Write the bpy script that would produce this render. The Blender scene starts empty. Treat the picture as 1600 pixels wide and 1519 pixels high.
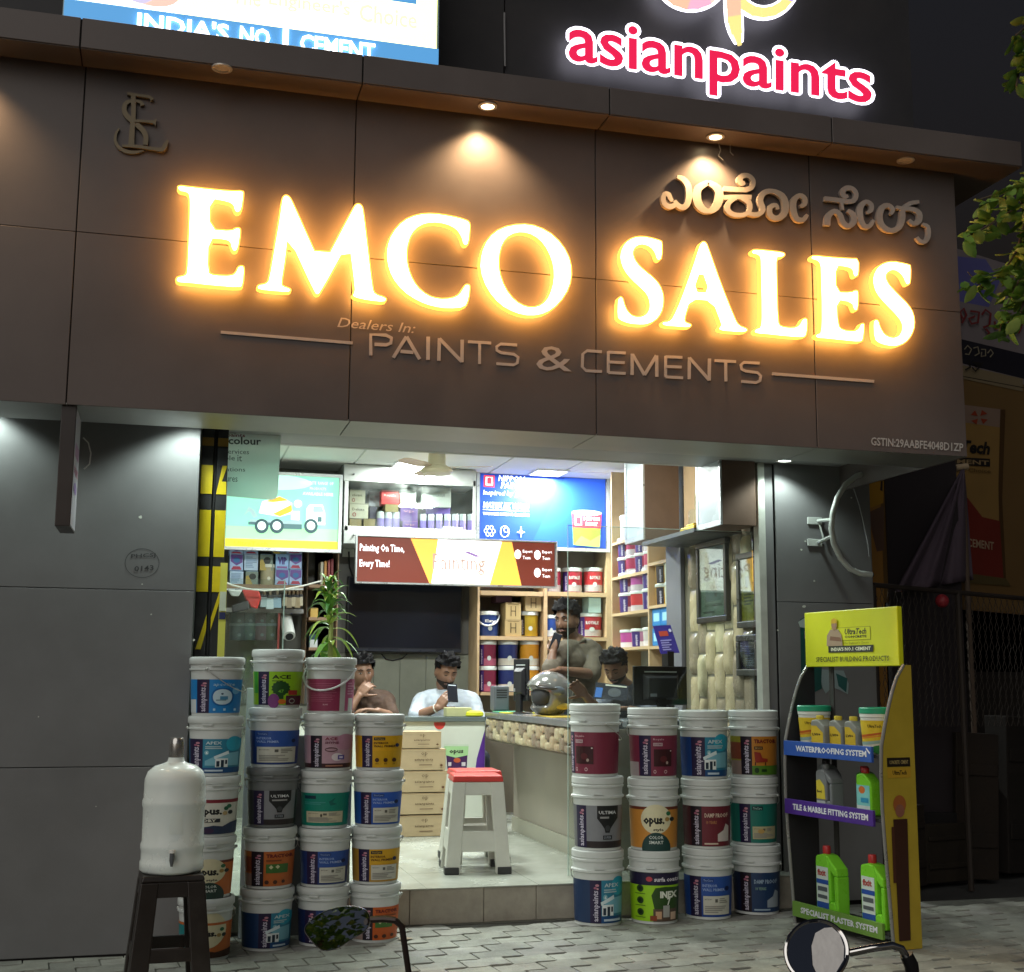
import bpy, bmesh, math, random
from mathutils import Vector, Matrix, noise
V = Vector
random.seed(7)
sc = bpy.context.scene
COL = sc.collection

# ---------------------------------------------------------------- camera, world, exposure
CAM = V((0.0, -6.5, 1.45))
F_PX, CX, CY = 2000.0, 800.0, 759.5          # focal length in photo pixels (1600 x 1519)
YAW, PITCH, ROLL = (math.radians(a) for a in (15.12, 8.64, 0.335))
_F = V((math.sin(YAW)*math.cos(PITCH), math.cos(YAW)*math.cos(PITCH), math.sin(PITCH)))
_R0 = V((math.cos(YAW), -math.sin(YAW), 0))
_U0 = _R0.cross(_F)
_R = _R0*math.cos(ROLL) + _U0*math.sin(ROLL)
_U = -_R0*math.sin(ROLL) + _U0*math.cos(ROLL)
cam_data = bpy.data.cameras.new('camera')
cam_data.sensor_fit = 'HORIZONTAL'
cam_data.sensor_width = 36.0
cam_data.lens = 36.0*F_PX/1600.0
cam_data.clip_start, cam_data.clip_end = 0.05, 500
cam = bpy.data.objects.new('camera', cam_data)
COL.objects.link(cam)
cam.matrix_world = Matrix(((_R.x, _U.x, -_F.x, CAM.x), (_R.y, _U.y, -_F.y, CAM.y), (_R.z, _U.z, -_F.z, CAM.z), (0, 0, 0, 1)))
sc.camera = cam

world = bpy.data.worlds.new('World')
sc.world = world
world.use_nodes = True
wn = world.node_tree
sky = wn.nodes.new('ShaderNodeTexSky')
sky.sky_type = 'NISHITA'
sky.sun_disc = False
sky.sun_elevation = math.radians(-4)
sky.sun_rotation = math.radians(200)
hsv = wn.nodes.new('ShaderNodeHueSaturation')
hsv.inputs['Saturation'].default_value = 0.8
hsv.inputs['Value'].default_value = 15.0
wn.links.new(sky.outputs[0], hsv.inputs['Color'])
wn.links.new(hsv.outputs[0], wn.nodes['Background'].inputs[0])
wn.nodes['Background'].inputs[1].default_value = 0.05

sun_d = bpy.data.lights.new('street_glow', 'SUN')
sun_d.energy = 1.05
sun_d.angle = math.radians(60)
sun_d.color = (1.0, 0.955, 0.89)
sun = bpy.data.objects.new('street_glow', sun_d)
COL.objects.link(sun)
sun.rotation_euler = (math.radians(58), 0, math.radians(-38))

sc.view_settings.view_transform = 'Standard'
sc.view_settings.look = 'None'
sc.view_settings.exposure = 0.0
sc.view_settings.gamma = 1.0
try:
    sc.view_settings.use_curve_mapping = False
except Exception:
    pass
sc.cycles.use_denoising = True
sc.cycles.denoiser = 'OPENIMAGEDENOISE'
sc.cycles.max_bounces = 8
sc.cycles.diffuse_bounces = 4
sc.cycles.glossy_bounces = 4
sc.cycles.transmission_bounces = 8
sc.cycles.transparent_max_bounces = 16
sc.cycles.sample_clamp_indirect = 4.0
sc.cycles.caustics_reflective = False
sc.cycles.caustics_refractive = False

# ---------------------------------------------------------------- pixel -> place (which plane it stands on)
def ray(u, v):
    return _R*((u-CX)/F_PX) + _U*((CY-v)/F_PX) + _F
def at(u, v, y):
    d = ray(u, v); return CAM + d*((y-CAM.y)/d.y)
def atz(u, v, z):
    d = ray(u, v); return CAM + d*((z-CAM.z)/d.z)
def atx(u, v, x):
    d = ray(u, v); return CAM + d*((x-CAM.x)/d.x)

# ---------------------------------------------------------------- materials
MATS = {}
def M(name, col=(.5, .5, .5), rough=.5, metal=0., var=.06, scale=6., bump=0., bscale=60., coat=0., emit=None, es=1., trans=0., alpha=1., spec=.5, dirt=0., ior=1.45, sss=0., world=False):
    if name in MATS:
        return MATS[name]
    m = bpy.data.materials.new(name)
    m.use_nodes = True
    nt = m.node_tree
    b = nt.nodes['Principled BSDF']
    c = tuple(col)+(1,)
    b.inputs['Base Color'].default_value = c
    b.inputs['Roughness'].default_value = rough
    b.inputs['Metallic'].default_value = metal
    b.inputs['IOR'].default_value = ior
    b.inputs['Specular IOR Level'].default_value = spec
    b.inputs['Coat Weight'].default_value = coat
    b.inputs['Transmission Weight'].default_value = trans
    b.inputs['Alpha'].default_value = alpha
    if sss:
        b.inputs['Subsurface Weight'].default_value = sss
        b.inputs['Subsurface Radius'].default_value = (.012, .006, .003)
    if emit:
        b.inputs['Emission Color'].default_value = tuple(emit)+(1,)
        b.inputs['Emission Strength'].default_value = es
    if var or dirt or bump:
        tc = nt.nodes.new('ShaderNodeNewGeometry' if world else 'ShaderNodeTexCoord')
        TCO = tc.outputs['Position' if world else 'Object']
    if var or dirt:
        n = nt.nodes.new('ShaderNodeTexNoise')
        n.inputs['Scale'].default_value = scale
        n.inputs['Detail'].default_value = 6
        n.inputs['Roughness'].default_value = .65
        nt.links.new(TCO, n.inputs['Vector'])
        r = nt.nodes.new('ShaderNodeMapRange')
        r.inputs['From Min'].default_value = .3; r.inputs['From Max'].default_value = .7
        r.inputs['To Min'].default_value = 1-var; r.inputs['To Max'].default_value = 1+var
        nt.links.new(n.outputs['Fac'], r.inputs['Value'])
        mx = nt.nodes.new('ShaderNodeMix'); mx.data_type = 'RGBA'; mx.blend_type = 'MULTIPLY'
        mx.inputs['Factor'].default_value = 1
        mx.inputs[6].default_value = c
        nt.links.new(r.outputs[0], mx.inputs[7])
        out = mx.outputs[2]
        r2 = nt.nodes.new('ShaderNodeMapRange')
        r2.inputs['From Min'].default_value = .3; r2.inputs['From Max'].default_value = .7
        r2.inputs['To Min'].default_value = max(.02, rough-.08); r2.inputs['To Max'].default_value = min(1, rough+.1)
        nt.links.new(n.outputs['Fac'], r2.inputs['Value'])
        nt.links.new(r2.outputs[0], b.inputs['Roughness'])
        if dirt:
            n2 = nt.nodes.new('ShaderNodeTexNoise')
            n2.inputs['Scale'].default_value = scale*.37
            n2.inputs['Detail'].default_value = 9
            n2.inputs['Roughness'].default_value = .72
            nt.links.new(TCO, n2.inputs['Vector'])
            cr = nt.nodes.new('ShaderNodeMapRange')
            cr.inputs['From Min'].default_value = .5; cr.inputs['From Max'].default_value = .68
            cr.inputs['To Min'].default_value = 0; cr.inputs['To Max'].default_value = dirt
            nt.links.new(n2.outputs['Fac'], cr.inputs['Value'])
            mx2 = nt.nodes.new('ShaderNodeMix'); mx2.data_type = 'RGBA'
            mx2.inputs[7].default_value = (.16, .14, .12, 1)
            nt.links.new(cr.outputs[0], mx2.inputs['Factor'])
            nt.links.new(out, mx2.inputs[6])
            out = mx2.outputs[2]
        nt.links.new(out, b.inputs['Base Color'])
    if bump:
        n3 = nt.nodes.new('ShaderNodeTexNoise')
        n3.inputs['Scale'].default_value = bscale
        n3.inputs['Detail'].default_value = 5
        nt.links.new(TCO, n3.inputs['Vector'])
        bp = nt.nodes.new('ShaderNodeBump')
        bp.inputs['Strength'].default_value = bump
        bp.inputs['Distance'].default_value = .01
        nt.links.new(n3.outputs['Fac'], bp.inputs['Height'])
        nt.links.new(bp.outputs[0], b.inputs['Normal'])
    MATS[name] = m
    return m
def E(name, col, s, base=None):      # something that gives off light
    return M(name, base or (.8, .8, .8), rough=.4, var=0, emit=col, es=s)
def hexc(h):
    h = h.lstrip('#')
    f = lambda c: ((c/12.92) if c <= .04045 else ((c+.055)/1.055)**2.4)
    return tuple(f(int(h[i:i+2], 16)/255) for i in (0, 2, 4))
def P(h, rough=.42):                 # a flat printed / plastic colour
    return M('print_'+h.lstrip('#')+('' if rough == .42 else '_%d' % int(rough*100)), hexc(h), rough=rough, var=.04, scale=30)

# ---------------------------------------------------------------- text outlines (cached 2-D meshes, unit size)
_TX = {}
def tmesh(s, bold=0., res=2, shear=0.):
    k = (s, bold, res, shear)
    if k in _TX:
        return _TX[k]
    c = bpy.data.curves.new('t', 'FONT')
    c.body = s; c.size = 1.0; c.resolution_u = res; c.offset = bold; c.shear = shear
    c.fill_mode = 'FRONT'
    o = bpy.data.objects.new('t', c)
    me = bpy.data.meshes.new_from_object(o)
    vs = [(v.co.x, v.co.y) for v in me.vertices]
    fs = [tuple(p.vertices) for p in me.polygons]
    bpy.data.objects.remove(o); bpy.data.curves.remove(c); bpy.data.meshes.remove(me)
    xs = [v[0] for v in vs] or [0, 1]; ys = [v[1] for v in vs] or [0, 1]
    _TX[k] = (vs, fs, (min(xs), max(xs), min(ys), max(ys)))
    return _TX[k]

# ---------------------------------------------------------------- mesh builder
WL = {}
class MB:
    def __init__(s, mat=None):
        s.v = []; s.f = []; s.m = []; s.mats = []; s.X = Matrix(); s.cur = 0
        if mat: s.use(mat)
    def use(s, mat):
        if mat not in s.mats: s.mats.append(mat)
        s.cur = s.mats.index(mat); return s
    def add(s, vs, fs):
        n = len(s.v)
        X = s.X
        s.v += [X @ V(v) for v in vs]
        s.f += [tuple(n+i for i in f) for f in fs]
        s.m += [s.cur]*len(fs)
        return s
    def box(s, x0, x1, y0, y1, z0, z1):
        vs = [(x, y, z) for x in (x0, x1) for y in (y0, y1) for z in (z0, z1)]
        return s.add(vs, [(0, 1, 3, 2), (4, 6, 7, 5), (0, 4, 5, 1), (2, 3, 7, 6), (0, 2, 6, 4), (1, 5, 7, 3)])
    def hexa(s, a, b):               # two quads joined to a solid
        return s.add(list(a)+list(b), [(0, 3, 2, 1), (4, 5, 6, 7)]+[(i, (i+1) % 4, 4+(i+1) % 4, 4+i) for i in range(4)])
    def lathe(s, prof, seg=24, c=(0, 0, 0), cap=True, ax='z', a0=0):
        vs = []; fs = []
        for r, z in prof:
            for i in range(seg):
                a = a0+2*math.pi*i/seg
                p = (r*math.cos(a), r*math.sin(a), z)
                if ax == 'y': p = (p[0], p[2], p[1])
                if ax == 'x': p = (p[2], p[0], p[1])
                vs.append((c[0]+p[0], c[1]+p[1], c[2]+p[2]))
        for j in range(len(prof)-1):
            for i in range(seg):
                k = (i+1) % seg
                fs.append((j*seg+i, j*seg+k, (j+1)*seg+k, (j+1)*seg+i))
        if cap:
            fs.append(tuple(range(seg))[::-1]); n = (len(prof)-1)*seg
            fs.append(tuple(n+i for i in range(seg)))
        return s.add(vs, fs)
    def tube(s, pts, r, seg=8, cap=True, flat=1.0):
        pts = [V(p) for p in pts]; n = len(pts)
        rr = r if isinstance(r, (list, tuple)) else [r]*n
        vs = []; fs = []; up = None
        for i, p in enumerate(pts):
            t = (pts[min(i+1, n-1)]-pts[max(i-1, 0)]).normalized()
            if up is None:
                up = V((0, 0, 1)) if abs(t.z) < .9 else V((1, 0, 0))
            sd = t.cross(up)
            if sd.length < 1e-5: sd = t.cross(V((.3, 1, .2)))
            sd.normalize(); up = sd.cross(t).normalized()
            for k in range(seg):
                a = 2*math.pi*k/seg
                vs.append(p+sd*(math.cos(a)*rr[i])+up*(math.sin(a)*rr[i]*flat))
        for j in range(n-1):
            for k in range(seg):
                q = (k+1) % seg
                fs.append((j*seg+k, j*seg+q, (j+1)*seg+q, (j+1)*seg+k))
        if cap:
            fs.append(tuple(range(seg))[::-1]); fs.append(tuple((n-1)*seg+k for k in range(seg)))
        return s.add(vs, fs)
    def sphere(s, c, r, nu=14, nv=9):
        r = (r, r, r) if isinstance(r, (int, float)) else r
        vs = [(c[0], c[1], c[2]-r[2])]
        for j in range(1, nv):
            b = math.pi*j/nv-math.pi/2
            for i in range(nu):
                a = 2*math.pi*i/nu
                vs.append((c[0]+r[0]*math.cos(a)*math.cos(b), c[1]+r[1]*math.sin(a)*math.cos(b), c[2]+r[2]*math.sin(b)))
        vs.append((c[0], c[1], c[2]+r[2])); n = len(vs)-1
        fs = []
        for i in range(nu):
            k = (i+1) % nu
            fs.append((0, 1+k, 1+i)); fs.append((n, n-nu+i, n-nu+k))
            for j in range(nv-2):
                a = 1+j*nu
                fs.append((a+i, a+k, a+nu+k, a+nu+i))
        return s.add(vs, fs)
    def prism(s, pts, d):            # polygon pts (3-D) extruded by vector d
        n = len(pts); d = V(d)
        pts = [V(p) for p in pts]
        return s.add(pts+[p+d for p in pts], [tuple(range(n))[::-1], tuple(range(n, 2*n))]+[(i, (i+1) % n, n+(i+1) % n, n+i) for i in range(n)])
    def build(s, name, parent=None, smooth=False, bevel=0., seg=2, label=None, cat=None, group=None, kind=None, base=None, mods=None):
        me = bpy.data.meshes.new(name)
        if parent is not None:
            org = WL[parent]
        elif base is not None:
            org = V(base)
        else:
            lo = [min(v[i] for v in s.v) for i in range(3)]; hi = [max(v[i] for v in s.v) for i in range(3)]
            org = V(((lo[0]+hi[0])/2, (lo[1]+hi[1])/2, lo[2]))
        me.from_pydata([tuple(v-org) for v in s.v], [], s.f)
        for m in s.mats: me.materials.append(m)
        if len(s.mats) > 1:
            me.polygons.foreach_set('material_index', s.m)
        bm = bmesh.new(); bm.from_mesh(me)
        bmesh.ops.recalc_face_normals(bm, faces=bm.faces)
        bm.to_mesh(me); bm.free()
        if smooth:
            me.polygons.foreach_set('use_smooth', [True]*len(me.polygons))
            try: me.set_sharp_from_angle(angle=math.radians(smooth if smooth > 1 else 40))
            except Exception: pass
        o = bpy.data.objects.new(name, me)
        COL.objects.link(o)
        if parent is not None:
            o.parent = parent
        else:
            o.location = org
        WL[o] = org
        if bevel:
            b = o.modifiers.new('bevel', 'BEVEL'); b.width = bevel; b.segments = seg; b.limit_method = 'ANGLE'; b.angle_limit = math.radians(50)
            b.harden_normals = False
        tag(o, label, cat, group, kind)
        return o
def tag(o, label=None, cat=None, group=None, kind=None):
    if label: o['label'] = label
    if cat: o['category'] = cat
    if group: o['group'] = group
    if kind: o['kind'] = kind
    return o
def T(name, loc, label, cat, group=None, kind=None):
    o = bpy.data.objects.new(name, None)
    o.empty_display_size = .1
    COL.objects.link(o); o.location = loc; WL[o] = V(loc)
    return tag(o, label, cat, group, kind)
def dup(o, loc=None, label=None, parent=None):
    c = o.copy(); COL.objects.link(c)
    if loc is not None: c.location = loc; WL[c] = V(loc)
    if parent is not None: c.parent = parent
    if label: c['label'] = label
    for ch in list(o.children): dup(ch, None, None, c)
    return c
def bx(name, mat, x0, x1, y0, y1, z0, z1, parent=None, **k):
    return MB(mat).box(x0, x1, y0, y1, z0, z1).build(name, parent, **k)

# ---------------------------------------------------------------- flat print: shapes and words on any surface
class Print:
    def __init__(s):
        s.it = []                     # (verts2d, faces, material, layer)
        s.n = 0
    def _a(s, vs, fs, mat, z=None):
        s.n += 1
        s.it.append((vs, fs, P(mat) if isinstance(mat, str) else mat, s.n if z is None else z)); return s
    def rect(s, x0, x1, y0, y1, mat):
        return s._a([(x0, y0), (x1, y0), (x1, y1), (x0, y1)], [(0, 1, 2, 3)], mat)
    def poly(s, pts, mat):
        return s._a(list(pts), [tuple(range(len(pts)))], mat)
    def ell(s, cx, cy, rx, ry, mat, n=20, a0=0, a1=360):
        return s.poly([(cx+rx*math.cos(math.radians(a0+(a1-a0)*i/n)), cy+ry*math.sin(math.radians(a0+(a1-a0)*i/n))) for i in range(n+(0 if a1-a0 == 360 else 1))], mat)
    def ring(s, cx, cy, rx, ry, w, mat, n=20, a0=0, a1=360):
        vs = []; fs = []
        for i in range(n+1):
            a = math.radians(a0+(a1-a0)*i/n)
            vs += [(cx+rx*math.cos(a), cy+ry*math.sin(a)), (cx+(rx-w)*math.cos(a), cy+(ry-w)*math.sin(a))]
            if i: fs.append((2*i-2, 2*i, 2*i+1, 2*i-1))
        return s._a(vs, fs, mat)
    def line(s, pts, w, mat):
        vs = []; fs = []
        pts = [V((p[0], p[1])) for p in pts]
        for i, p in enumerate(pts):
            t = (pts[min(i+1, len(pts)-1)]-pts[max(i-1, 0)]).normalized()
            ww = w[i] if isinstance(w, (list, tuple)) else w
            nrm = V((-t.y, t.x))*ww/2
            vs += [tuple(p+nrm), tuple(p-nrm)]
            if i: fs.append((2*i-2, 2*i-1, 2*i+1, 2*i))
        return s._a(vs, fs, mat)
    def text(s, t, x0, x1, y0, y1, mat, bold=.01, shear=0., vert=False, res=1):
        vs, fs, (a, b, c, d) = tmesh(t, bold, res, shear)
        if not vs: return s
        sx, sy = 1/(b-a), 1/(d-c)
        if vert:                      # reads from bottom to top
            vv = [(x1-(q-c)*sy*(x1-x0), y0+(p-a)*sx*(y1-y0)) for p, q in vs]
        else:
            vv = [(x0+(p-a)*sx*(x1-x0), y0+(q-c)*sy*(y1-y0)) for p, q in vs]
        return s._a(vv, fs, mat)
    def mesh(s, fn, mb=None, cuts=(), dz=.0006):
        mb = mb or MB()
        for vs, fs, mat, z in s.it:
            mb.use(mat)
            if cuts:
                bm = bmesh.new()
                bv = [bm.verts.new((p[0], p[1], 0)) for p in vs]
                for f in fs:
                    try: bm.faces.new([bv[i] for i in f])
                    except ValueError: pass
                xa = min(p[0] for p in vs); xb = max(p[0] for p in vs)
                for c in cuts:
                    if xa < c < xb:
                        bmesh.ops.bisect_plane(bm, geom=bm.verts[:]+bm.edges[:]+bm.faces[:], plane_co=(c, 0, 0), plane_no=(1, 0, 0))
                bm.verts.index_update()
                vs2 = [(v.co.x, v.co.y) for v in bm.verts]
                fs2 = [tuple(v.index for v in f.verts) for f in bm.faces]
                bm.free()
            else:
                vs2, fs2 = vs, fs
            mb.add([fn(p[0], p[1], z*dz) for p in vs2], fs2)
        return mb
def plane_fn(o, ex, ey):
    o, ex, ey = V(o), V(ex), V(ey)
    n = ex.cross(ey).normalized()
    return lambda x, y, z: o+ex*x+ey*y+n*z
def quad_fn(a, b, c, d):              # unit square onto a flat quad: a bottom-left, b bottom-right, c top-right, d top-left
    a, b, c, d = V(a), V(b), V(c), V(d)
    n = (b-a).cross(d-a).normalized()
    return lambda x, y, z: (a*(1-x)+b*x)*(1-y)+(d*(1-x)+c*x)*y+n*z
# ================================================================ SETTING
YW = .85            # plane of the wall / pillar fronts
ZF = .21            # shop floor
ZC = 3.42           # shop ceiling
YB = 5.6            # back wall
XL, XR = .30, 4.25  # side walls
Z0F, Z1F = 2.775, 4.54   # fascia bottom and top

acp = M('brown_aluminium_panel', (.128, .106, .100), rough=.38, var=.12, scale=1.3, dirt=.10, world=True)
acp_dk = M('dark_joint', (.012, .011, .011), rough=.8, var=0)
acp_g = M('grey_aluminium_panel', (.17, .17, .172), rough=.38, var=.10, scale=2.0, dirt=.16, world=True)
metal_soffit = M('brushed_soffit', (.42, .42, .40), rough=.42, metal=.8, var=.03, scale=3)
upper = M('upper_wall_panel', (.032, .031, .034), rough=.5, var=.12, scale=1.2, dirt=.12)
asph = M('asphalt', (.05, .05, .048), rough=.9, var=.2, scale=3, bump=.4, bscale=90)
MB(asph).box(-80, 80, -80, 90, -.5, -.06).build('ground', base=(0, 0, -.06), kind='structure')

# ---- pavement: zigzag interlocking pavers
pave = bx('pavement', M('paver_bedding', (.15, .15, .13), rough=.95, var=.25, scale=14, bump=.5), -9, 12, -9, 1.45, -.055, -.014, kind='structure')
pmats = [M('paver_%d' % i, c, rough=.82, var=.30, scale=5, bump=.55, bscale=70, dirt=.6, world=True) for i, c in enumerate([(.31, .315, .27), (.27, .275, .24), (.34, .34, .30), (.28, .275, .25)])]
PL, PW, PZ = .25, .165, .026
def paver_pts(g=.003):
    h, w, z = PL/2, PW/2, PZ
    # long sides step sideways in the middle, as the photographed blocks do
    return [(-h+g, -w+g-z/2), (-.03, -w+g-z/2), (.01, -w+g+z/2), (h-g, -w+g+z/2), (h-g, w-g+z/2), (.03-.02, w-g+z/2), (-.03, w-g-z/2), (-h+g, w-g-z/2)]
def paver_mesh(i):
    me = bpy.data.meshes.new('paver')
    b = MB(pmats[i]); pts = paver_pts()
    top = [V((x*.985, y*.985, 0)) for x, y in pts]; mid = [V((x, y, -.004)) for x, y in pts]; bot = [V((x, y, -.03)) for x, y in pts]
    n = 8
    fs = [(0, 1, 6, 7), (1, 2, 5, 6), (2, 3, 4, 5)]
    for a in (0, n):
        fs += [(a+i_, a+n+i_, a+n+(i_+1) % n, a+(i_+1) % n) for i_ in range(n)]
    me.from_pydata(top+mid+bot, [], fs); me.materials.append(pmats[i]); me.validate()
    bm = bmesh.new(); bm.from_mesh(me); bmesh.ops.recalc_face_normals(bm, faces=bm.faces)
    bm.to_mesh(me); bm.free()
    return me
pm = [paver_mesh(i) for i in range(4)]
def in_view(p, m=25):
    d = p-CAM; w = d.dot(_F)
    if w < .1: return False
    u = CX+F_PX*d.dot(_R)/w; v = CY-F_PX*d.dot(_U)/w
    return -m < u < 1600+m and -m < v < 1519+m
ang = math.radians(6)
ca, sa = math.cos(ang), math.sin(ang)
far = MB(); cnt = 0
rows = range(-24, 16)
for j in rows:
    for i in range(-14, 30):
        lx = i*PL+(PL/2 if j % 2 else 0); ly = j*PW
        p = V((lx*ca-ly*sa+1.2, lx*sa+ly*ca+.2, random.uniform(-.0035, .001)))
        if p.y > 1.26 or p.y < -4.5 or p.x < -2.5 or p.x > 6.5: continue
        rz = ang+random.uniform(-.012, .012)
        if in_view(p) and cnt < 300:
            o = bpy.data.objects.new('paver', pm[random.choice((0, 0, 1, 1, 2, 3))]); COL.objects.link(o)
            o.parent = pave; o.location = p-WL[pave]
            o.rotation_euler = (random.uniform(-.008, .008), random.uniform(-.008, .008), rz); cnt += 1
        elif p.y > -2.6:
            far.use(pmats[random.randrange(4)]); far.X = Matrix.Translation(p) @ Matrix.Rotation(rz, 4, 'Z')
            pts = paver_pts()
            far.add([(x, y, 0) for x, y in pts]+[(x, y, -.03) for x, y in pts], [(0, 1, 6, 7), (1, 2, 5, 6), (2, 3, 4, 5)]+[(k, 8+k, 8+(k+1) % 8, (k+1) % 8) for k in range(8)])
far.X = Matrix()
far.build('outer_pavers', pave, kind='stuff')

# ================================================================ SHOP BUILDING
shop = T('shop_building', (1.9, .85, 0), 'single storey paint shop clad in dark brown and grey panels, open lit front', 'shop building')
# body behind the fascia, upper wall, side and back walls
bx('fascia_core', acp_dk, -3.4, 4.535, .008, .44, Z0F+.012, 4.6, shop)
xj = [-3.4, -1.9] + [at(u, v, 0).x for u, v in ((117, 400), (553.5, 300), (931, 437), (1271, 484))] + [4.55]
zj = at(425, 390, 0).z
for i in range(len(xj)-1):
    for a, b in ((Z0F, zj), (zj, Z1F)):
        t = random.uniform(-.0015, .0015)
        bx('fascia_panel', acp, xj[i]+.003, xj[i+1]-.003, t, .007, a+(.002 if a == zj else 0), b-(.001 if b == zj else 0), shop, bevel=.002, seg=1)
MB(acp).box(4.536, 4.55, .0085, 1.9, Z0F, Z1F-.003).build('fascia_return', shop)
# fascia underside, brushed metal with joints
xs_ = [-3.4, -1.2] + [at(u, 655, 0).x for u in (105, 548, 932, 1278)] + [4.54]
for i in range(len(xs_)-1):
    bx('soffit_panel', metal_soffit, xs_[i]+.003, xs_[i+1]-.003, .01, .44, Z0F+.002, Z0F+.010, shop)
# canopy ceiling between fascia box and wall
bx('canopy_ceiling', M('canopy_grey', (.30, .31, .31), rough=.5, var=.06), -3.4, 4.534, .448, 1.72, 2.95, 2.99, shop)
bx('canopy_back', M('canopy_grey'), -3.4, 4.534, .441, .447, Z0F+.012, 2.95, shop)
# eave
ze1 = at(1590, 221, -.2).z
xe = [-3.4, -2.0] + [at(u, v, -.2).x for u, v in ((127, 40), (567, 115), (953, 160), (1300, 205))] + [4.89]
for i in range(len(xe)-1):
    bx('eave_panel', acp, xe[i]+.004, xe[i+1]-.004, -.2, -.194, Z1F+.001, ze1, shop, bevel=.002, seg=1)
    bx('eave_soffit', M('eave_soffit_panel', (.13, .10, .082), rough=.5, var=.08, scale=2), xe[i]+.004, xe[i+1]-.004, -.193, -.001, Z1F-.004, Z1F+.003, shop)
bx('eave_core', acp_dk, -3.4, 4.88, -.192, .5, Z1F+.005, ze1-.004, shop)
bx('eave_soffit', M('eave_soffit_panel'), 4.556, 4.885, .0, .6, Z1F-.004, Z1F+.003, shop)
bx('eave_side', acp, 4.881, 4.89, -.193, .6, Z1F+.0035, ze1, shop)
# upper wall with a joint
ux = [-3.4] + [at(u, v, .42).x for u, v in ((788, 50), (1425, 120))]
for i in range(len(ux)-1):
    bx('upper_wall', upper, ux[i]+.004, ux[i+1]-.004, .42, .46, ze1-.05, 7.6, shop)
bx('upper_core', acp_dk, -3.4, ux[-1]-.02, .462, 5.8, 4.3, 7.5, shop)
# thin pale conduit on the upper wall
MB(M('conduit', (.3, .3, .3), rough=.5)).tube([at(788, 20, .40), at(789, 104, .40)], .006).build('conduit', shop)
# left wall clad in grey panels
zl = [at(100, 919, YW).z, at(100, 1199, YW).z]
for a, b in ((0.01, zl[1]-.002), (zl[1]+.002, zl[0]-.002), (zl[0]+.002, 2.945)):
    for x0, x1 in ((-3.4, -1.3), (-1.296, .155)):
        bx('wall_panel', acp_g, x0, x1, YW, YW+.012, a, b, shop, bevel=.0015, seg=1)
bx('wall_core', acp_dk, -3.4, .155, YW+.0125, 5.7, -.05, 2.944, shop)
bx('wall_core', M('wall_inside', (.42, .43, .40), rough=.7), .156, XL, 1.25, 5.7, -.05, ZC, shop)
# right pillar with its grey cladding
YP = 1.47
xp0, xp1 = at(1214, 900, YP).x, at(1362, 900, YP).x
zp = at(1290, 942, YP).z
for a, b in ((.01, zp-.002), (zp+.002, 2.95)):
    bx('pillar_panel', acp_g, xp0, xp1, YP, YP+.012, a, b, shop, bevel=.0015, seg=1)
xs1 = at(1196, 900, YP).x
bx('pillar_panel', acp_g, xs1, xp0-.003, YP+.03, YP+.042, .01, 2.95, shop)
bx('pillar_core', acp_dk, xs1+.02, xp1-.004, YP+.043, 1.7, -.05, 2.949, shop)
bx('pillar_core', M('wall_inside'), XR, XR+.3, 1.705, 5.7, -.05, ZC, shop)
bx('pillar_side', acp_g, xp1-.003, xp1+.008, YP+.002, 4.5, .0, 2.945, shop)
# aluminium frame post of the shop front, then a black gasket
xa0, xa1 = at(1183, 900, 1.52).x, at(1194, 900, 1.52).x
bx('door_frame', M('pale_aluminium', (.62, .64, .58), rough=.42, metal=.3, var=.1, scale=9), xa0, xa1, 1.48, 1.56, .0, 2.95, shop, bevel=.003)
bx('gasket', acp_dk, xa1+.002, xs1+.015, 1.515, 1.57, .0, 2.95, shop)
# interior shell
olive = M('olive_laminate', (.23, .235, .20), rough=.55, var=.10, scale=2.5)
bx('back_wall', olive, XL, XR, YB, YB+.15, 0, ZC+.1, shop)
bx('roof_slab', acp_dk, XL-.2, XR+.4, 1.2, 5.8, ZC+.04, ZC+.2, shop)
bx('lintel', M('wall_inside'), XL-.15, XR+.4, 1.73, 1.78, 2.95, ZC+.04, shop)
tile_c = M('ceiling_tile_white', (.74, .77, .74), rough=.8, var=.04, scale=3, bump=.15, bscale=140)
ceil = bx('ceiling', M('ceiling_grid', (.60, .62, .60), rough=.6), XL, XR, 1.78, YB, ZC, ZC+.03, shop)
tw = (XR-XL)/6
for i in range(6):
    for j in range(6):
        y0 = 1.79+j*.62; y1 = min(y0+.635, YB)
        bx('ceiling_tile', tile_c, XL+i*tw+.009, XL+(i+1)*tw-.009, y0+.009, y1-.009, ZC-.010-random.uniform(0, .003), ZC-.001, ceil)
flo = bx('floor', M('floor_grout', (.42, .43, .37), rough=.7), XL-.1, XR+.05, 1.36, YB, -.04, ZF-.004, shop)
ft = M('cream_floor_tile', (.42, .44, .385), rough=.22, var=.06, scale=3, dirt=.10, world=True)
for i in range(6):
    for j in range(7):
        bx('floor_tile', ft, XL-.1+i*.70+.0015, min(XL-.1+(i+1)*.70-.0015, XR+.05), 1.325+j*.62+.0015, min(1.325+(j+1)*.62-.0015, YB), ZF-.006, ZF+random.uniform(-.0006, .0006), flo)
riser = M('riser_tile', (.36, .33, .27), rough=.45, var=.2, scale=6, dirt=.5, world=True)
xr_ = [XL-.1, 1.0, at(640, 1420, 1.335).x, at(756, 1420, 1.335).x, at(838, 1420, 1.335).x, 3.3, 4.3]
for i in range(len(xr_)-1):
    bx('riser_tile', riser, xr_[i]+.002, xr_[i+1]-.002, 1.337+random.uniform(-.002, .002), 1.362, .0, ZF-.008, shop, bevel=.002, seg=1)
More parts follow.
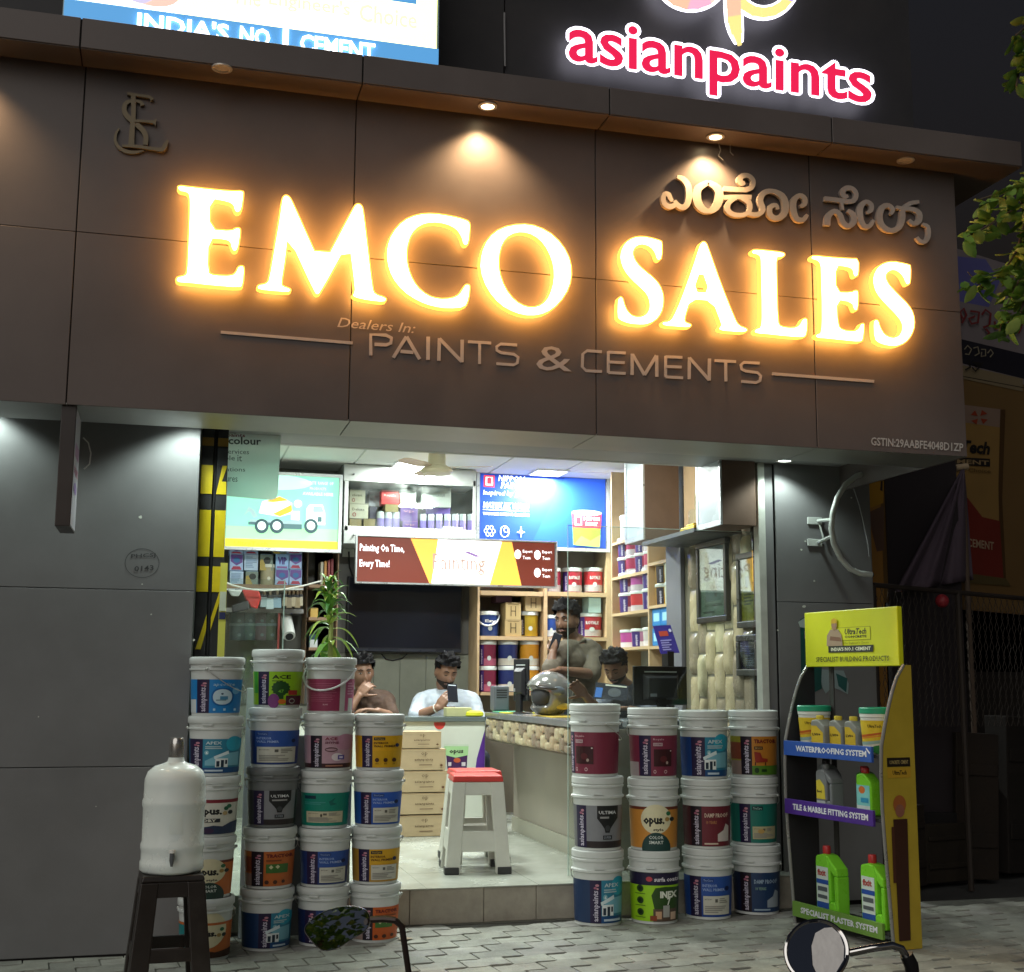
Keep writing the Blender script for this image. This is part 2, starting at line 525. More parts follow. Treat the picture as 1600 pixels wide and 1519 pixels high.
# TV wall of darker laminate
bx('wall_cladding', M('grey_laminate', (.115, .11, .10), rough=.5, var=.08), at(490, 950, 5.58).x, at(745, 950, 5.58).x, 5.575, 5.598, at(600, 1021, 5.58).z, at(600, 850, 5.58).z, shop)

# striped post (shutter channel)
post = T('striped_post', (.24, 1.11, 0), 'black and yellow striped shutter channel post beside the grey wall', 'post')
blk = M('post_black', (.018, .018, .019), rough=.5, var=.2, dirt=.2)
yel = M('post_yellow', (.72, .55, .01), rough=.42, var=.12, dirt=.1)
px0, pxm, px1 = at(307, 900, 1.08).x, at(326, 900, 1.08).x, at(349, 900, 1.08).x
MB(blk).box(px0, pxm, 1.08, 1.14, 0, 2.93).box(pxm, pxm+.02, 1.11, 1.14, 0, 2.93).box(pxm+.02, px1, 1.08, 1.14, 0, 2.93).build('channel', post, bevel=.004)
def zpx(v): return at(328, v, 1.08).z
pr = Print()
for v0, v1 in ((870, 797), (925, 885)):
    for a, b in ((px0, pxm), (pxm+.02, px1)):
        pr.rect(a+.001, b-.001, zpx(v0), zpx(v1), yel)
pr.rect(px0+.001, pxm-.001, zpx(772), zpx(727), yel)
pr.poly([(pxm+.022, zpx(772)), (px1-.002, zpx(772)), (px1-.006, zpx(752)), (px1-.03, zpx(752)), (px1-.002, zpx(727)), (px1-.03, zpx(727))][::-1], yel)
pr.poly([(px0+.01, zpx(1015)), (px0+.04, zpx(1015)), (pxm-.002, zpx(985)), (pxm-.002, zpx(960))], yel)
pr.poly([(pxm+.022, zpx(965)), (px1-.02, zpx(925)), (px1-.002, zpx(925)), (pxm+.022, zpx(985))], yel)
pr.rect(px0+.001, pxm-.001, zpx(697), zpx(684), P('8a6a1c')); pr.rect(pxm+.022, px1-.001, zpx(697), zpx(684), P('8a6a1c'))
pr.rect(pxm+.022, px1-.001, zpx(727), zpx(700), P('3c3f44'))
pr.mesh(lambda x, y, z: V((x, 1.0785-z, y))).build('stripe_paint', post)
# a second, thinner yellow strip standing just behind it
st2 = T('yellow_strip', (.36, 1.08, 0), 'thin pale yellow edge strip behind the striped post', 'strip')
sx0, sx1 = at(342, 950, 1.08).x, at(353, 950, 1.08).x
MB(M('pale_yellow', (.66, .62, .10), rough=.5)).box(sx0, sx1, 1.06, 1.09, .0, at(346, 880, 1.08).z).build('strip_body', st2)
MB(M('pale_strip', (.55, .58, .45), rough=.5)).box(sx0+.002, sx1-.002, 1.055, 1.0595, at(346, 955, 1.08).z, at(346, 925, 1.08).z).build('tape', st2)
MB(P('2b2f55')).box(sx0+.002, sx1-.002, 1.055, 1.0595, at(346, 968, 1.08).z, at(346, 957, 1.08).z).build('tape', st2)
# ================================================================ SIGNS
def zpts(s, ox, oy, k):
    return [(ox+x*k, oy+y*k) for x, y in s]
def smooth_loop(p, n=1):             # Chaikin corner cutting on a closed outline
    for _ in range(n):
        q = []
        for i in range(len(p)):
            a, b = p[i], p[(i+1) % len(p)]
            q += [(a[0]*.75+b[0]*.25, a[1]*.75+b[1]*.25), (a[0]*.25+b[0]*.75, a[1]*.25+b[1]*.75)]
        p = q
    return p
def outline_solid(loops, y0, y1, off=0., mat=None, name='letter', parent=None, bevel=0.):
    """closed outlines given as photo points on the plane y0, filled and extruded back to y1"""
    c = bpy.data.curves.new('o', 'CURVE'); c.dimensions = '2D'; c.fill_mode = 'BOTH'
    c.extrude = abs(y1-y0)/2; c.offset = off; c.bevel_depth = bevel; c.bevel_resolution = 1
    for lp in loops:
        s = c.splines.new('POLY'); pts = [at(u, v, y0) for u, v in lp]
        s.points.add(len(pts)-1)
        for p, q in zip(s.points, pts): p.co = (q.x, q.z, 0, 1)
        s.use_cyclic_u = True
    o = bpy.data.objects.new('o', c)
    me = bpy.data.meshes.new_from_object(o)
    bpy.data.objects.remove(o); bpy.data.curves.remove(c)
    b = MB(mat)
    b.v = [V((v.co.x, (y0+y1)/2-v.co.z, v.co.y)) for v in me.vertices]
    b.f = [tuple(p.vertices) for p in me.polygons]; b.m = [0]*len(b.f)
    bpy.data.meshes.remove(me)
    return b.build(name, parent)
def pfn(y, rng=None):                 # photo point -> sign plane, print layers towards the viewer
    return lambda u, v, z: at(u, v, y)+V((0, -z, 0))
def ptext(pr, s, u0, v0, u1, v1, h, mat, bold=.01, shear=0., xh=None, res=2):
    """words along a baseline given by two photo points; h = height of the whole string (or xh = height of a small x)"""
    vs, fs, (a, b, c, d) = tmesh(s, bold, res, shear)
    if xh:
        k = tmesh('x', 0, 2, 0)[2][3]; sy = xh/k; c0 = 0
    else:
        sy = h/(d-c); c0 = c
    pr._a([(u0+(u1-u0)*(x-a)/(b-a), v0+(v1-v0)*(x-a)/(b-a)-(y-c0)*sy) for x, y in vs], fs, mat)
    return pr

# ---- glowing shop name
face_m = E('letter_face_glow', (1.0, .83, .55), 5.5)
rim_m = E('letter_rim_glow', (1.0, .46, .06), 2.6, (.6, .3, .05))
L_E = [(72,100),(90,85),(140,92),(440,125),(535,122),(540,150),(525,262),(492,282),(470,262),(462,225),(430,205),(310,183),(305,388),(450,400),(480,380),(515,380),(518,420),(500,535),(470,550),(450,530),(440,480),(400,466),(300,460),(292,690),(330,708),(450,712),(480,690),(495,650),(525,642),(545,655),(535,780),(515,802),(300,785),(150,768),(80,765),(62,742),(75,720),(125,712),(140,690),(148,500),(158,250),(155,150),(130,135),(90,130)]
L_M = [(800,190),(808,165),(830,150),(858,165),(880,205),(1080,650),(1300,235),(1318,214),(1345,214),(1362,232),(1370,260),(1400,500),(1435,800),(1450,840),(1520,862),(1533,880),(1515,902),(1400,890),(1310,870),(1288,852),(1300,830),(1305,800),(1265,490),(1075,830),(1050,852),(1025,835),(848,450),(830,600),(802,770),(812,785),(860,800),(870,820),(845,833),(700,822),(640,812),(625,795),(640,775),(690,768),(710,740),(750,500),(780,330)]
L_C = [(685,160),(690,200),(680,315),(655,330),(635,315),(625,270),(590,215),(520,180),(420,168),(340,190),(280,250),(250,350),(252,440),(275,530),(320,610),(390,670),(470,695),(560,690),(610,665),(640,615),(655,595),(680,595),(690,610),(680,700),(655,760),(540,770),(430,755),(330,720),(220,650),(140,550),(105,440),(105,340),(140,240),(220,150),(320,108),(430,100),(560,120),(640,140)]
L_O = [(1040,172),(1160,190),(1280,260),(1370,380),(1398,500),(1380,620),(1310,730),(1220,800),(1110,822),(1000,800),(890,740),(800,630),(752,500),(760,380),(810,270),(900,200)]
L_Oi = [(1050,235),(1130,258),(1200,320),(1250,420),(1268,520),(1255,620),(1215,710),(1150,752),(1080,752),(1000,710),(930,620),(890,500),(890,400),(915,310),(970,252)]
L_S = [(635,250),(632,420),(600,452),(570,430),(555,370),(510,310),(440,282),(380,292),(335,340),(335,400),(370,470),(440,540),(540,620),(610,700),(648,800),(650,900),(625,1000),(560,1080),(470,1118),(380,1120),(280,1108),(185,1070),(160,1030),(165,850),(195,818),(225,835),(240,900),(270,970),(320,1020),(390,1032),(450,1015),(495,960),(498,880),(470,800),(400,730),(310,650),(230,550),(190,440),(195,350),(240,260),(320,205),(420,190),(530,210),(610,235)]
L_A = [(1030,265),(1060,243),(1090,258),(1110,300),(1250,700),(1390,1050),(1430,1120),(1510,1150),(1527,1170),(1500,1200),(1350,1192),(1240,1180),(1215,1155),(1240,1125),(1245,1110),(1155,875),(930,855),(865,1060),(880,1090),(930,1105),(940,1125),(915,1150),(780,1140),(660,1132),(625,1105),(640,1080),(700,1078),(740,1040),(820,860),(950,500),(1010,310)]
L_Ai = [(1040,545),(1120,775),(965,765)]
L_L = [(170,110),(190,95),(300,105),(410,118),(435,130),(430,155),(400,160),(370,165),(370,300),(380,660),(400,700),(500,710),(545,690),(570,640),(595,632),(612,650),(605,760),(585,790),(450,782),(300,765),(210,758),(190,740),(205,715),(245,708),(250,600),(242,200),(238,155),(215,140),(180,135)]
L_E2 = [(635,160),(650,142),(760,155),(940,168),(1012,168),(1010,300),(985,318),(968,300),(960,255),(920,238),(832,228),(836,430),(950,432),(980,415),(1010,420),(1005,565),(988,582),(970,565),(955,515),(840,495),(850,690),(880,725),(970,738),(1010,715),(1025,680),(1048,672),(1056,690),(1045,810),(1020,825),(880,812),(760,798),(690,795),(668,775),(685,755),(715,748),(720,600),(712,250),(705,205),(680,185),(645,178)]
L_S2 = [(1418,225),(1415,360),(1395,380),(1375,362),(1355,310),(1310,268),(1270,262),(1230,285),(1222,320),(1245,370),(1310,440),(1400,530),(1440,600),(1450,690),(1425,770),(1375,830),(1310,858),(1240,855),(1170,835),(1130,800),(1122,660),(1145,642),(1165,655),(1180,710),(1215,765),(1270,788),(1320,775),(1348,730),(1345,670),(1300,610),(1220,530),(1150,450),(1120,370),(1122,300),(1155,235),(1210,200),(1280,190),(1350,203),(1400,215)]
name_sign = T('illuminated_name_sign', (2.0, -.02, 3.3), 'glowing white and amber serif letters spelling EMCO SALES on the brown fascia', 'sign')
ZA, ZB_, ZC_, ZD = (260, 270, .225), (580, 310, .225), (940, 340, .15), (1140, 370, .2)
YL = -.125
back_m = E('added_halo_glow', (1.0, .45, .09), 24.)  # added glow behind the letters, lights the fascia in place of bloom
for nm, loops, zz in (('letter_e', [L_E], ZA), ('letter_m', [L_M], ZA), ('letter_c', [L_C], ZB_), ('letter_o', [L_O, L_Oi], ZB_), ('letter_s', [L_S], ZC_), ('letter_a', [L_A, L_Ai], ZC_), ('letter_l', [L_L], ZD), ('letter_e', [L_E2], ZD), ('letter_s', [L_S2], ZD)):
    lp = [smooth_loop(zpts(l, *zz), 1) for l in loops]
    rim = outline_solid(lp, YL+.004, -.078, .0015, rim_m, nm, name_sign)
    outline_solid(lp, -.0765, -.0745, -.004, back_m, 'added_halo_plate', rim)
    outline_solid(lp, YL, YL+.006, -.006, face_m, 'letter_face', rim)

# ---- metal letters in the local script, plain lettering, monogram
gold = M('brushed_gold', (.72, .58, .44), rough=.4, metal=.35, var=.08, scale=12)
steel_l = M('dull_letter_metal', (.55, .48, .43), rough=.42, metal=.3, var=.1, scale=12)
def stroke(mb, pts, w, y, t, sub=3):
    """thick brush stroke through photo points, as a solid slab standing off the plane y"""
    P_ = [V((a, b)) for a, b in pts]
    W = w if isinstance(w, (list, tuple)) else [w]*len(P_)
    W = [W[min(int(i*len(W)/len(P_)), len(W)-1)] for i in range(len(P_))] if len(W) != len(P_) else W
    q = []; qw = []
    for i in range(len(P_)-1):        # Catmull-Rom
        p0, p1, p2, p3 = P_[max(i-1, 0)], P_[i], P_[i+1], P_[min(i+2, len(P_)-1)]
        for k in range(sub):
            s = k/sub
            q.append(.5*((2*p1)+(p2-p0)*s+(2*p0-5*p1+4*p2-p3)*s*s+(3*p1-p0-3*p2+p3)*s**3)); qw.append(W[i]*(1-s)+W[i+1]*s)
    q.append(P_[-1]); qw.append(W[-1])
    n = len(q); L = []; R_ = []
    for i in range(n):
        tt = (q[min(i+1, n-1)]-q[max(i-1, 0)])
        tt = tt.normalized() if tt.length > 1e-6 else V((1, 0))
        nr = V((-tt.y, tt.x))*qw[i]/2
        L.append(q[i]+nr); R_.append(q[i]-nr)
    vs = []
    for a, b in zip(L, R_):
        A, B = at(a.x, a.y, y), at(b.x, b.y, y)
        vs += [A, B, A+V((0, t, 0)), B+V((0, t, 0))]
    fs = [(0, 1, 3, 2), (4*n-4, 4*n-2, 4*n-1, 4*n-3)]
    for i in range(n-1):
        k = 4*i
        fs += [(k, k+4, k+5, k+1), (k+2, k+3, k+7, k+6), (k, k+2, k+6, k+4), (k+1, k+5, k+7, k+3)]
    mb.add(vs, fs)
kan = T('script_letter_sign', (3.4, -.01, 3.9), 'raised gold metal letters in a round southern script above the glowing name', 'sign')
ZK = (1010, 250, .29375)
GL = [
 ('letter', gold, [([(163,88),(195,100),(222,135),(228,190),(215,238),(190,252),(165,238),(150,215)], [14,24,28,30,28,26,22,16]), ([(140,218),(128,205),(118,185),(98,180),(90,205),(98,232),(122,248),(150,240),(165,222)], [12,20,24,20,22,24,24,22,16])]),
 ('letter', gold, [([(330,118),(378,150),(388,200),(370,250),(328,272),(288,250),(268,200),(278,148),(330,118)], [22,36,40,36,22,36,40,36,22])]),
 ('letter', gold, [([(412,152),(470,156),(535,158)], 24), ([(520,160),(560,145),(568,110),(545,84),(512,84),(496,104),(508,124),(525,120)], [22,24,22,20,24,28,24,16]), ([(412,200),(480,196),(560,198)], 22), ([(480,200),(440,225),(432,265),(465,290),(515,292),(548,270),(545,225),(500,200)], [16,24,26,22,20,22,26,16]), ([(545,285),(590,290),(620,265),(605,215),(625,175),(670,165),(722,190),(742,240),(730,290),(690,310),(658,290),(660,250),(690,240),(700,262)], [18,22,26,28,26,20,28,32,30,24,26,24,18,14]), ([(858,290),(835,318),(800,312),(782,265),(785,215),(815,188),(842,205),(842,235),(818,246)], [14,22,26,30,28,20,24,22,14])]),
 ('letter', steel_l, [([(948,205),(1010,212),(1078,222)], 22), ([(1060,222),(1105,215),(1116,180),(1096,152),(1062,150),(1044,172),(1056,194),(1074,190)], [20,22,22,20,24,26,22,14]), ([(1040,222),(1045,265)], 14), ([(962,348),(968,300),(1000,272),(1030,290),(1045,330),(1075,352),(1104,330),(1100,290),(1072,268)], [30,28,22,24,26,22,28,26,16]), ([(1210,318),(1190,350),(1158,350),(1138,305),(1140,250),(1168,222),(1196,238),(1196,268),(1172,280)], [12,20,24,28,28,20,22,20,12])]),
 ('letter', steel_l, [([(1300,290),(1312,265),(1290,242),(1258,250),(1240,300),(1255,350),(1300,375),(1345,358),(1362,310),(1366,265),(1400,232),(1452,222)], [12,20,20,26,30,28,22,26,28,24,20,16]), ([(1330,250),(1370,258),(1420,262),(1452,285),(1450,325),(1420,338),(1398,318)], [14,18,20,26,26,20,14]), ([(1470,340),(1498,355),(1502,400),(1486,432),(1458,432),(1440,410)], [12,18,20,20,18,14])]),
]
for k, (nm, mt, sts) in enumerate(GL):
    b = MB(mt)
    for i, (pts, w) in enumerate(sts):
        ww = [x*ZK[2]*1.15 for x in w] if isinstance(w, list) else w*ZK[2]*1.1
        stroke(b, zpts(pts, *ZK), ww, -.028-.0012*i, .022)
    b.build(nm, kan)
tagl = T('tagline_sign', (2.2, -.01, 2.9), 'thin grey lettering reading Dealers In Paints and Cements between two lines', 'sign')
grey_l = M('grey_vinyl', (.46, .41, .39), rough=.5, var=.05)
Z5, Z6 = (520, 490, .2375), (830, 520, .2375)
sq = [(Z5, 24, [[(250,275),(250,138),(350,142),(386,160),(382,195),(350,206),(275,202)]]), (Z5, 24, [[(398,290),(484,152)], [(486,152),(572,300)], [(446,248),(530,256)]]), (Z5, 26, [[(628,152),(627,305)]]), (Z5, 24, [[(698,310),(702,162)], [(702,165),(850,318)], [(852,172),(850,320)]]), (Z5, 20, [[(890,185),(1042,194)], [(967,192),(966,332)]]), (Z5, 20, [[(1213,207),(1105,200),(1078,218),(1080,242),(1108,258),(1192,268),(1220,288),(1215,325),(1190,338),(1077,330)]]),
      (Z6, 20, [[(465,125),(368,118),(340,140),(337,225),(362,250),(465,255)]]), (Z6, 20, [[(622,133),(508,128)], [(508,122),(508,264)], [(508,262),(622,268)], [(508,192),(615,197)]]), (Z6, 22, [[(665,278),(665,138)], [(667,142),(746,278)], [(746,278),(824,150)], [(826,150),(828,290)]]), (Z6, 20, [[(995,162),(885,158)], [(885,152),(885,292)], [(885,290),(1000,297)], [(885,222),(990,226)]]), (Z6, 22, [[(1040,305),(1042,162)], [(1042,165),(1172,312)], [(1174,170),(1172,314)]]), (Z6, 20, [[(1208,183),(1348,190)], [(1280,188),(1282,320)]]), (Z6, 20, [[(1503,200),(1400,195),(1380,212),(1385,240),(1412,252),(1490,262),(1512,285),(1506,315),(1480,328),(1383,320)]])]
for zz, w, lines in sq:
    b = MB(grey_l)
    for i, l in enumerate(lines):
        p2 = zpts(l, *zz)
        stroke(b, p2, w*zz[2]*.92, -.006-.0008*i, .004, sub=1)
    b.build('letter', tagl)
pr = Print(); ptext(pr, '&', 838, 578, 893, 581, 38, grey_l, bold=.0); pr.mesh(pfn(-.008)).build('letter', tagl)
pr = Print(); ptext(pr, 'Dealers In:', 527, 511, 649, 521, 15, grey_l, bold=.0, shear=.3); pr.mesh(pfn(-.008)).build('lettering', tagl)
for a, b_ in (((345, 519), (551, 536)), ((1207, 584), (1366, 596))):
    m_ = MB(grey_l); stroke(m_, [a, b_], 4.5, -.008, .006, sub=1); m_.build('rule_line', tagl)
tax = Print(); ptext(tax, 'GSTIN:29AABFE4048D1ZP', 1361, 696, 1505, 706, 13, M('pale_vinyl', (.5, .48, .46), rough=.5), bold=.02)
tax.mesh(pfn(-.006)).build('tax_number', label='small pale vinyl number line at the lower right corner of the fascia', cat='lettering')
mono = T('monogram', (.0, -.01, 4.0), 'dull bronze E and S monogram near the top left of the fascia', 'emblem')
bz = M('bronze_letter', (.19, .155, .10), rough=.4, metal=.4, var=.1)
ZM = (160, 130, .079)
b = MB(bz)
for i, (p_, w) in enumerate((([(610,230),(615,600),(590,900),(570,1220)], [95,90,100,120]), ([(490,200),(700,235),(930,270),(985,330)], [50,50,55,70]), ([(620,740),(850,750),(1000,765),(1060,770)], [50,45,60,150]), ([(390,1235),(700,1250),(1000,1295),(1180,1310),(1240,1230),(1290,1120)], [40,60,60,80,90,30]))):
    stroke(b, zpts(p_, *ZM), [x*.079 for x in w], -.022-.001*i, .018)
b.build('letter', mono)
b = MB(bz); stroke(b, zpts([(790,440),(760,380),(640,345),(480,380),(430,500),(480,640),(640,780),(800,930),(860,1060),(850,1220)], *ZM), [x*.079 for x in (90,60,50,80,95,100,100,100,100,90)], -.019, .014)
b.build('letter', mono)
b = MB(bz); stroke(b, zpts([(330,890),(260,1020),(260,1160),(340,1280),(480,1350),(650,1365),(820,1330)], *ZM), [x*.079 for x in (30,50,60,70,70,60,20)], -.0165, .012)
b.build('letter', mono)

# ---- halo-lit paint brand sign on the upper wall
pw = E('halo_white', (.88, .86, 1.0), 3.0); pr_ = E('pink_red_face', (.80, .014, .075), 1.0, (.35, .01, .05))
brand = T('brand_halo_sign', at(1125, 160, .33), 'glowing pink red letters with white halo reading asianpaints above the eave', 'sign')
word = 'asianpaints'
full = tmesh(word, .0, 3)[2]
def word_uv(x, y, bold=0):
    k = tmesh('x', 0, 2, 0)[2][3]
    f = (x-full[0])/(full[1]-full[0])
    return (890+(1361-890)*f, 92+(160-92)*f-y*46/k*(1-.06*f))
prev = 0.
for i, ch in enumerate(word):
    r_edge = tmesh(word[:i+1], .0, 3)[2][1]
    w_ch = tmesh(ch, .0, 3)[2]
    shift = r_edge-w_ch[1]
    for bold, mt, y_, nm in ((.0, pw, .335-.0012*i, 'letter_halo'), (.012, pr_, .318-.0003*i, 'letter')):
        vs, fs, _ = tmesh(ch, bold, 3)
        b = MB(mt)
        if nm == 'letter_halo':           # the white acrylic border round the letter
            for k in range(14):
                a_ = 2*math.pi*k/14
                b.add([at(*word_uv(x+shift+.062*math.cos(a_), y+.062*math.sin(a_)), y_+.00008*k) for x, y in vs], fs)
            b.build(nm, brand); continue
        b.add([at(*word_uv(x+shift, y), y_) for x, y in vs], fs)
        n0 = len(vs)
        bmv = [at(*word_uv(x+shift, y), y_)+V((0, .008, 0)) for x, y in vs]
        from collections import Counter
        ec = Counter()
        for f in fs:
            for a_, c_ in zip(f, f[1:]+f[:1]): ec[(min(a_, c_), max(a_, c_))] += 1
        b.v += bmv
        for (a_, c_), q in ec.items():
            if q == 1: b.f.append((a_, c_, c_+n0, a_+n0)); b.m.append(0)
        b.build(nm, brand)
lg = [E('logo_pink', (.85, .35, .55), 1.), E('logo_yellow', (.95, .75, .15), 1.), E('logo_violet', (.38, .22, .85), 1.), E('logo_orange', (1., .45, .25), 1.), E('logo_peach', (.95, .6, .5), 1.)]
ZL = (880, 0, .325)
def lstroke(nm, pts, w, cols, y=.318):
    hb = MB(pw); stroke(hb, zpts(pts, *ZL), [(x+22)*.325 for x in w], y+.012, .016); hb.build(nm+'_halo', brand)
    n = len(cols); b = MB()
    m_ = len(pts)-1
    for i in range(m_):
        b.use(lg[cols[min(i*n//m_, n-1)]])
        A_, B__ = V(pts[i]), V(pts[i+1]); ex_ = (B__-A_)*.22
        seg = [tuple(A_-ex_), tuple(B__+ex_)]
        stroke(b, zpts(seg, *ZL), [w[i]*.325, w[i+1]*.325], y-.0004*i, .01, sub=1)
    b.build(nm, brand)
ring1 = [(620+150*math.cos(a), -120+140*math.sin(a)) for a in [math.radians(x) for x in range(-200, 161, 20)]]
lstroke('logo_loop', ring1, [48]*len(ring1), [2, 2, 2, 0, 0, 4, 4, 0, 3, 3])
lstroke('logo_stem', [(815, -260), (818, -120), (820, 0), (824, 90), (834, 150), (848, 205)], [60, 66, 68, 66, 50, 16], [2, 0, 3, 1, 1, 3][::1])
ring2 = [(965+140*math.cos(a), -80+140*math.sin(a)) for a in [math.radians(x) for x in range(150, -170, -20)]]
lstroke('logo_bowl', ring2, [46]*len(ring2), [1, 1, 1, 2, 2, 2, 0, 3])

# ---- cement light box on the roof, upper left
lbx = T('roof_light_box', at(390, 60, .0), 'bright yellow white cement advertisement light box standing on the eave at top left', 'light box')
yb = -.10
A, B_ = at(98, 14, yb), at(685, 96, yb)
zb0, zb1 = min(A.z, B_.z)-.02, 5.9
bx('cabinet', M('lightbox_edge', (.30, .42, .55), rough=.4, metal=.3), A.x, B_.x, yb+.004, .2, ze1+.01, zb1, lbx)
fy = E('lightbox_face', (1.0, .97, .27), 3.0); fb = E('lightbox_blue', (.10, .36, .72), .85, (.1, .3, .6)); fw = E('lightbox_white', (.9, .93, 1.), 2.2)
face = Print()
zz0 = at(690, 98, yb).z
xx = lambda u: at(u, 60, yb).x
zband = at(680, 76, yb).z
face.rect(A.x+.012, B_.x-.012, zz0-.1, zb1-.02, fy)
face.rect(A.x+.006, B_.x+.0, zz0-.1, zband, fb)
face.rect(A.x+.006, xx(275), zband, zb1-.3, fw)
face.rect(xx(560), xx(650), at(600, 0, yb).z+.0, at(600, -40, yb).z, fb)
fs_ = E('lightbox_skin', (.95, .55, .42), .9)
face.ell(xx(236), at(240, 8, yb).z+.06, .13, .07, fs_); face.ell(xx(215), at(215, 0, yb).z+.12, .10, .14, E('lightbox_lilac', (.62, .55, .85), .9))
face.mesh(lambda x, y, z: V((x, yb-z, y))).build('face', lbx)
hx0, hx1 = xx(213), xx(586)
h_ = zband-zz0
for i, (w_, f0_, f1_) in enumerate((("INDIA'S", 0, .375), ('NO.', .42, .565), ('1', .60, .625), ('CEMENT', .675, 1))):
    words = Print(); words.text(w_, hx0+(hx1-hx0)*f0_, hx0+(hx1-hx0)*f1_, zz0+h_*.08-.055, zz0+h_*.66+(.02 if w_ == '1' else 0), E('lightbox_letters', (.95, .95, 1.), 3.0), bold=.03, res=2)
    words.mesh(lambda x, y, z: V((x, yb-.014-z, y))).build('lettering', lbx)
for w_, u0_, u1_ in (('The', 360, 405), ("Engineer's", 418, 545), ('Choice', 560, 650)):
    words = Print(); words.text(w_, xx(u0_), xx(u1_), zband+.09, zband+.19, E('lightbox_pale_text', (.95, .86, .45), 1.2), bold=.01, res=2)
    words.mesh(lambda x, y, z: V((x, yb-.014-z, y))).build('lettering', lbx)

# ================================================================ LAMPS
warm = (1.0, .66, .34)
def spot(name, parent, p, target, watts, col, size=95, blend=.7, r=.03):
    d = bpy.data.lights.new(name, 'SPOT'); d.energy = watts; d.color = col; d.spot_size = math.radians(size); d.spot_blend = blend; d.shadow_soft_size = r
    o = bpy.data.objects.new(name, d); COL.objects.link(o); o.parent = parent
    o.location = V(p)-WL[parent]
    o.rotation_euler = (V(target)-V(p)).to_track_quat('-Z', 'Y').to_euler()
    return o
glow_w = E('spot_lens_lit', (1., .78, .45), 14.); lens_off = M('spot_lens_off', (.55, .50, .42), rough=.3)
ring_m = M('downlight_ring', (.62, .58, .52), rough=.35, metal=.3)
def downlight(u, v, lit, label, x=None):
    p = atz(u, v, Z1F-.006) if x is None else V((x, -.1, Z1F-.006))
    t = T('downlight', p, label, 'downlight', 'downlights in the eave soffit')
    MB(ring_m).lathe([(.052, .0), (.052, -.007), (.036, -.009), (.034, -.003)], 24, p).build('trim_ring', t, smooth=True)
    MB(glow_w if lit else lens_off).lathe([(.035, -.001), (.035, -.0045), (.02, -.0065), (.001, -.007)], 20, p).build('lens', t, smooth=True)
    if lit: spot('lamp', t, p+V((0, 0, -.03)), p+V((-.02, .035, -1)), lit, warm, 120, .8, .025)
downlight(347, 106, 0, 'unlit round downlight in the eave above the monogram')
downlight(762, 165, 60, 'lit warm downlight in the eave above the letters C and O')
downlight(1118, 213, 60, 'lit warm downlight in the eave just above the script letters')
downlight(1415, 250, 0, 'unlit round downlight in the eave near its right end')
downlight(0, 0, 60, 'lit warm downlight in the eave past the left edge of the picture', x=-1.12)
cool = (.84, 1.0, .93)
def canopy_lamp(x, y, label, w=9., z=2.95):
    p = V((x, y, z))
    t = T('canopy_downlight', p, label, 'downlight', 'downlights under the canopy')
    MB(ring_m).lathe([(.06, .0), (.06, -.008), (.045, -.01), (.043, -.003)], 24, p).build('trim_ring', t, smooth=True)
    MB(E('canopy_lens', cool, 8.)).lathe([(.044, -.001), (.044, -.005), (.001, -.006)], 20, p).build('lens', t)
    spot('lamp', t, p+V((0, 0, -.02)), p+V((0, .02, -1)), w, cool, 130, .5, .04)
canopy_lamp(at(-30, 690, .73).x, .73, 'cool downlight under the canopy at the left end of the grey wall', 26)
canopy_lamp(at(300, 690, .66).x, .66, 'cool downlight under the canopy beside the striped post', 40)
canopy_lamp(at(1226, 735, 1.33).x, 1.33, 'cool downlight under the canopy above the right pillar', 26)
canopy_lamp(3.05, 1.12, 'added unseen downlight under the canopy brightening the right bucket stacks', 24)  # added lamp, hidden by the fascia, to brighten the bucket lids
canopy_lamp(.95, 1.0, 'added unseen downlight under the canopy brightening the left bucket stacks', 24)  # second added lamp, out of sight, for the left bucket lids
def area(name, parent, p, sx, sy, watts, col):
    d = bpy.data.lights.new(name, 'AREA'); d.shape = 'RECTANGLE'; d.size = sx; d.size_y = sy; d.energy = watts; d.color = col
    o = bpy.data.objects.new(name, d); COL.objects.link(o); o.parent = parent; o.location = V(p)-WL[parent]
    return o
panel_on = E('panel_light_glow', (.93, 1.0, .97), 7.)
def ceiling_light(u, v, label, s=.5, watts=55, xy=None):
    p = atz(u, v, ZC-.02) if xy is None else V((xy[0], xy[1], ZC-.02))
    t = T('ceiling_light', p, label, 'ceiling light', 'square ceiling lights')
    bx('frame', M('light_frame', (.8, .8, .8), rough=.4), p.x-s/2-.02, p.x+s/2+.02, p.y-s/2-.02, p.y+s/2+.02, p.z-.006, p.z+.008, t)
    bx('diffuser', panel_on, p.x-s/2, p.x+s/2, p.y-s/2, p.y+s/2, p.z-.009, p.z-.0065, t)
    area('lamp', t, p+V((0, 0, -.012)), s, s, watts, (.93, 1.0, .95))
ceiling_light(642, 727, 'square ceiling light left of the fan', .28, 95)
ceiling_light(857, 739, 'square ceiling light above the blue paint light box', .28, 95)
ceiling_light(1110, 736, 'square ceiling light above the hanging cabinets', .26, 60)
ceiling_light(0, 0, 'square ceiling light near the shop front behind the fascia', .4, 75, (1.4, 2.4))
ceiling_light(0, 0, 'square ceiling light over the front of the side counter', .4, 45, (2.7, 2.6))
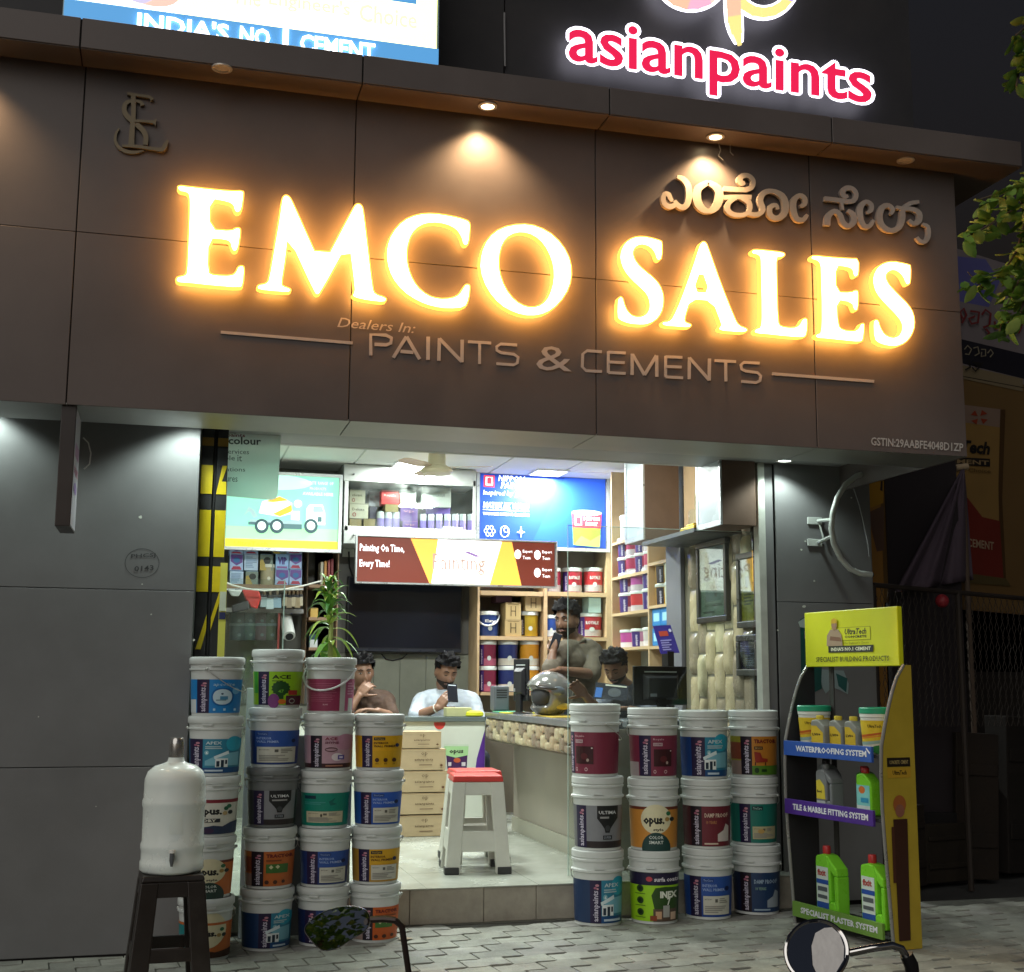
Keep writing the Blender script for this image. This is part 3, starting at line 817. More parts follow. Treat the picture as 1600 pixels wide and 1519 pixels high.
# ================================================================ PAINT BUCKETS
bw = M('bucket_white_plastic', (.60, .63, .61), rough=.38, var=.05, scale=9, dirt=.06)
bg_ = M('bucket_grey_plastic', (.17, .18, .18), rough=.4, var=.05, scale=9, dirt=.06)
wire = M('bail_wire', (.55, .55, .52), rough=.35, metal=.7)
wplast = M('bail_plastic', (.72, .74, .74), rough=.4)
CUTS = [math.sin(math.radians(a)) for a in range(-84, 85, 7)]
def strip(p, x0=-.62, x1=-.2, col='251c3f', txt='c4bfd0'):
    p.rect(x0, x1, 0, 1, col)
    w = x1-x0
    p.text('asianpaints', x0+w*.24, x1-w*.14, .04, .76, txt, bold=.02, vert=True)
    p.ell(x0+w*.62, .88, w*.17, .032, 'b9808f', 10); p.ell(x0+w*.45, .82, w*.14, .028, 'a35d78', 10); p.ell(x0+w*.66, .80, w*.10, .022, 'c99aa0', 8)
def small_lines(p, x0, x1, y0, y1, n, col):
    for i in range(n):
        y = y0+(y1-y0)*(i+.5)/n; h = (y1-y0)/n*.28
        p.rect(x0, x0+(x1-x0)*random.uniform(.55, 1), y-h, y+h, col)
def paper(p, x0, x1, y0, y1, c='c3c2b5'):
    p.rect(x0, x1, y0, y1, c)
    w = x1-x0
    p.text('BATCH NO.', x0+.06*w, x0+.34*w, y0+.78*(y1-y0), y0+.86*(y1-y0), '55554f'); p.rect(x0+.46*w, x0+.56*w, y0+.66*(y1-y0), y0+.84*(y1-y0), '5b5a52')
    small_lines(p, x0+.62*w, x1-.06*w, y0+.6*(y1-y0), y0+.9*(y1-y0), 3, '8a897f'); small_lines(p, x0+.06*w, x1-.05*w, y0+.08*(y1-y0), y0+.5*(y1-y0), 4, '93928a')
def house(p, cx, cy, k, wall='dfe6e6', dark='1d3040', roof='cfe0e4'):
    p.poly([(cx-.42*k, cy+.20*k), (cx+.30*k, cy+.42*k), (cx+.34*k, cy+.30*k), (cx-.38*k, cy+.10*k)], roof)
    p.rect(cx-.34*k, cx+.30*k, cy-.22*k, cy+.12*k, wall)
    p.rect(cx-.28*k, cx-.12*k, cy-.20*k, cy+.02*k, dark); p.rect(cx-.05*k, cx+.10*k, cy-.22*k, cy+.06*k, dark); p.rect(cx+.16*k, cx+.26*k, cy-.10*k, cy+.06*k, dark)
def d_apcolite(p):
    p.rect(-.99, -.78, 0, .40, 'cdd4d6'); strip(p, -.74, -.27)
    p.text('apcolite', -.12, .70, .78, .90, 'a9cfe6', .01, .2)
    p.poly([(.25+.43*math.copysign(abs(math.cos(a))**.8, math.cos(a)), .48+.27*math.copysign(abs(math.sin(a))**.8, math.sin(a))) for a in [math.radians(x) for x in range(0, 360, 15)]], '0f5f9e')
    p.poly([(.25+.37*math.copysign(abs(math.cos(a))**.9, math.cos(a)), .48+.23*math.copysign(abs(math.sin(a))**.9, math.sin(a))) for a in [math.radians(x) for x in range(0, 360, 15)]], 'bcd3de')
    p.rect(.16, .46, .40, .50, '4a86a8'); p.ell(.24, .57, .05, .025, '1f3a55'); p.rect(.0, .40, .37, .40, '6c8a96'); p.ell(.74, .66, .13, .10, '6db0dc')
    for x in (-.1, .3, .7): p.rect(x, x+.09, .07, .14, 'a9cfe6')
def d_apex(p, x0=-.95, x1=-.47):
    p.rect(x1, 1, 0, 1, '2f7f9b'); p.ell(.72, .86, .30, .22, '2c9fbb'); p.rect(x1, 1, 0, .16, '1b4c7e')
    strip(p, x0, x1)
    p.text('APEX', x1+.12, x1+.72, .84, .93, 'c3d6da', .02); small_lines(p, x1+.1, x1+.8, .70, .80, 2, 'a9c2c8')
    p.ell(x1+.16, .60, .09, .07, '7fb5c0', 12); p.text('6', x1+.12, x1+.21, .56, .64, 'e6eef0', .02)
    p.poly([(.9, .62), (.2, .56), (x1+.1, .36), (x1+.1, .22), (.9, .22)], '74aec0'); house(p, .28, .34, .75); small_lines(p, x1+.1, .8, .03, .12, 1, 'b9cbd8')
def d_opusdry(p):
    p.rect(-1, 1, .90, 1, '7b2530'); p.text('opus.', -.55, .42, .50, .72, '191c1d', .05)
    for x, y, c in ((.56, .74, '1f5a40'), (.72, .62, '1b2527'), (.52, .60, 'b9a071'), (.66, .80, '2b6a4c')): p.ell(x, y, .09, .06, c, 12)
    p.rect(-.5, .35, .34, .45, '2a2f34'); p.text('DRY', -.30, .20, .355, .435, 'd8d6c8', .04)
    p.poly([(-1, 0), (1, 0), (1, .36), (.75, .33), (.45, .22), (.1, .25), (-.3, .20), (-1, .24)], '22324f'); p.ell(-.1, .10, .22, .08, '3a2746')
def d_opusstyle(p, dark='243b34'):
    p.rect(-1, 1, .93, 1, '6b3322'); p.ell(.1, .70, .62, .36, 'd9d2ae', 26); p.text('opus.', -.42, .46, .52, .74, '17191a', .05); p.text('style', -.02, .42, .40, .48, '24272a', .03)
    for x, y, c in ((.60, .84, '2a6b45'), (.74, .70, '1b2624'), (.55, .70, 'a7874b')): p.ell(x, y, .09, .055, c, 12)
    p.ell(.1, .0, .60, .38, dark, 24); p.text('COLOR', -.2, .40, .22, .30, 'cfd6cf', .02); p.text('SMART', -.2, .40, .10, .18, 'cfd6cf', .02)
def d_opusold(p):
    p.rect(-1, -.68, 0, 1, '1d7a7d'); p.text('OPUS', -.95, -.74, .06, .60, 'd9e4dd', .02, vert=True)
    p.ell(.12, .80, .66, .52, 'd9d2ae', 26); p.rect(-1, 1, .93, 1, 'b9622c'); p.text('opus.', -.42, .44, .56, .74, '17191a', .05)
    for x, y, c in ((.62, .80, '2a6b45'), (.70, .64, '24302c'), (.52, .64, 'a7874b')): p.ell(x, y, .08, .055, c, 12)
    p.poly([(-1, 0), (1, 0), (1, .22), (.4, .16), (-.2, .26), (-1, .30)], '3c2319')
def d_ace(p):
    p.rect(-.95, -.80, .35, 1, '3f9a36'); strip(p, -.78, -.34); p.rect(-.34, 1, 0, 1, '8fbf1e')
    p.text('ACE', -.22, .52, .78, .90, '14190f', .03); small_lines(p, -.22, .5, .70, .74, 1, '2d3a12')
    p.poly([(.14+(.34+(.05 if i % 2 else 0))*math.cos(math.pi*i/14), .50+(.20+(.03 if i % 2 else 0))*math.sin(math.pi*i/14)) for i in range(28)], '1f4a1d'); p.rect(.02, .26, .18, .36, '1f4a1d')
    p.text('47', .04, .26, .36, .46, '69a835', .02); p.ell(-.14, .12, .24, .22, '7a3a78', 18); p.rect(.36, .96, .0, .28, '4c2331'); p.rect(.45, .80, .30, .44, '9e2f28'); p.ell(.20, .10, .16, .07, 'c66a22'); p.ring(.60, .12, .12, .08, .03, '9a9a92')
def d_primer(p, top='2a4f9a', base='20304f', hasstrip=True, txt='93a9d6', x0=-.70, x1=-.26, pc='c3c2b5', small=False):
    a = x1 if hasstrip else -.78
    p.rect(a, 1, .52, 1, top)
    if hasstrip: strip(p, x0, x1)
    p.rect(a+.06, a+.52, .86, .95, '1b1c2c' if txt != '93a9d6' else '22407f'); p.text('TruCare', a+.10, a+.48, .88, .93, txt if txt == '93a9d6' else 'd8b23a', .01)
    p.text('INTERIOR', a+.06, a+.66, .74, .81, txt, .02); p.text('WALL PRIMER', a+.06, a+.96, .64, .71, txt, .02)
    p.ell(.76, .70, .08, .06, '15204a', 10)
    if small: 
        for i in range(3): p.ell(a+.20+i*.36, .24, .09, .065, '4a2c17', 14)
        p.text('100', a+.14, a+.26, .10, .15, '5a3a17'); p.text('80', a+.50, a+.62, .10, .15, '5a3a17'); p.text('20', a+.86, a+.96, .10, .15, '5a3a17')
    else: paper(p, a+.08, .86, .06, .52, pc)
def d_ultima(p, x0=-.72, x1=-.32):
    p.rect(x1, .92, .16, 1, '83858a'); p.rect(x1, 1, 0, .16, '2c2527'); strip(p, x0, x1)
    p.poly([(-.12, 1), (.74, 1), (.74, .70), (.56, .56), (.44, .46), (.40, .36), (.22, .36), (.18, .46), (.06, .56), (-.12, .70)], '1e2022')
    p.text('ULTIMA', -.05, .66, .80, .88, 'd5d7d8', .02); small_lines(p, 0, .6, .68, .76, 1, '9a9a9a'); p.ell(.31, .47, .10, .07, '3c3f42'); p.rect(.12, .50, .20, .30, '24272b'); p.text('SUPER', .16, .46, .22, .28, '9aa3ad', .01)
def d_tractor(p, x0=-.70, x1=-.22, top='b9632a', gr='3f6b2c', chair=False):
    p.rect(x1, 1, 0, 1, top); p.rect(-1, x0, .4, .84, '7b3f2c'); p.rect(-1, x0, 0, .36, '8f7a72'); strip(p, x0, x1, '1c1420')
    p.text('TRACTOR', x1+.10, .92, .82, .93, '6d1f16', .05)
    if chair:
        p.rect(x1+.10, x1+.46, .66, .74, '201a18'); p.text('EMULSION', x1+.14, x1+.42, .68, .72, 'd8a55a'); p.rect(x1, 1, 0, .24, gr)
        p.poly([(x1+.10, .60), (x1+.36, .58), (x1+.44, .44), (x1+.66, .42), (x1+.66, .34), (x1+.14, .32)], '8e2c1e'); p.rect(x1+.12, x1+.16, .25, .33, '3a1a14'); p.rect(x1+.55, x1+.59, .25, .33, '3a1a14'); p.ell(x1+.20, .12, .10, .07, '1c3a16', 12); p.rect(x1+.40, x1+.62, .08, .15, '1c3a16')
    else:
        p.rect(x1+.10, .74, .38, .64, gr); p.poly([(x1+.30+.09*math.cos(a), .55+.06*math.sin(a)) for a in (0, 1.57, 3.14, 4.71)], 'c9c79a'); p.poly([(x1+.56+.09*math.cos(a), .56+.06*math.sin(a)) for a in (0, 1.57, 3.14, 4.71)], 'c9c79a')
        p.ell(x1+.14, .12, .09, .06, '4a2716', 10); p.ell(x1+.48, .12, .09, .06, '4a2716', 10); p.ell(x1+.80, .13, .07, .05, '4a2716', 10); small_lines(p, x1+.1, .9, .70, .78, 1, '7c4018')
def d_pinkback(p):
    p.rect(.42, .64, 0, 1, 'b6b7b3'); p.rect(.64, 1, 0, 1, 'b0567f'); p.rect(.78, .96, 0, .4, 'c9cccc')
    for i in range(11): p.rect(-.80, random.uniform(.0, .28), .30+i*.055, .312+i*.055, 'b56a80')
    p.text('GLOSS', -.30, -.08, .18, .22, 'd8a9b6', .02); small_lines(p, .70, .95, .5, .9, 5, 'd59ab5')
def d_shyne(p):
    p.rect(-1, 1, .14, 1, 'b693a0'); p.ell(.7, .8, .4, .25, 'b5849a'); p.rect(-1, 1, 0, .14, '3a1a1e'); strip(p, -.72, -.26, '1c1220')
    p.text('ACE', -.14, .36, .86, .95, '7c2740', .03); p.text('SHYNE', -.14, .42, .75, .82, '6a3146', .03)
    p.ring(.12, .57, .26, .07, .03, '5b3a3f'); p.ell(.38, .34, .24, .12, 'd6ccd0'); p.rect(.40, .66, .26, .40, '5a4c92'); p.rect(.46, .60, .30, .36, 'c9c4dd'); small_lines(p, -.1, .8, .03, .11, 1, '9a6a58')
def d_teal(p, x0=None):
    if x0 is not None:
        strip(p, x0, x0+.46); p.rect(x0+.54, x0+.98, .84, .94, '162b33'); p.text('TruCare', x0+.58, x0+.94, .86, .92, '9cc9b9'); paper(p, x0+.54, .9, .10, .42, 'b4ad86'); p.ell(x0+.9, .30, .14, .06, 'b99a5b', 10)
    else:
        p.rect(-.82, -.38, .82, .92, '123243'); small_lines(p, -.82, .05, .64, .74, 2, '3f8f88'); p.poly([(.15, .74), (.42, .86), (.30, .72), (.48, .66), (.22, .62)], '0b5f57'); paper(p, -.76, .74, .10, .44, 'c0b99c'); p.ell(-.15, .32, .04, .05, '3c3a30', 8)
def d_maroon(p):
    p.rect(-1, -.62, 0, .34, 'a59a9c'); strip(p, -.58, -.10); p.text('Royale', .0, .44, .87, .93, 'cfaab2', .01); p.rect(.0, .38, .74, .82, 'b9a0a5'); p.text('LUSTRE', .04, .34, .76, .80, '6b2a3c', .02)
    p.rect(.02, .74, .24, .66, '3a161c'); p.ell(.42, .42, .14, .08, '5a2429'); p.ell(.56, .33, .05, .04, 'b09a90', 8); p.ell(.70, .62, .03, .02, 'd9c9c4', 6); p.ring(.06, .11, .06, .045, .02, 'cfaab2'); p.ring(.50, .11, .06, .045, .02, 'cfaab2')
def d_damp(p, c1='6a2530', c2='cdb9a6'):
    strip(p, -.66, -.20, '1f1620'); p.rect(-.20, 1, 0, 1, c1); p.text('DAMP PROOF', -.08, .86, .72, .83, c2, .03); p.text('10 YEARS', -.02, .42, .56, .64, 'b07a4c' if c1 == '6a2530' else '7fa08c', .02); p.poly([(.46, .12), (.9, .12), (.9, .5), (.78, .56), (.70, .40), (.46, .30)], 'c6bdb7' if c1 == '6a2530' else '8d98a0'); small_lines(p, -.1, .8, .03, .10, 1, c2)
def d_inex(p):
    p.rect(-1, 1, .86, 1.16, '221b3a'); p.ell(-.20, 1.01, .13, .06, 'b9434c'); p.text('surfa coats', .0, .98, .95, 1.06, 'd9d4dd', .03)
    p.poly([(.0, .30), (-.12, .62), (.05, .80), (.45, .83), (1, .80), (1, 0), (.0, 0)], '2f4d1d'); p.text('INEX', .24, .92, .56, .72, 'e6eadb', .05); p.text('7', .52, .66, .38, .56, 'e6eadb', .03)
    p.rect(-.05, .9, .0, .30, '5b4a3e'); p.rect(.05, .30, .06, .24, 'c79f7c'); p.rect(.36, .62, .10, .38, 'a7a8a2'); p.rect(.66, .86, .04, .22, 'd0b49a'); p.rect(-.18, .1, .02, .14, '8a3f28')
    for y in (.78, .50, .22): p.ell(-.56, y, .13, .085, '27421a', 16); p.ell(-.56, y, .07, .045, '12200d', 12); p.rect(-.76, -.36, y-.13, y-.115, '3f6420')
def bucket(base, H, kind, wrapc, design, label, big=False, grey=False, bail=None, yaw=None, group='buckets'):
    base = V(base)
    t = T('paint_bucket', base, label, 'paint bucket', group)
    d = CAM-base; fa = math.atan2(d.y, d.x)+(yaw or 0)       # the printed side faces the street
    pm_ = bg_ if grey else bw
    k = H/.345 if not big else H/.43
    if not big:
        rb, rt, zt = .126, .1385, .262*k
        prof = [(.02, .006), (rb-.006, .004), (rb, .0), (rb, .012), (rt, zt), (rt+.002, zt+.002), (rt+.009, zt+.004), (rt+.009, zt+.012), (rt+.001, zt+.015), (rt+.003, zt+.034)]
        lid = [(rt+.001, zt+.034), (rt+.0085, zt+.035), (rt+.0105, zt+.038), (rt+.0105, H-.012), (rt+.006, H-.003), (rt-.004, H-.001), (rt-.010, H-.006), (rt-.014, H-.012), (.03, H-.012), (.001, H-.012)]
        l0, l1 = .012*k+.004, .212*k
    else:
        rb, rt, zt = .140, .150, .300*k
        prof = [(.02, .006), (rb-.006, .004), (rb, .0), (rb, .014), (rt, zt), (rt+.003, zt+.002), (rt+.012, zt+.006), (rt+.012, zt+.018), (rt+.002, zt+.024), (rt+.003, zt+.066*k)]
        lid = [(rt+.002, zt+.066*k), (rt+.010, zt+.067*k), (rt+.011, zt+.078*k), (rt+.004, zt+.084*k), (rt+.010, zt+.090*k), (rt+.010, H-.008), (rt+.005, H-.002), (rt-.006, H-.001), (rt-.012, H-.010), (.03, H-.010), (.001, H-.010)]
        l0, l1 = .012*k+.004, .262*k
    MB(pm_).lathe(prof, 40, base, cap=False).build('body', t, smooth=35)
    lb = MB(bg_ if grey else bw); lb.lathe(lid, 40, base, cap=False)
    a = fa+random.uniform(-.4, .4)
    lb.X = Matrix.Translation(base) @ Matrix.Rotation(a, 4, 'Z')
    lb.box(rt+.002, rt+.015, -.028, .028, zt+.026, zt+.034)                 # pull tab
    lb.build('lid', t, smooth=35)
    def rad(z): return rb+(rt-rb)*(z/zt)
    def fn(x, y, z):
        an = fa+math.asin(max(-1, min(1, x))); zz = l0+(l1-l0)*y; r = rad(zz)+.0012+z
        return base+V((r*math.cos(an), r*math.sin(an), zz))
    p = Print(); p.rect(-1, 1, 0, 1, wrapc); design(p)
    lm = p.mesh(fn, cuts=CUTS, dz=.00035)
    lm.use(P(wrapc)); n = 20; vs = []
    for i in range(n+1):
        an = fa+math.pi/2+math.pi*i/n
        for zz in (l0, l1): vs.append(base+V(((rad(zz)+.0012)*math.cos(an), (rad(zz)+.0012)*math.sin(an), zz)))
    lm.add(vs, [(2*i, 2*i+2, 2*i+3, 2*i+1) for i in range(n)])
    lm.build('label', t)
    # bail
    zr = zt+.009; R0 = rt+.012
    if bail is None: bail = ('back', .0026, random.uniform(-.3, .3))
    side, rw, off = bail
    pts = []
    for i in range(17):
        s = math.pi*i/16; drop = math.sin(s)
        an = fa+off+math.pi/2-s if side == 'front' else fa+off+math.pi/2+s
        z = zr-drop*(.13 if side == 'front' else .10)*k
        pts.append(base+V(((R0+.004*drop)*math.cos(an), (R0+.004*drop)*math.sin(an), z)))
    h = MB(wplast if rw > .004 else wire).tube(pts, rw, 6)
    for s in (1, -1):
        an = fa+off+s*math.pi/2
        h.sphere(base+V((R0*math.cos(an), R0*math.sin(an), zr)), .009, 8, 5)
    h.build('bail_handle', t, smooth=True)
    return t
def column(u, v, n, utop, vtop, items, big=False, jit=.006, back=.0, group='', xo=.03):
    b0 = atz(u, v, 0)+V((xo, .126, 0)); tp = at(utop, vtop, b0.y-.126)
    H = tp.z/n
    for i, it in enumerate(items):               # listed from the top down
        k = n-1-i; f = k/(n-1)
        x = b0.x+(tp.x-(b0.x-xo))*f*.9+random.uniform(-jit, jit); y = b0.y+back*f+random.uniform(-jit, jit)
        wrapc, des, label = it[:3]; kw = it[3] if len(it) > 3 else {}
        bucket((x, y, k*H), H-.0005, None, wrapc, des, label, big=big, group=group, **kw)
    return H
GL_, GR_ = 'stacked paint buckets at the left of the entrance', 'stacked paint buckets at the right of the entrance'
lam = lambda f, *a, **k: (lambda p: f(p, *a, **k))
column(315, 1503, 5, 340, 1026, [
 ('1f7fc4', d_apcolite, 'white bucket with bright blue apcolite label, top of the leftmost stack', {'bail': ('front', .0026, 1.2)}),
 ('1d5f86', d_apex, 'bucket with teal blue house label directly below the apcolite bucket'),
 ('cfcec2', d_opusdry, 'bucket with cream label over dark navy wave behind the water jar'),
 ('c26a30', d_opusstyle, 'bucket with orange and cream label and dark green base beside the water jar'),
 ('bf6a31', d_opusold, 'bottom bucket of leftmost stack, orange teal label seen through the brown stool'),
], group=GL_, xo=.012)
column(410, 1487, 5, 430, 1014, [
 ('8fbf1e', d_ace, 'white bucket with lime green ACE label, tallest of the left stacks'),
 ('203a78', lam(d_primer, hasstrip=False, base='203a78'), 'blue wall primer bucket with grey paper sticker under the lime ACE bucket'),
 ('3b3d42', d_ultima, 'dark grey bucket with black and silver ULTIMA shield label', {'grey': True}),
 ('a8622f', d_tractor, 'bucket with orange TRACTOR label and green patch, second from ground in its stack'),
 ('1c3a63', lam(d_apex, -.30, .18), 'bottom bucket with navy strip and blue house label beside the leftmost stack'),
], group=GL_)
column(497, 1480, 5, 513, 1027, [
 ('8c3352', d_pinkback, 'bucket with pink text label and white handle hanging across its front', {'bail': ('front', .0055, -.35)}),
 ('b48a96', d_shyne, 'bucket with pale pink ACE SHYNE label under the pink text bucket'),
 ('107f6c', d_teal, 'bucket with teal green label and cream sticker in the third left stack'),
 ('22376f', d_primer, 'blue primer bucket with grey sticker below the teal bucket'),
 ('1d2b57', lam(d_primer, top='22386f'), 'bottom blue primer bucket partly hidden behind the scooter mirror'),
], group=GL_)
column(582, 1474, 4, 590, 1116, [
 ('d2a21c', lam(d_primer, top='d9a51a', txt='3c2410', small=True), 'bucket with plain bright yellow primer label, top of the fourth left stack'),
 ('2451a0', lam(d_primer, top='2a57b4'), 'bright blue primer bucket right below the yellow topped stack end'),
 ('b58c34', lam(d_primer, top='cf9f22', txt='4a2c10'), 'bucket with yellow primer label and grey sticker in the fourth left stack'),
 ('bf5a22', lam(d_tractor, -.48, -.06, 'c05a22'), 'bottom bucket with orange TRACTOR label beside the entrance step'),
], group=GL_)
column(938, 1447, 3, 933, 1100, [
 ('7d3044', d_maroon, 'maroon label bucket, top of the stack nearest the entrance floor', {'yaw': -.9}),
 ('6d6e70', lam(d_ultima, -.90, -.55), 'bucket with black and grey ULTIMA label, middle of the innermost right stack', {'yaw': .1}),
 ('1f3558', lam(d_apex, -.45, .0), 'bottom bucket with dark blue house label next to the counter foot', {'yaw': .15}),
], big=True, group=GR_)
column(1028, 1444, 3, 1023, 1106, [
 ('7a2f45', d_maroon, 'maroon label bucket with navy brand strip facing the street, right stacks'),
 ('c98a3c', lam(d_opusstyle, '1f3f3c'), 'bucket with orange opus label reading COLOR SMART'),
 ('9bcf22', d_inex, 'lime green bucket with navy band reading INEX on the ground'),
], big=True, group=GR_)
column(1113, 1437, 3, 1105, 1110, [
 ('1b3f7d', lam(d_apex, -.52, .05), 'royal blue house label bucket, top of the third right stack'),
 ('4a1d25', d_damp, 'bucket with brown red DAMP PROOF label in the third right stack'),
 ('22458c', lam(d_primer, x0=-.74, x1=-.28), 'bottom blue primer bucket with pale sticker beside the lime bucket'),
], big=True, group=GR_)
column(1190, 1429, 3, 1182, 1110, [
 ('8f8a2e', lam(d_tractor, -.55, -.08, 'b9792a', '4d7a22', True), 'bucket with yellow and green TRACTOR chair label, top of the rightmost stack'),
 ('1a6f62', lam(d_teal, -.60), 'bucket with teal label and cream sticker in the rightmost stack'),
 ('16233f', lam(d_damp, '1d3557', '8fa3b4'), 'bottom bucket with dark navy roof label beside the display rack'),
], big=True, group=GR_)

# ================================================================ WATER JAR ON BROWN STOOL
def taper_stool(t, c, H, wt, wb, mat_leg, mat_seat, rz=0, apron=.10, bar=(.10, .16), lw=.05, seat_t=.03, cap_mat=None, two=None):
    X = Matrix.Translation(V(c)) @ Matrix.Rotation(rz, 4, 'Z')
    def hw(z): return wb+(wt-wb)*z/H
    b = MB(mat_seat); b.X = X
    b.hexa([(-wt-.004, -wt-.004, H-seat_t), (wt+.004, -wt-.004, H-seat_t), (wt+.004, wt+.004, H-seat_t), (-wt-.004, wt+.004, H-seat_t)], [(-wt+.004, -wt+.004, H), (wt-.004, -wt+.004, H), (wt-.004, wt-.004, H), (-wt+.004, wt-.004, H)])
    b.build('seat', t, bevel=.008, seg=3)
    for sx in (-1, 1):
        for sy in (-1, 1):
            b = MB(mat_leg); b.X = X; z1 = H-seat_t-.001
            for z0_, z1_, cap in ((0, z1, 0),):
                A = []; 
                for z in (z0_, z1_):
                    h = hw(z); l = lw*(1 if z else 1.1)
                    A.append([(sx*h, sy*h, z), (sx*(h-l), sy*h, z), (sx*(h-l), sy*(h-l*.55), z), (sx*(h-l*.55), sy*(h-l*.55), z), (sx*(h-l*.55), sy*(h-l), z), (sx*h, sy*(h-l), z)])
                b.add(A[0]+A[1], [tuple(range(6))[::-1], tuple(range(6, 12))]+[(i, (i+1) % 6, 6+(i+1) % 6, 6+i) for i in range(6)])
            leg = b.build('leg', t, bevel=.006, seg=2)
            if cap_mat:
                f = MB(cap_mat); f.X = X; h = hw(0)+.003
                f.box(min(sx*h, sx*(h-lw*1.05)), max(sx*h, sx*(h-lw*1.05)), min(sy*h, sy*(h-lw*1.05)), max(sy*h, sy*(h-lw*1.05)), 0, .045); f.build('foot_cap', leg, bevel=.004)
    for k in range(4):
        R = X @ Matrix.Rotation(k*math.pi/2, 4, 'Z')
        for (za, zb, nm) in ((H-seat_t-apron, H-seat_t-.001, 'apron'), (bar[0], bar[1], 'stretcher')):
            b = MB(mat_leg); b.X = R
            ha, hb = hw(za), hw(zb); th = .016
            i0, i1 = ha-lw+.004, hb-lw+.004
            b.hexa([(-i0, -ha+.004, za), (i0, -ha+.004, za), (i0, -ha+.004+th, za), (-i0, -ha+.004+th, za)], [(-i1, -hb+.004, zb), (i1, -hb+.004, zb), (i1, -hb+.004+th, zb), (-i1, -hb+.004+th, zb)])
            b.build(nm, t, bevel=.005, seg=2)
brown = M('brown_plastic', (.016, .012, .010), rough=.36, var=.1, scale=8, dirt=.10)
sp = at(268, 1368, -.15)
bs_ = T('plastic_stool', (sp.x, -.02, 0), 'dark brown plastic stool carrying the water jar at lower left', 'stool')
taper_stool(bs_, (sp.x, -.02, 0), sp.z, .142, .195, brown, brown, rz=.06, apron=.07, bar=(.165, .225), lw=.082, seat_t=.028)
jar = T('water_jar', (sp.x, -.02, sp.z), 'clear white plastic water dispenser jar standing upside down on the brown stool', 'water jar')
jz = sp.z+.001; r_ = .148
jm = M('jar_plastic', (.86, .95, .93), rough=.26, var=.02, scale=3, trans=.16, ior=1.3)
prof = [(.02, .0), (r_*.90, .0), (r_, .014), (r_, .05), (r_*.97, .06), (r_*.975, .10), (r_, .112), (r_, .13), (r_*.965, .145), (r_*.965, .22), (r_*.97, .295), (r_, .31), (r_, .33), (r_*.965, .345), (r_*.965, .405), (r_*.955, .43), (r_*.87, .465), (r_*.66, .49), (.055, .503), (.040, .512), (.036, .53)]
MB(jm).lathe([(r*1., z) for r, z in prof], 48, (sp.x, -.02, jz), cap=False).build('body', jar, smooth=50)
MB(M('jar_water', (.72, .78, .76), rough=.25, trans=.6, ior=1.33)).lathe([(.02, .005), (r_*.86, .006), (r_*.93, .02), (r_*.93, .2), (r_*.93, .30), (.001, .301)], 32, (sp.x, -.02, jz)).build('water', jar, smooth=50)
MB(M('jar_cap_chrome', (.50, .49, .47), rough=.18, metal=.85)).lathe([(.034, .522), (.036, .53), (.036, .59), (.033, .615), (.028, .622), (.001, .622)], 24, (sp.x, -.02, jz), cap=False).build('cap', jar, smooth=40)
d = (CAM-V((sp.x, -.02, 1.4))); d.z = 0; d.normalize()
tp = V((sp.x, -.02, jz+.085))+d*(r_+.002)
tapo = MB(M('tap_grey', (.10, .11, .12), rough=.3)).tube([tp-d*.01, tp+d*.03], .010, 10).tube([tp+d*.026+V((0, 0, .02)), tp+d*.026+V((0, 0, -.012)), tp+d*.027+V((0, 0, -.04))], [.011, .012, .006], 10)
tapo.build('tap', jar, smooth=40)
MB(M('tap_white', (.75, .77, .75), rough=.35)).tube([tp+d*.026+V((0, 0, .021)), tp+d*.026+V((0, 0, .034))], .015, 12).build('tap_knob', jar, smooth=40)
lab = Print(); lab.rect(0, 1, 0, 1, M('jar_label', (.70, .77, .73), rough=.5))
def jfn(x, y, z):
    an = math.atan2(d.y, d.x)-.12+.42*x; r = r_*.968+.001
    return V((sp.x+r*math.cos(an), -.02+r*math.sin(an), jz+.185+.10*y))
lab.mesh(jfn, cuts=[i/8 for i in range(1, 8)]).build('label', jar)

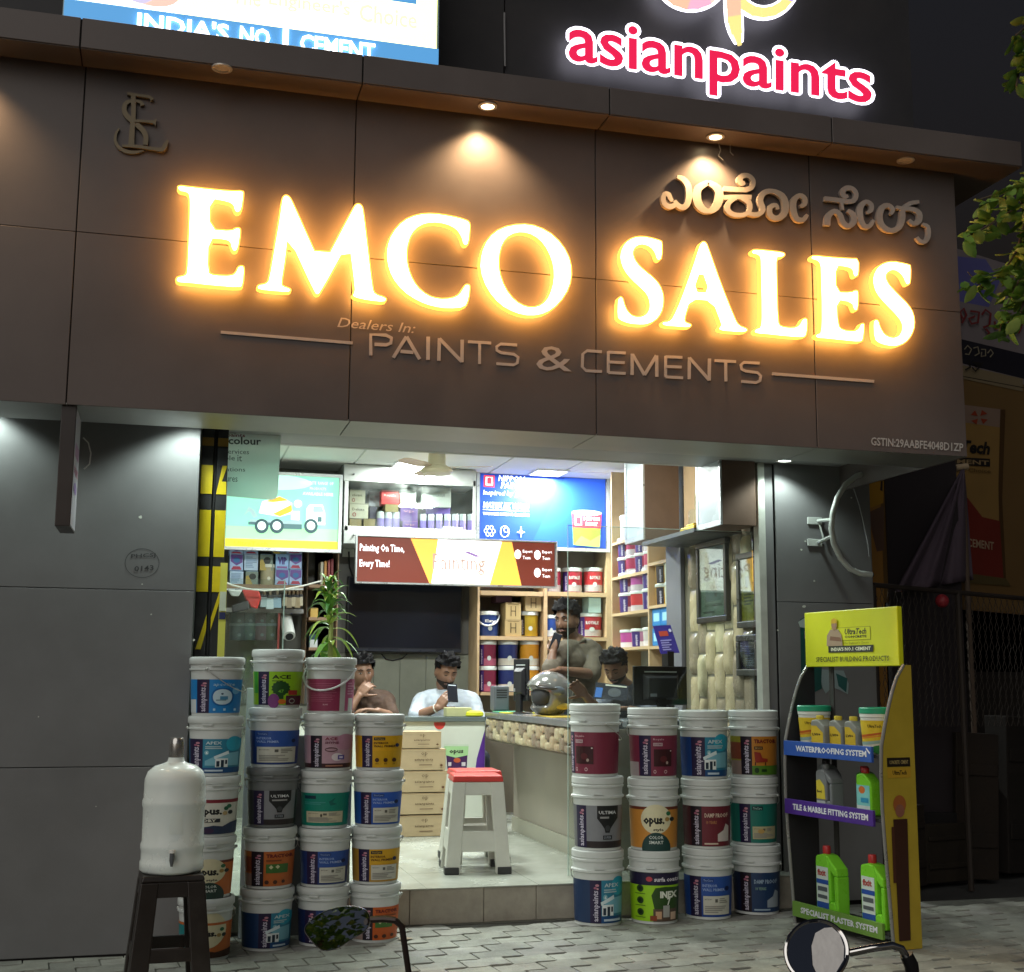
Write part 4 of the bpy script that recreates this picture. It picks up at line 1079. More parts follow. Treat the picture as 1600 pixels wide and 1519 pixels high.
# ================================================================ DISPLAY RACK
R0, R1 = V((3.755, .86, 0)), V((3.895, 0, 0))
es = (R1-R0).normalized(); ed = V((-es.y, es.x, 0)); RL = (R1-R0).length        # along the front / into the depth
def rk(s, d_, z): return R0+es*s+ed*d_+V((0, 0, z))
RX = Matrix(((es.x, ed.x, 0, R0.x), (es.y, ed.y, 0, R0.y), (0, 0, 1, 0), (0, 0, 0, 1)))
rack = T('display_rack', R0+es*RL/2+ed*.12, 'tall yellow and black cement product display rack beside the right pillar', 'display rack')
rb_ = M('rack_black', (.022, .022, .024), rough=.45, var=.1)
ry = M('rack_yellow', (.42, .31, .03), rough=.45, var=.08)
def dfr(z):                    # how far the front edge stands back from the widest point
    return .215-.215*min(1, max(0, (1.56-z)/.50))**.55+.045*max(0, (.7-z)/.7)
DB = .235
for s0, s1, nm in ((-.012, .0, 'side_panel'), (RL, RL+.012, 'side_panel')):
    zs = [0, .15, .35, .55, .75, .95, 1.1, 1.2, 1.3, 1.4, 1.48, 1.55]
    fr = [(dfr(z), z) for z in zs]
    b = MB(ry if s0 > 0 else rb_); b.X = RX
    pts = [(d_, z) for d_, z in fr]+[(DB, 1.55), (DB, 0)]
    b.prism([(s0, d_, z) for d_, z in pts], (s1-s0, 0, 0)); sd = b.build(nm, rack)
    e = MB(M('rack_edge_silver', (.35, .35, .34), rough=.3, metal=.6)); e.X = RX
    e.tube([((s0+s1)/2, d_-.004, z) for d_, z in fr], .010, 8); e.build('edge_tube', sd, smooth=True)
    if s0 > 0:
        pr = Print()
        pr.rect(.035, .20, .985, 1.035, '201a12'); pr.text('CONCRETE  CEMENT', .05, .185, 1.0, 1.02, 'b9a56a'); pr.rect(.035, .20, .925, .98, 'b7922a'); pr.text('UltraTech', .07, .17, .94, .965, '2a210e', .03)
        pr.ell(.11, .78, .045, .05, '9a5a2c'); pr.ell(.11, .745, .032, .035, '8a5a48'); pr.poly([(.06, .70), (.16, .70), (.155, .40), (.15, .05), (.07, .05), (.065, .40)], '3a2016'); pr.rect(.045, .065, .36, .66, '4a2a1c')
        pr.mesh(lambda x, y, z: rk(RL+.0125+z, x, y), dz=.0008).build('side_print', sd)
back = MB(M('rack_back', (.05, .048, .045), rough=.6)); back.X = RX
back.box(.16, .20, DB-.012, DB-.002, 0, 1.56)
back.build('back_post', rack)
shelf_spec = [(1.075, '2f55a8', 'WATERPROOFING SYSTEM', '11141d'), (.725, '4b2c88', 'TILE & MARBLE FITTING SYSTEM', '1a1426'), (.115, '6d9440', 'SPECIALIST PLASTER SYSTEM', '16200f')]
for z, col, txt, dk in shelf_spec:
    b = MB(rb_); b.X = RX
    b.box(.002, RL-.002, dfr(z)+.004, DB, z-.045, z-.025); sh = b.build('shelf', rack, bevel=.002)
    f = MB(P(col)); f.X = RX; f.box(-.004, RL-.06, dfr(z)-.016, dfr(z)+.002, z-.07, z+.018); fa_ = f.build('shelf_strip', sh, bevel=.002)
    pr = Print(); w0 = .12 if z > 1 else .08
    pr.text(txt, w0, RL-.10, z-.042, z-.006, 'd9dbe2', .035)
    if z > 1: pr.line([(RL-.10, z+.008), (RL-.07, z-.02)], .01, 'd9dbe2')
    pr.mesh(lambda x, y, zz: rk(x, dfr(z)-.0168-zz, y)).build('lettering', fa_)
# header board
yellow_board = M('header_yellow', (.62, .66, .01), rough=.35, var=.05, scale=4)
zb_, zt_ = 1.545, 1.885
hb = MB(yellow_board); hb.X = RX; hb.box(.0, RL-.01, .17, .205, zb_, zt_); head = hb.build('header_board', rack, bevel=.005)
hp = Print()
U = lambda u: RL*u
hp.rect(U(.30), U(.72), zb_+.155, zb_+.235, '8f8e14'); hp.rect(U(.305), U(.715), zb_+.158, zb_+.232, yellow_board)
hp.text('UltraTech', U(.45), U(.68), zb_+.190, zb_+.226, '23251a', .03, .25); hp.text('CONCRETE', U(.45), U(.68), zb_+.170, zb_+.184, '23251a', .03); hp.text("The Engineer's Choice", U(.44), U(.70), zb_+.130, zb_+.148, '7a7a1a', .0)
hp.poly([(U(.27), zb_+.085), (U(.74), zb_+.085), (U(.75), zb_+.125), (U(.27), zb_+.125)], '26281f'); hp.text("INDIA'S NO.1 CEMENT", U(.30), U(.72), zb_+.094, zb_+.116, 'dfe3c4', .03)
hp.text('SPECIALIST BUILDING PRODUCTS', U(.13), U(.90), zb_+.030, zb_+.060, '2c2f14', .01)
hp.poly([(U(.255), zb_+.125), (U(.43), zb_+.125), (U(.42), zb_+.19), (U(.385), zb_+.225), (U(.30), zb_+.225), (U(.262), zb_+.19)], 'a08a70'); hp.poly([(U(.29), zb_+.16), (U(.42), zb_+.15), (U(.41), zb_+.175), (U(.30), zb_+.185)], '7d5a44')
hp.ell(U(.345), zb_+.252, .026, .034, '9c7a5c', 14); hp.poly([(U(.313), zb_+.262), (U(.378), zb_+.262), (U(.372), zb_+.285), (U(.345), zb_+.295), (U(.318), zb_+.285)], 'c9a31c')
hp.mesh(lambda x, y, z: rk(x, .1688-z, y)).build('header_print', head)
# goods on the rack
gt = M('green_bottle', (.20, .62, .03), rough=.3, var=.04); gdk = M('lid_green', (.02, .30, .16), rough=.35); red_c = M('red_cap', (.45, .03, .03), rough=.35); grey_b = M('grey_bottle', (.17, .18, .185), rough=.35, var=.04)
GP = 'goods on the display rack'
def on_rack(s, d_, z): return rk(s, d_, z)
def tub(s, label):
    z = 1.075-.024; c = on_rack(s, .125, z); t = T('product_tub', c, label, 'tub', GP)
    MB(M('tub_white', (.70, .72, .66), rough=.4)).lathe([(.02, .003), (.078, .0), (.080, .006), (.096, .20), (.100, .204), (.100, .222), (.001, .222)], 32, c, cap=False).build('body', t, smooth=35)
    MB(gdk).lathe([(.099, .2225), (.103, .224), (.103, .252), (.098, .258), (.090, .254), (.001, .254)], 32, c, cap=False).build('lid', t, smooth=35)
    dd = CAM-c; f0 = math.atan2(dd.y, dd.x)
    p = Print(); p.rect(-1, 1, 0, 1, 'd2b52a'); p.poly([(-1, 0), (1, 0), (1, .5), (.2, .32), (-1, .18)], 'cfcfbf'); p.poly([(-1, .42), (1, .62), (1, .68), (-1, .50)], 'b8591f'); p.poly([(-1, .36), (1, .54), (1, .58), (-1, .42)], 'd38a2c'); p.poly([(-1, .16), (1, .28), (1, .40), (-1, .26)], '8fa9a0'); p.ell(.2, .02, .7, .15, '2a7a3a'); p.text('UltraTech', -.6, .2, .76, .86, '4a3c12', .02); p.ell(.45, .86, .08, .05, '7a8a2a', 10)
    p.mesh(lambda x, y, zz: c+V(((.081+.015*(.02+.17*y)/.2+.0012+zz)*math.cos(f0+math.asin(max(-1, min(1, x)))), (.081+.015*(.02+.17*y)/.2+.0012+zz)*math.sin(f0+math.asin(max(-1, min(1, x)))), .02+.165*y)), cuts=CUTS, dz=.0003).build('label', t)
tub(.13, 'white tub with green lid and yellow label at the far end of the top shelf')
tub(RL-.16, 'white tub with green lid and yellow label at the near end of the top shelf')
def jerry(s, d_, z, w, dep, h, mat, capmat, label, lab, name='jerry_can', handle=True, rz=0.0):
    c = on_rack(s, d_, z-.024); t = T(name, c, label, 'bottle' if h > .2 else 'can', GP)
    X = RX.copy(); X.translation = c; X = X @ Matrix.Rotation(rz, 4, 'Z')
    hw_, hd = w/2, dep/2
    b = MB(mat); b.X = X
    out = [(-hw_, 0), (hw_, 0), (hw_, h*.62), (hw_*.92, h*.74), (hw_*.1, h*.92), (-hw_*.35, h*.94), (-hw_*.95, h*.90), (-hw_, h*.80)]
    hole = [(hw_*.35, h*.22), (hw_*.68, h*.22), (hw_*.68, h*.62), (hw_*.35, h*.70)] if handle else None
    if hole:   # body built round the grip hole
        o2 = [(-hw_, 0), (hw_, 0), (hw_, h*.62), (hw_*.92, h*.74), (hw_*.1, h*.92), (-hw_*.35, h*.94), (-hw_*.95, h*.90), (-hw_, h*.80)]
        quads = [[o2[0], o2[1], hole[1], hole[0]], [o2[1], o2[2], hole[2], hole[1]], [o2[2], o2[3], o2[4], hole[3], hole[2]], [o2[0], hole[0], hole[3], o2[4], o2[5], o2[6], o2[7]]]
        for q in quads: b.prism([(x, -hd, zz) for x, zz in q], (0, dep, 0))
    else: b.prism([(x, -hd, zz) for x, zz in out], (0, dep, 0))
    b.build('body', t, bevel=.008, seg=2)
    cp = MB(capmat); cp.X = X; cp.lathe([(.022, h*.90), (.024, h*.93), (.024, h*1.04), (.020, h*1.06), (.001, h*1.06)], 16, (-hw_*.45, 0, 0), cap=False); cp.build('cap', t, smooth=40)
    pr = Print(); lab(pr)
    pr.mesh(lambda x, y, zz: X @ V((-hw_*.9+hw_*(1.1 if handle else 1.7)*x, -hd-.001-zz, h*.04+h*.70*y)), dz=.0004).build('label', t)
def lb_green(p): p.rect(0, 1, 0, 1, 'c9d6cf'); p.rect(0, 1, 0, .22, '2a4f9e'); p.rect(0, 1, .62, .72, '2a4f9e'); p.text('fixit', .1, .8, .80, .94, 'a83a30', .04); p.rect(.1, .9, .46, .56, '555c60'); p.rect(.1, .9, .30, .38, '555c60')
def lb_green2(p): p.rect(0, 1, 0, .9, '7fc7c4'); p.ell(.4, .75, .25, .12, 'c96a2c'); p.rect(0, 1, .0, .25, 'c9d6cf'); p.rect(.3, .9, .35, .5, '2f8fb4')
def lb_grey(p): p.poly([(0, .3), (1, .3), (.9, .75), (.4, .95), (0, .9)], 'c9b73a'); p.rect(0, 1, 0, .24, 'a9adad'); p.text('Bond', .1, .6, .5, .6, '2b2b20', .03)
def lb_can(p): p.poly([(0, 0), (1, 0), (1, .7), (.45, 1), (0, 1)], 'c9a92a'); p.poly([(.05, .05), (.95, .05), (.95, .2), (.05, .25)], '3a2c18'); p.text('LW+', .1, .8, .56, .68, '2b2410', .04)
gold_can = M('grey_can', (.22, .225, .20), rough=.4)
yc = M('yellow_cap', (.65, .5, .05), rough=.4)
jerry(.30, .06, 1.075, .13, .09, .19, gold_can, yc, 'grey and yellow can on the top shelf, leftmost of the three', lb_can, 'product_can', False)
jerry(.43, .09, 1.075, .12, .09, .19, gold_can, yc, 'grey and yellow can on the top shelf, middle of the three', lb_can, 'product_can', False)
jerry(.555, .10, 1.075, .11, .09, .19, gold_can, yc, 'grey and yellow can on the top shelf, rightmost of the three', lb_can, 'product_can', False)
jerry(.215, .16, .725, .13, .09, .27, grey_b, rb_, 'grey jerry can standing behind the other one on the purple shelf', lb_grey)
jerry(.33, .07, .725, .15, .09, .25, grey_b, grey_b, 'grey jerry can with yellow label in front on the purple shelf', lb_grey)
jerry(.56, .165, .725, .12, .08, .25, M('dark_green_bottle', (.05, .20, .03), rough=.35), red_c, 'dark green bottle at the back of the purple shelf', lb_green2, 'plastic_bottle', False)
jerry(.66, .09, .725, .13, .08, .25, gt, red_c, 'bright green bottle with red cap on the purple shelf', lb_green2, 'plastic_bottle', False)
jerry(.29, .10, .115, .20, .09, .37, gt, red_c, 'green handled bottle with red cap, left one on the bottom shelf', lb_green, 'plastic_bottle')
jerry(RL-.16, .09, .115, .20, .09, .37, gt, red_c, 'green handled bottle with red cap, right one on the bottom shelf', lb_green, 'plastic_bottle')
# ================================================================ SHOP INTERIOR
wood = M('beech_shelf', (.52, .36, .21), rough=.5, var=.1, scale=5, bump=.05)
alu = M('aluminium_frame', (.62, .65, .66), rough=.3, metal=.6, var=.05)
dk = M('near_black', (.012, .012, .013), rough=.4, var=0)
def pbox(name, mat, u0, v0, u1, v1, y, dep, parent=None, **k):
    """box whose front face is the photo rectangle on plane y"""
    a, b = at(u0, v1, y), at(u1, v0, y)
    return bx(name, mat, a.x, b.x, y, y+dep, a.z, b.z, parent, **k)
def lightbox(name, u0, v0, u1, v1, y, label, fw=.03, cat='light box'):
    a, b = at(u0, v1, y), at(u1, v0, y)
    t = T(name, ((a.x+b.x)/2, y+.03, a.z), label, cat)
    m = MB(alu)
    m.box(a.x, b.x, y, y+.07, b.z-fw, b.z).box(a.x, b.x, y, y+.07, a.z, a.z+fw).box(a.x, a.x+fw, y+.0005, y+.07, a.z+fw, b.z-fw).box(b.x-fw, b.x, y+.0005, y+.07, a.z+fw, b.z-fw)
    m.build('frame', t)
    bx('cabinet', M('lightbox_back', (.3, .3, .3)), a.x+fw, b.x-fw, y+.03, y+.068, a.z+fw, b.z-fw, t)
    return t, a, b
def em(h, s=1.): return E('lit_%s_%d' % (h, int(s*100)), hexc(h), s, hexc(h))
# ---- truck light box
t, a, b = lightbox('truck_light_box', 346, 742, 536, 858, 5.0, 'glowing green light box showing a white concrete mixer truck', .028)
W, H_ = b.x-a.x, b.z-a.z
fx = lambda u: (at(u, 800, 5.0).x-a.x)/W
def zt6(x, y): u, v = 340+x*.2625, 660+y*.2625; q = at(u, v, 5.02); return ((q.x-a.x)/W, (q.z-a.z)/H_)
p = Print(); p.rect(.03, .97, .03, .97, em('8fdcc0', 1.0)); p.rect(.03, .97, .03, .14, em('f2ea3a', 1.1)); p.rect(.03, .97, .14, .30, em('a6dcae', 1.0)); p.ell(.40, .87, .34, .1, em('b9ecd8', 1.1)); 
wt_, gr_, dkk, org = em('e3f4ee', 1.0), em('9bb9bb', 1.), em('4f7478', .8), em('f0b43c', 1.0)
p.rect(*[c for c in (zt6(215, 0)[0], zt6(520, 0)[0])], zt6(0, 592)[1], zt6(0, 570)[1], gr_)
p.poly([zt6(*q) for q in ((245, 540), (265, 470), (370, 440), (445, 480), (440, 545), (370, 562))], wt_); p.poly([zt6(*q) for q in ((330, 545), (440, 490), (444, 530), (370, 560))], org); p.poly([zt6(*q) for q in ((285, 470), (370, 442), (420, 465), (330, 475))], org)
p.poly([zt6(*q) for q in ((155, 555), (185, 500), (215, 520), (240, 560), (215, 570), (190, 530))], gr_)
p.rect(zt6(205, 0)[0], zt6(400, 0)[0], zt6(0, 602)[1], zt6(0, 585)[1], dkk)
p.poly([zt6(*q) for q in ((525, 610), (530, 510), (548, 490), (625, 490), (640, 540), (640, 612))], wt_); p.poly([zt6(*q) for q in ((568, 535), (570, 500), (620, 502), (632, 535))], gr_); p.rect(zt6(612, 0)[0], zt6(636, 0)[0], zt6(0, 570)[1], zt6(0, 540)[1], dkk)
p.ell(*zt6(478, 485), .035, .05, wt_); p.rect(zt6(455, 0)[0], zt6(505, 0)[0], zt6(0, 565)[1], zt6(0, 510)[1], wt_); p.rect(zt6(400, 0)[0], zt6(520, 0)[0], zt6(0, 620)[1], zt6(0, 590)[1], dkk)
for x in (262, 352, 555):
    p.ell(*zt6(x, 618), .058, .092, em('35565c', .7)); p.ell(*zt6(x, 616), .036, .056, em('dcefe8', 1.))
p.text('CONCRETE  RANGE  OF', .64, .92, .86, .90, wt_); p.text('PRODUCTS', .72, .86, .79, .825, wt_); p.text('AVAILABLE HERE', .66, .92, .72, .76, wt_, .02); p.text('UltraTech', .1, .38, .06, .11, em('c9b92a', 1.))
p.mesh(lambda x, y, z: V((a.x+W*x, 5.024-z, a.z+H_*y))).build('face', t)
# ---- time-of-day painting service light box
t, a, b = lightbox('service_light_box', 555, 846, 871, 911, 4.93, 'long brown and white illuminated sign above the television', .012)
W, H_ = b.x-a.x, b.z-a.z
br, og = em('6e2f22', .75), em('f5b24a', 1.15)
p = Print(); p.rect(.01, .99, .04, .96, br); p.poly([(.265, .96), (.77, .96), (.82, .04), (.36, .04)], og); p.poly([(.40, .96), (.66, .96), (.62, .04), (.37, .04)], E('lit_white_core', (1, .98, .95), 1.9)); p.poly([(.62, .96), (.72, .96), (.66, .04), (.56, .04)], E('lit_cream_core', (1, .9, .7), 1.5))
wh = E('lit_white_text', (.95, .95, 1), 1.6)
p.text('Painting On Time,', .02, .235, .62, .82, wh, .02); p.text('Every Time!', .02, .165, .30, .50, wh, .02); p.text('Painting', .375, .635, .22, .66, em('a58c84', 1.), 0); p.line([(.54, .72), (.60, .62)], .03, em('8a6fa0', 1.)); p.text('SERVICE', .39, .6, .09, .14, em('d8c2b0', 1.))
for x, y in ((.80, .70), (.90, .70), (.90, .32)): p.ell(x, y, .017, .10, wh, 14); p.text('Expert', x+.025, x+.075, y+.02, y+.10, wh); p.text('Team', x+.025, x+.065, y-.10, y-.03, wh)
p.mesh(lambda x, y, z: V((a.x+W*x, 4.959-z, a.z+H_*y))).build('face', t)
# ---- blue paint light box
t, a, b = lightbox('blue_light_box', 744, 743, 953, 856, 5.2, 'glowing blue paint advertisement light box with red logo bucket', .03)
W, H_ = b.x-a.x, b.z-a.z
p = Print(); p.rect(.03, .97, .05, .95, em('1d3f9e', 1.0)); p.poly([(.40, .05), (.97, .05), (.97, .95), (.66, .95)], em('2049ad', 1.0))
wt2 = em('e8efff', 1.1)
p.rect(.055, .135, .78, .93, em('d63a4a', 1.)); p.rect(.068, .122, .80, .91, em('f0e6ea', 1.)); p.poly([(.08, .82), (.11, .82), (.11, .89), (.095, .905), (.08, .89)], em('d63a4a', 1.))
p.text('NIPPON', .16, .36, .86, .94, wt2, .03, .2); p.text('PAINT', .18, .34, .77, .85, wt2, .03, .2); p.text('Inspired by you', .05, .36, .66, .74, wt2, .01, .15)
p.text('MATEX EZ WASH', .05, .39, .51, .59, wt2, .04, .15); p.rect(.05, .39, .485, .495, wt2); p.text('WASHABLE INTERIOR EMULSION', .05, .39, .42, .46, wt2)
for i, x in enumerate((.10, .21, .33)):
    if i == 0:
        for k in range(6): p.ring(x+.028*math.cos(k*math.pi/3), .22+.05*math.sin(k*math.pi/3), .015, .028, .006, wt2, 10)
    elif i == 1: p.ring(x, .22, .035, .075, .008, wt2, 16); p.ring(x+.01, .24, .018, .035, .006, wt2, 12)
    else: p.poly([(x+(.032 if k % 2 == 0 else .01)*math.cos(k*math.pi/4), .22+(.075 if k % 2 == 0 else .02)*math.sin(k*math.pi/4)) for k in range(8)], wt2)
for x, s in ((.07, 'Fragrance'), (.175, 'Washability'), (.295, 'Final Sheen')): p.text(s, x, x+.085, .085, .12, wt2)
p.poly([(.72, .08), (.92, .06), (.935, .50), (.71, .50)], em('7fae3a', 1.)); p.poly([(.715, .30), (.93, .30), (.935, .50), (.71, .50)], em('d63a4a', 1.)); p.ell(.823, .50, .115, .035, em('dfe6e0', 1.)); p.rect(.73, .785, .33, .46, em('f0e6ea', 1.)); p.rect(.742, .775, .35, .44, em('c23a4a', 1.)); p.text('NIPPON', .80, .92, .40, .45, wt2, .04); p.text('PAINT', .815, .905, .33, .38, wt2, .04); p.poly([(.72, .08), (.92, .06), (.925, .22), (.85, .14), (.78, .2)], em('9cc75a', 1.))
p.mesh(lambda x, y, z: V((a.x+W*x, 5.224-z, a.z+H_*y))).build('face', t)
# ---- television
ta, tb = at(541, 1018, 5.45), at(722, 905, 5.45)
tv = T('television', ((ta.x+tb.x)/2, 5.5, ta.z), 'large switched off black television on the back wall', 'television')
bx('case', M('tv_case', (.012, .012, .014), rough=.35), ta.x, tb.x, 5.452, 5.53, ta.z, tb.z, tv, bevel=.006)
bx('screen', M('tv_glass', (.012, .014, .022), rough=.09, var=0, spec=.6), ta.x+.015, tb.x-.012, 5.449, 5.4515, ta.z+.04, tb.z-.015, tv)
bx('lower_bezel', M('tv_bezel', (.03, .032, .045), rough=.25), ta.x+.004, tb.x-.004, 5.4465, 5.4515, ta.z+.006, ta.z+.032, tv)
bx('wall_bracket', M('tv_case'), ta.x+.3, tb.x-.3, 5.531, 5.574, ta.z+.2, tb.z-.2, tv)
# ---- olive panel below the television (vertical boards)
xx0, xx1 = at(500, 1060, 5.58).x, at(745, 1060, 5.58).x
ow = M('olive_board', (.215, .22, .175), rough=.5, var=.14, scale=4, bump=.06, bscale=30)
zt_ = at(640, 1022, 5.58).z
for i in range(6):
    w = (xx1-xx0)/6
    bx('wall_board', ow, xx0+i*w+.002, xx0+(i+1)*w-.002, 5.57, 5.592, ZF+.01, zt_-.004, shop)
MB(dk).tube([at(596, 1022, 5.56), at(603, 1030, 5.56), at(614, 1032, 5.56), at(628, 1029, 5.56), at(636, 1022, 5.56)], .006, 6).build('television_cable', label='thin black cable sagging below the television', cat='cable')
# ---- socket
so = T('power_socket', at(543, 857, 5.56), 'white wall socket with black plug left of the brown sign', 'socket')
pbox('plate', M('socket_white', (.75, .77, .72), rough=.4), 535, 845, 554, 870, 5.565, .02, so, bevel=.004)
MB(dk).tube([at(545, 858, 5.55), at(545, 852, 5.55)], .03, 8).build('plug', so, smooth=40)
MB(dk).tube([at(545, 862, 5.55), at(546, 885, 5.54), at(552, 903, 5.53)], .008, 6).build('cable', so)

# ---- upper cabinet with goods
cab = T('glazed_wall_cabinet', at(640, 848, 5.3), 'grey framed wall cabinet with cartons and purple bottles between two light boxes', 'cabinet')
cy = 5.05
gm = M('cabinet_grey', (.42, .44, .42), rough=.45, var=.06)
for q in ((537, 735, 744, 751), (537, 829, 744, 849)): pbox('rail', gm, *q, cy, .50, cab, bevel=.004)
pbox('stile', gm, 537, 751.5, 545, 828.5, cy, .50, cab)
pbox('stile', gm, 739, 751.5, 744, 828.5, cy, .02, cab)
pbox('back_panel', M('cabinet_back', (.30, .31, .30), rough=.6), 545.5, 751, 744, 829, cy+.45, .02, cab)
for u, v in ((553, 741), (652, 744), (553, 836), (650, 840)): MB(M('screw_grey', (.2, .2, .2), rough=.3, metal=.6)).sphere(at(u, v, cy-.004), .010, 8, 6).build('screw', cab)
glass = bpy.data.materials.new('thin_glass'); glass.use_nodes = True
nt = glass.node_tree; nt.nodes.clear()
o_ = nt.nodes.new('ShaderNodeOutputMaterial'); mx = nt.nodes.new('ShaderNodeMixShader'); tr = nt.nodes.new('ShaderNodeBsdfTransparent'); gl = nt.nodes.new('ShaderNodeBsdfGlossy'); fr = nt.nodes.new('ShaderNodeFresnel'); mr = nt.nodes.new('ShaderNodeMath'); ns = nt.nodes.new('ShaderNodeTexNoise'); df = nt.nodes.new('ShaderNodeBsdfDiffuse'); mx2 = nt.nodes.new('ShaderNodeMixShader'); mpr = nt.nodes.new('ShaderNodeMapRange')
tr.inputs[0].default_value = (.93, .97, .95, 1); gl.inputs['Roughness'].default_value = .02; fr.inputs[0].default_value = 1.45; mr.operation = 'MULTIPLY'; mr.inputs[1].default_value = .8
ns.inputs['Scale'].default_value = 2.5; ns.inputs['Detail'].default_value = 8; mpr.inputs['From Min'].default_value = .45; mpr.inputs['From Max'].default_value = .75; mpr.inputs['To Max'].default_value = .10
df.inputs[0].default_value = (.6, .65, .62, 1)
nt.links.new(fr.outputs[0], mr.inputs[0]); nt.links.new(mr.outputs[0], mx.inputs[0]); nt.links.new(tr.outputs[0], mx.inputs[1]); nt.links.new(gl.outputs[0], mx.inputs[2])
nt.links.new(ns.outputs['Fac'], mpr.inputs['Value']); nt.links.new(mpr.outputs[0], mx2.inputs[0]); nt.links.new(mx.outputs[0], mx2.inputs[1]); nt.links.new(df.outputs[0], mx2.inputs[2]); nt.links.new(mx2.outputs[0], o_.inputs[0])
for q in ((545.5, 751, 645, 829, .012), (640, 751, 738.5, 829, .024)):
    pbox('glass_door', glass, q[0], q[1], q[2], q[3], cy+q[4], .004, cab)
def zc6(x, y): return (340+x*.2625, 660+y*.2625)
G_C = 'cartons and bottles in the wall cabinet'
def carton(x0, y0, x1, y1, y, dep, col, label, txt=None, tcol='6a5a44', grp=G_C, name='carton', zf=zc6, extra=None):
    u0, v0 = zf(x0, y0); u1, v1 = zf(x1, y1)
    A, B = at(u0, v1, y), at(u1, v0, y)
    t = T(name, ((A.x+B.x)/2, y+dep/2, A.z), label, 'box', grp)
    bx('box_body', P(col, .6), A.x, B.x, y, y+dep, A.z, B.z, t, bevel=.003)
    w, h = B.x-A.x, B.z-A.z
    p = Print()
    if txt: p.text(txt, .14, .80, .52, .70, tcol, .01)
    p.rect(.02, .98, .955, .975, tcol)
    if extra: extra(p)
    p.mesh(lambda x, yy, z: V((A.x+w*x, y-.0008-z, A.z+h*yy))).build('print', t)
    return t
by = cy+.12
dotc = lambda p: p.ring(.25, .25, .10, .14, .04, 'b04a4a')
carton(785, 403, 880, 482, by, .2, 'd8cdb8', 'upper of two cream cartons at the left end of the wall cabinet', 'vibrant', extra=dotc)
carton(785, 485, 897, 570, by, .2, 'd9cebb', 'lower of two cream cartons at the left end of the wall cabinet', 'Deluxe', extra=dotc)
carton(785, 575, 857, 642, by, .2, 'a08a63', 'small tan box at the bottom left corner of the wall cabinet')
carton(868, 575, 938, 645, by, .2, '9a855f', 'small tan box next to the corner in the wall cabinet')
carton(905, 500, 948, 572, by+.1, .15, '57506e', 'dark violet box in the shadow of the wall cabinet')
carton(900, 405, 970, 498, by+.12, .15, 'a9a7b5', 'pale grey box behind the red carton in the wall cabinet')
carton(975, 405, 1083, 487, by, .2, 'd4474a', 'red and white carton in the middle of the wall cabinet', 'Royale', 'f0dede')
carton(998, 488, 1076, 532, by, .2, '9c8a60', 'tan box under the red carton')
carton(1088, 400, 1182, 497, by, .2, 'c6c7c4', 'white carton right of the red one', 'vilmould', '8a8a90')
carton(1088, 500, 1192, 585, by, .2, '6f4a97', 'violet box with pink script under the white carton', 'vp', 'c98aa8')
carton(1100, 588, 1192, 650, by, .2, '77529e', 'violet box at shelf level between the two bottle rows', 'vp', 'c98aa8')
carton(1215, 390, 1390, 500, by, .25, 'cfd0cb', 'large white carton at the right of the wall cabinet', 'ultimaxcut', '8a8c90')
carton(1238, 503, 1385, 545, by+.06, .2, '7c62b2', 'lilac box under the large white carton')
carton(1345, 625, 1460, 648, by-.1, .08, 'd6d9d6', 'small white box lying in front of the purple bottles')
pb_ = M('purple_bottle', (.33, .24, .62), rough=.35, var=.05); pbw = M('bottle_clear_top', (.66, .68, .72), rough=.3)
def bottle(x, y0, y1, w, label):
    u, vb = zc6(x, y1); ut, vt = zc6(x, y0)
    c = at(u, vb, by); h = at(ut, vt, by).z-c.z; r = w*.2625*c.y*0+w*.2625/2/F_PX*((c-CAM).dot(_F))
    c = c+V((0, r, 0)); t = T('purple_bottle', c, label, 'bottle', G_C)
    MB(pb_).lathe([(r*.9, 0), (r, .01), (r, h*.66)], 14, c).build('body', t, smooth=40)
    MB(pbw).lathe([(r*.99, h*.661), (r*.99, h*.93), (r*.9, h), (.001, h)], 14, c, cap=False).build('cap', t, smooth=40)
for i, x in enumerate((972, 1018, 1064)): bottle(x, 530, 648, 46, '%s purple bottle of the left row of three in the wall cabinet' % ('leftmost', 'middle', 'rightmost')[i])
for i, x in enumerate((1227, 1274, 1322, 1371, 1418, 1462, 1510)): bottle(x, 545, 658, 42, '%s purple bottle from the left in the row of seven' % ('first', 'second', 'third', 'fourth', 'fifth', 'sixth', 'seventh')[i])

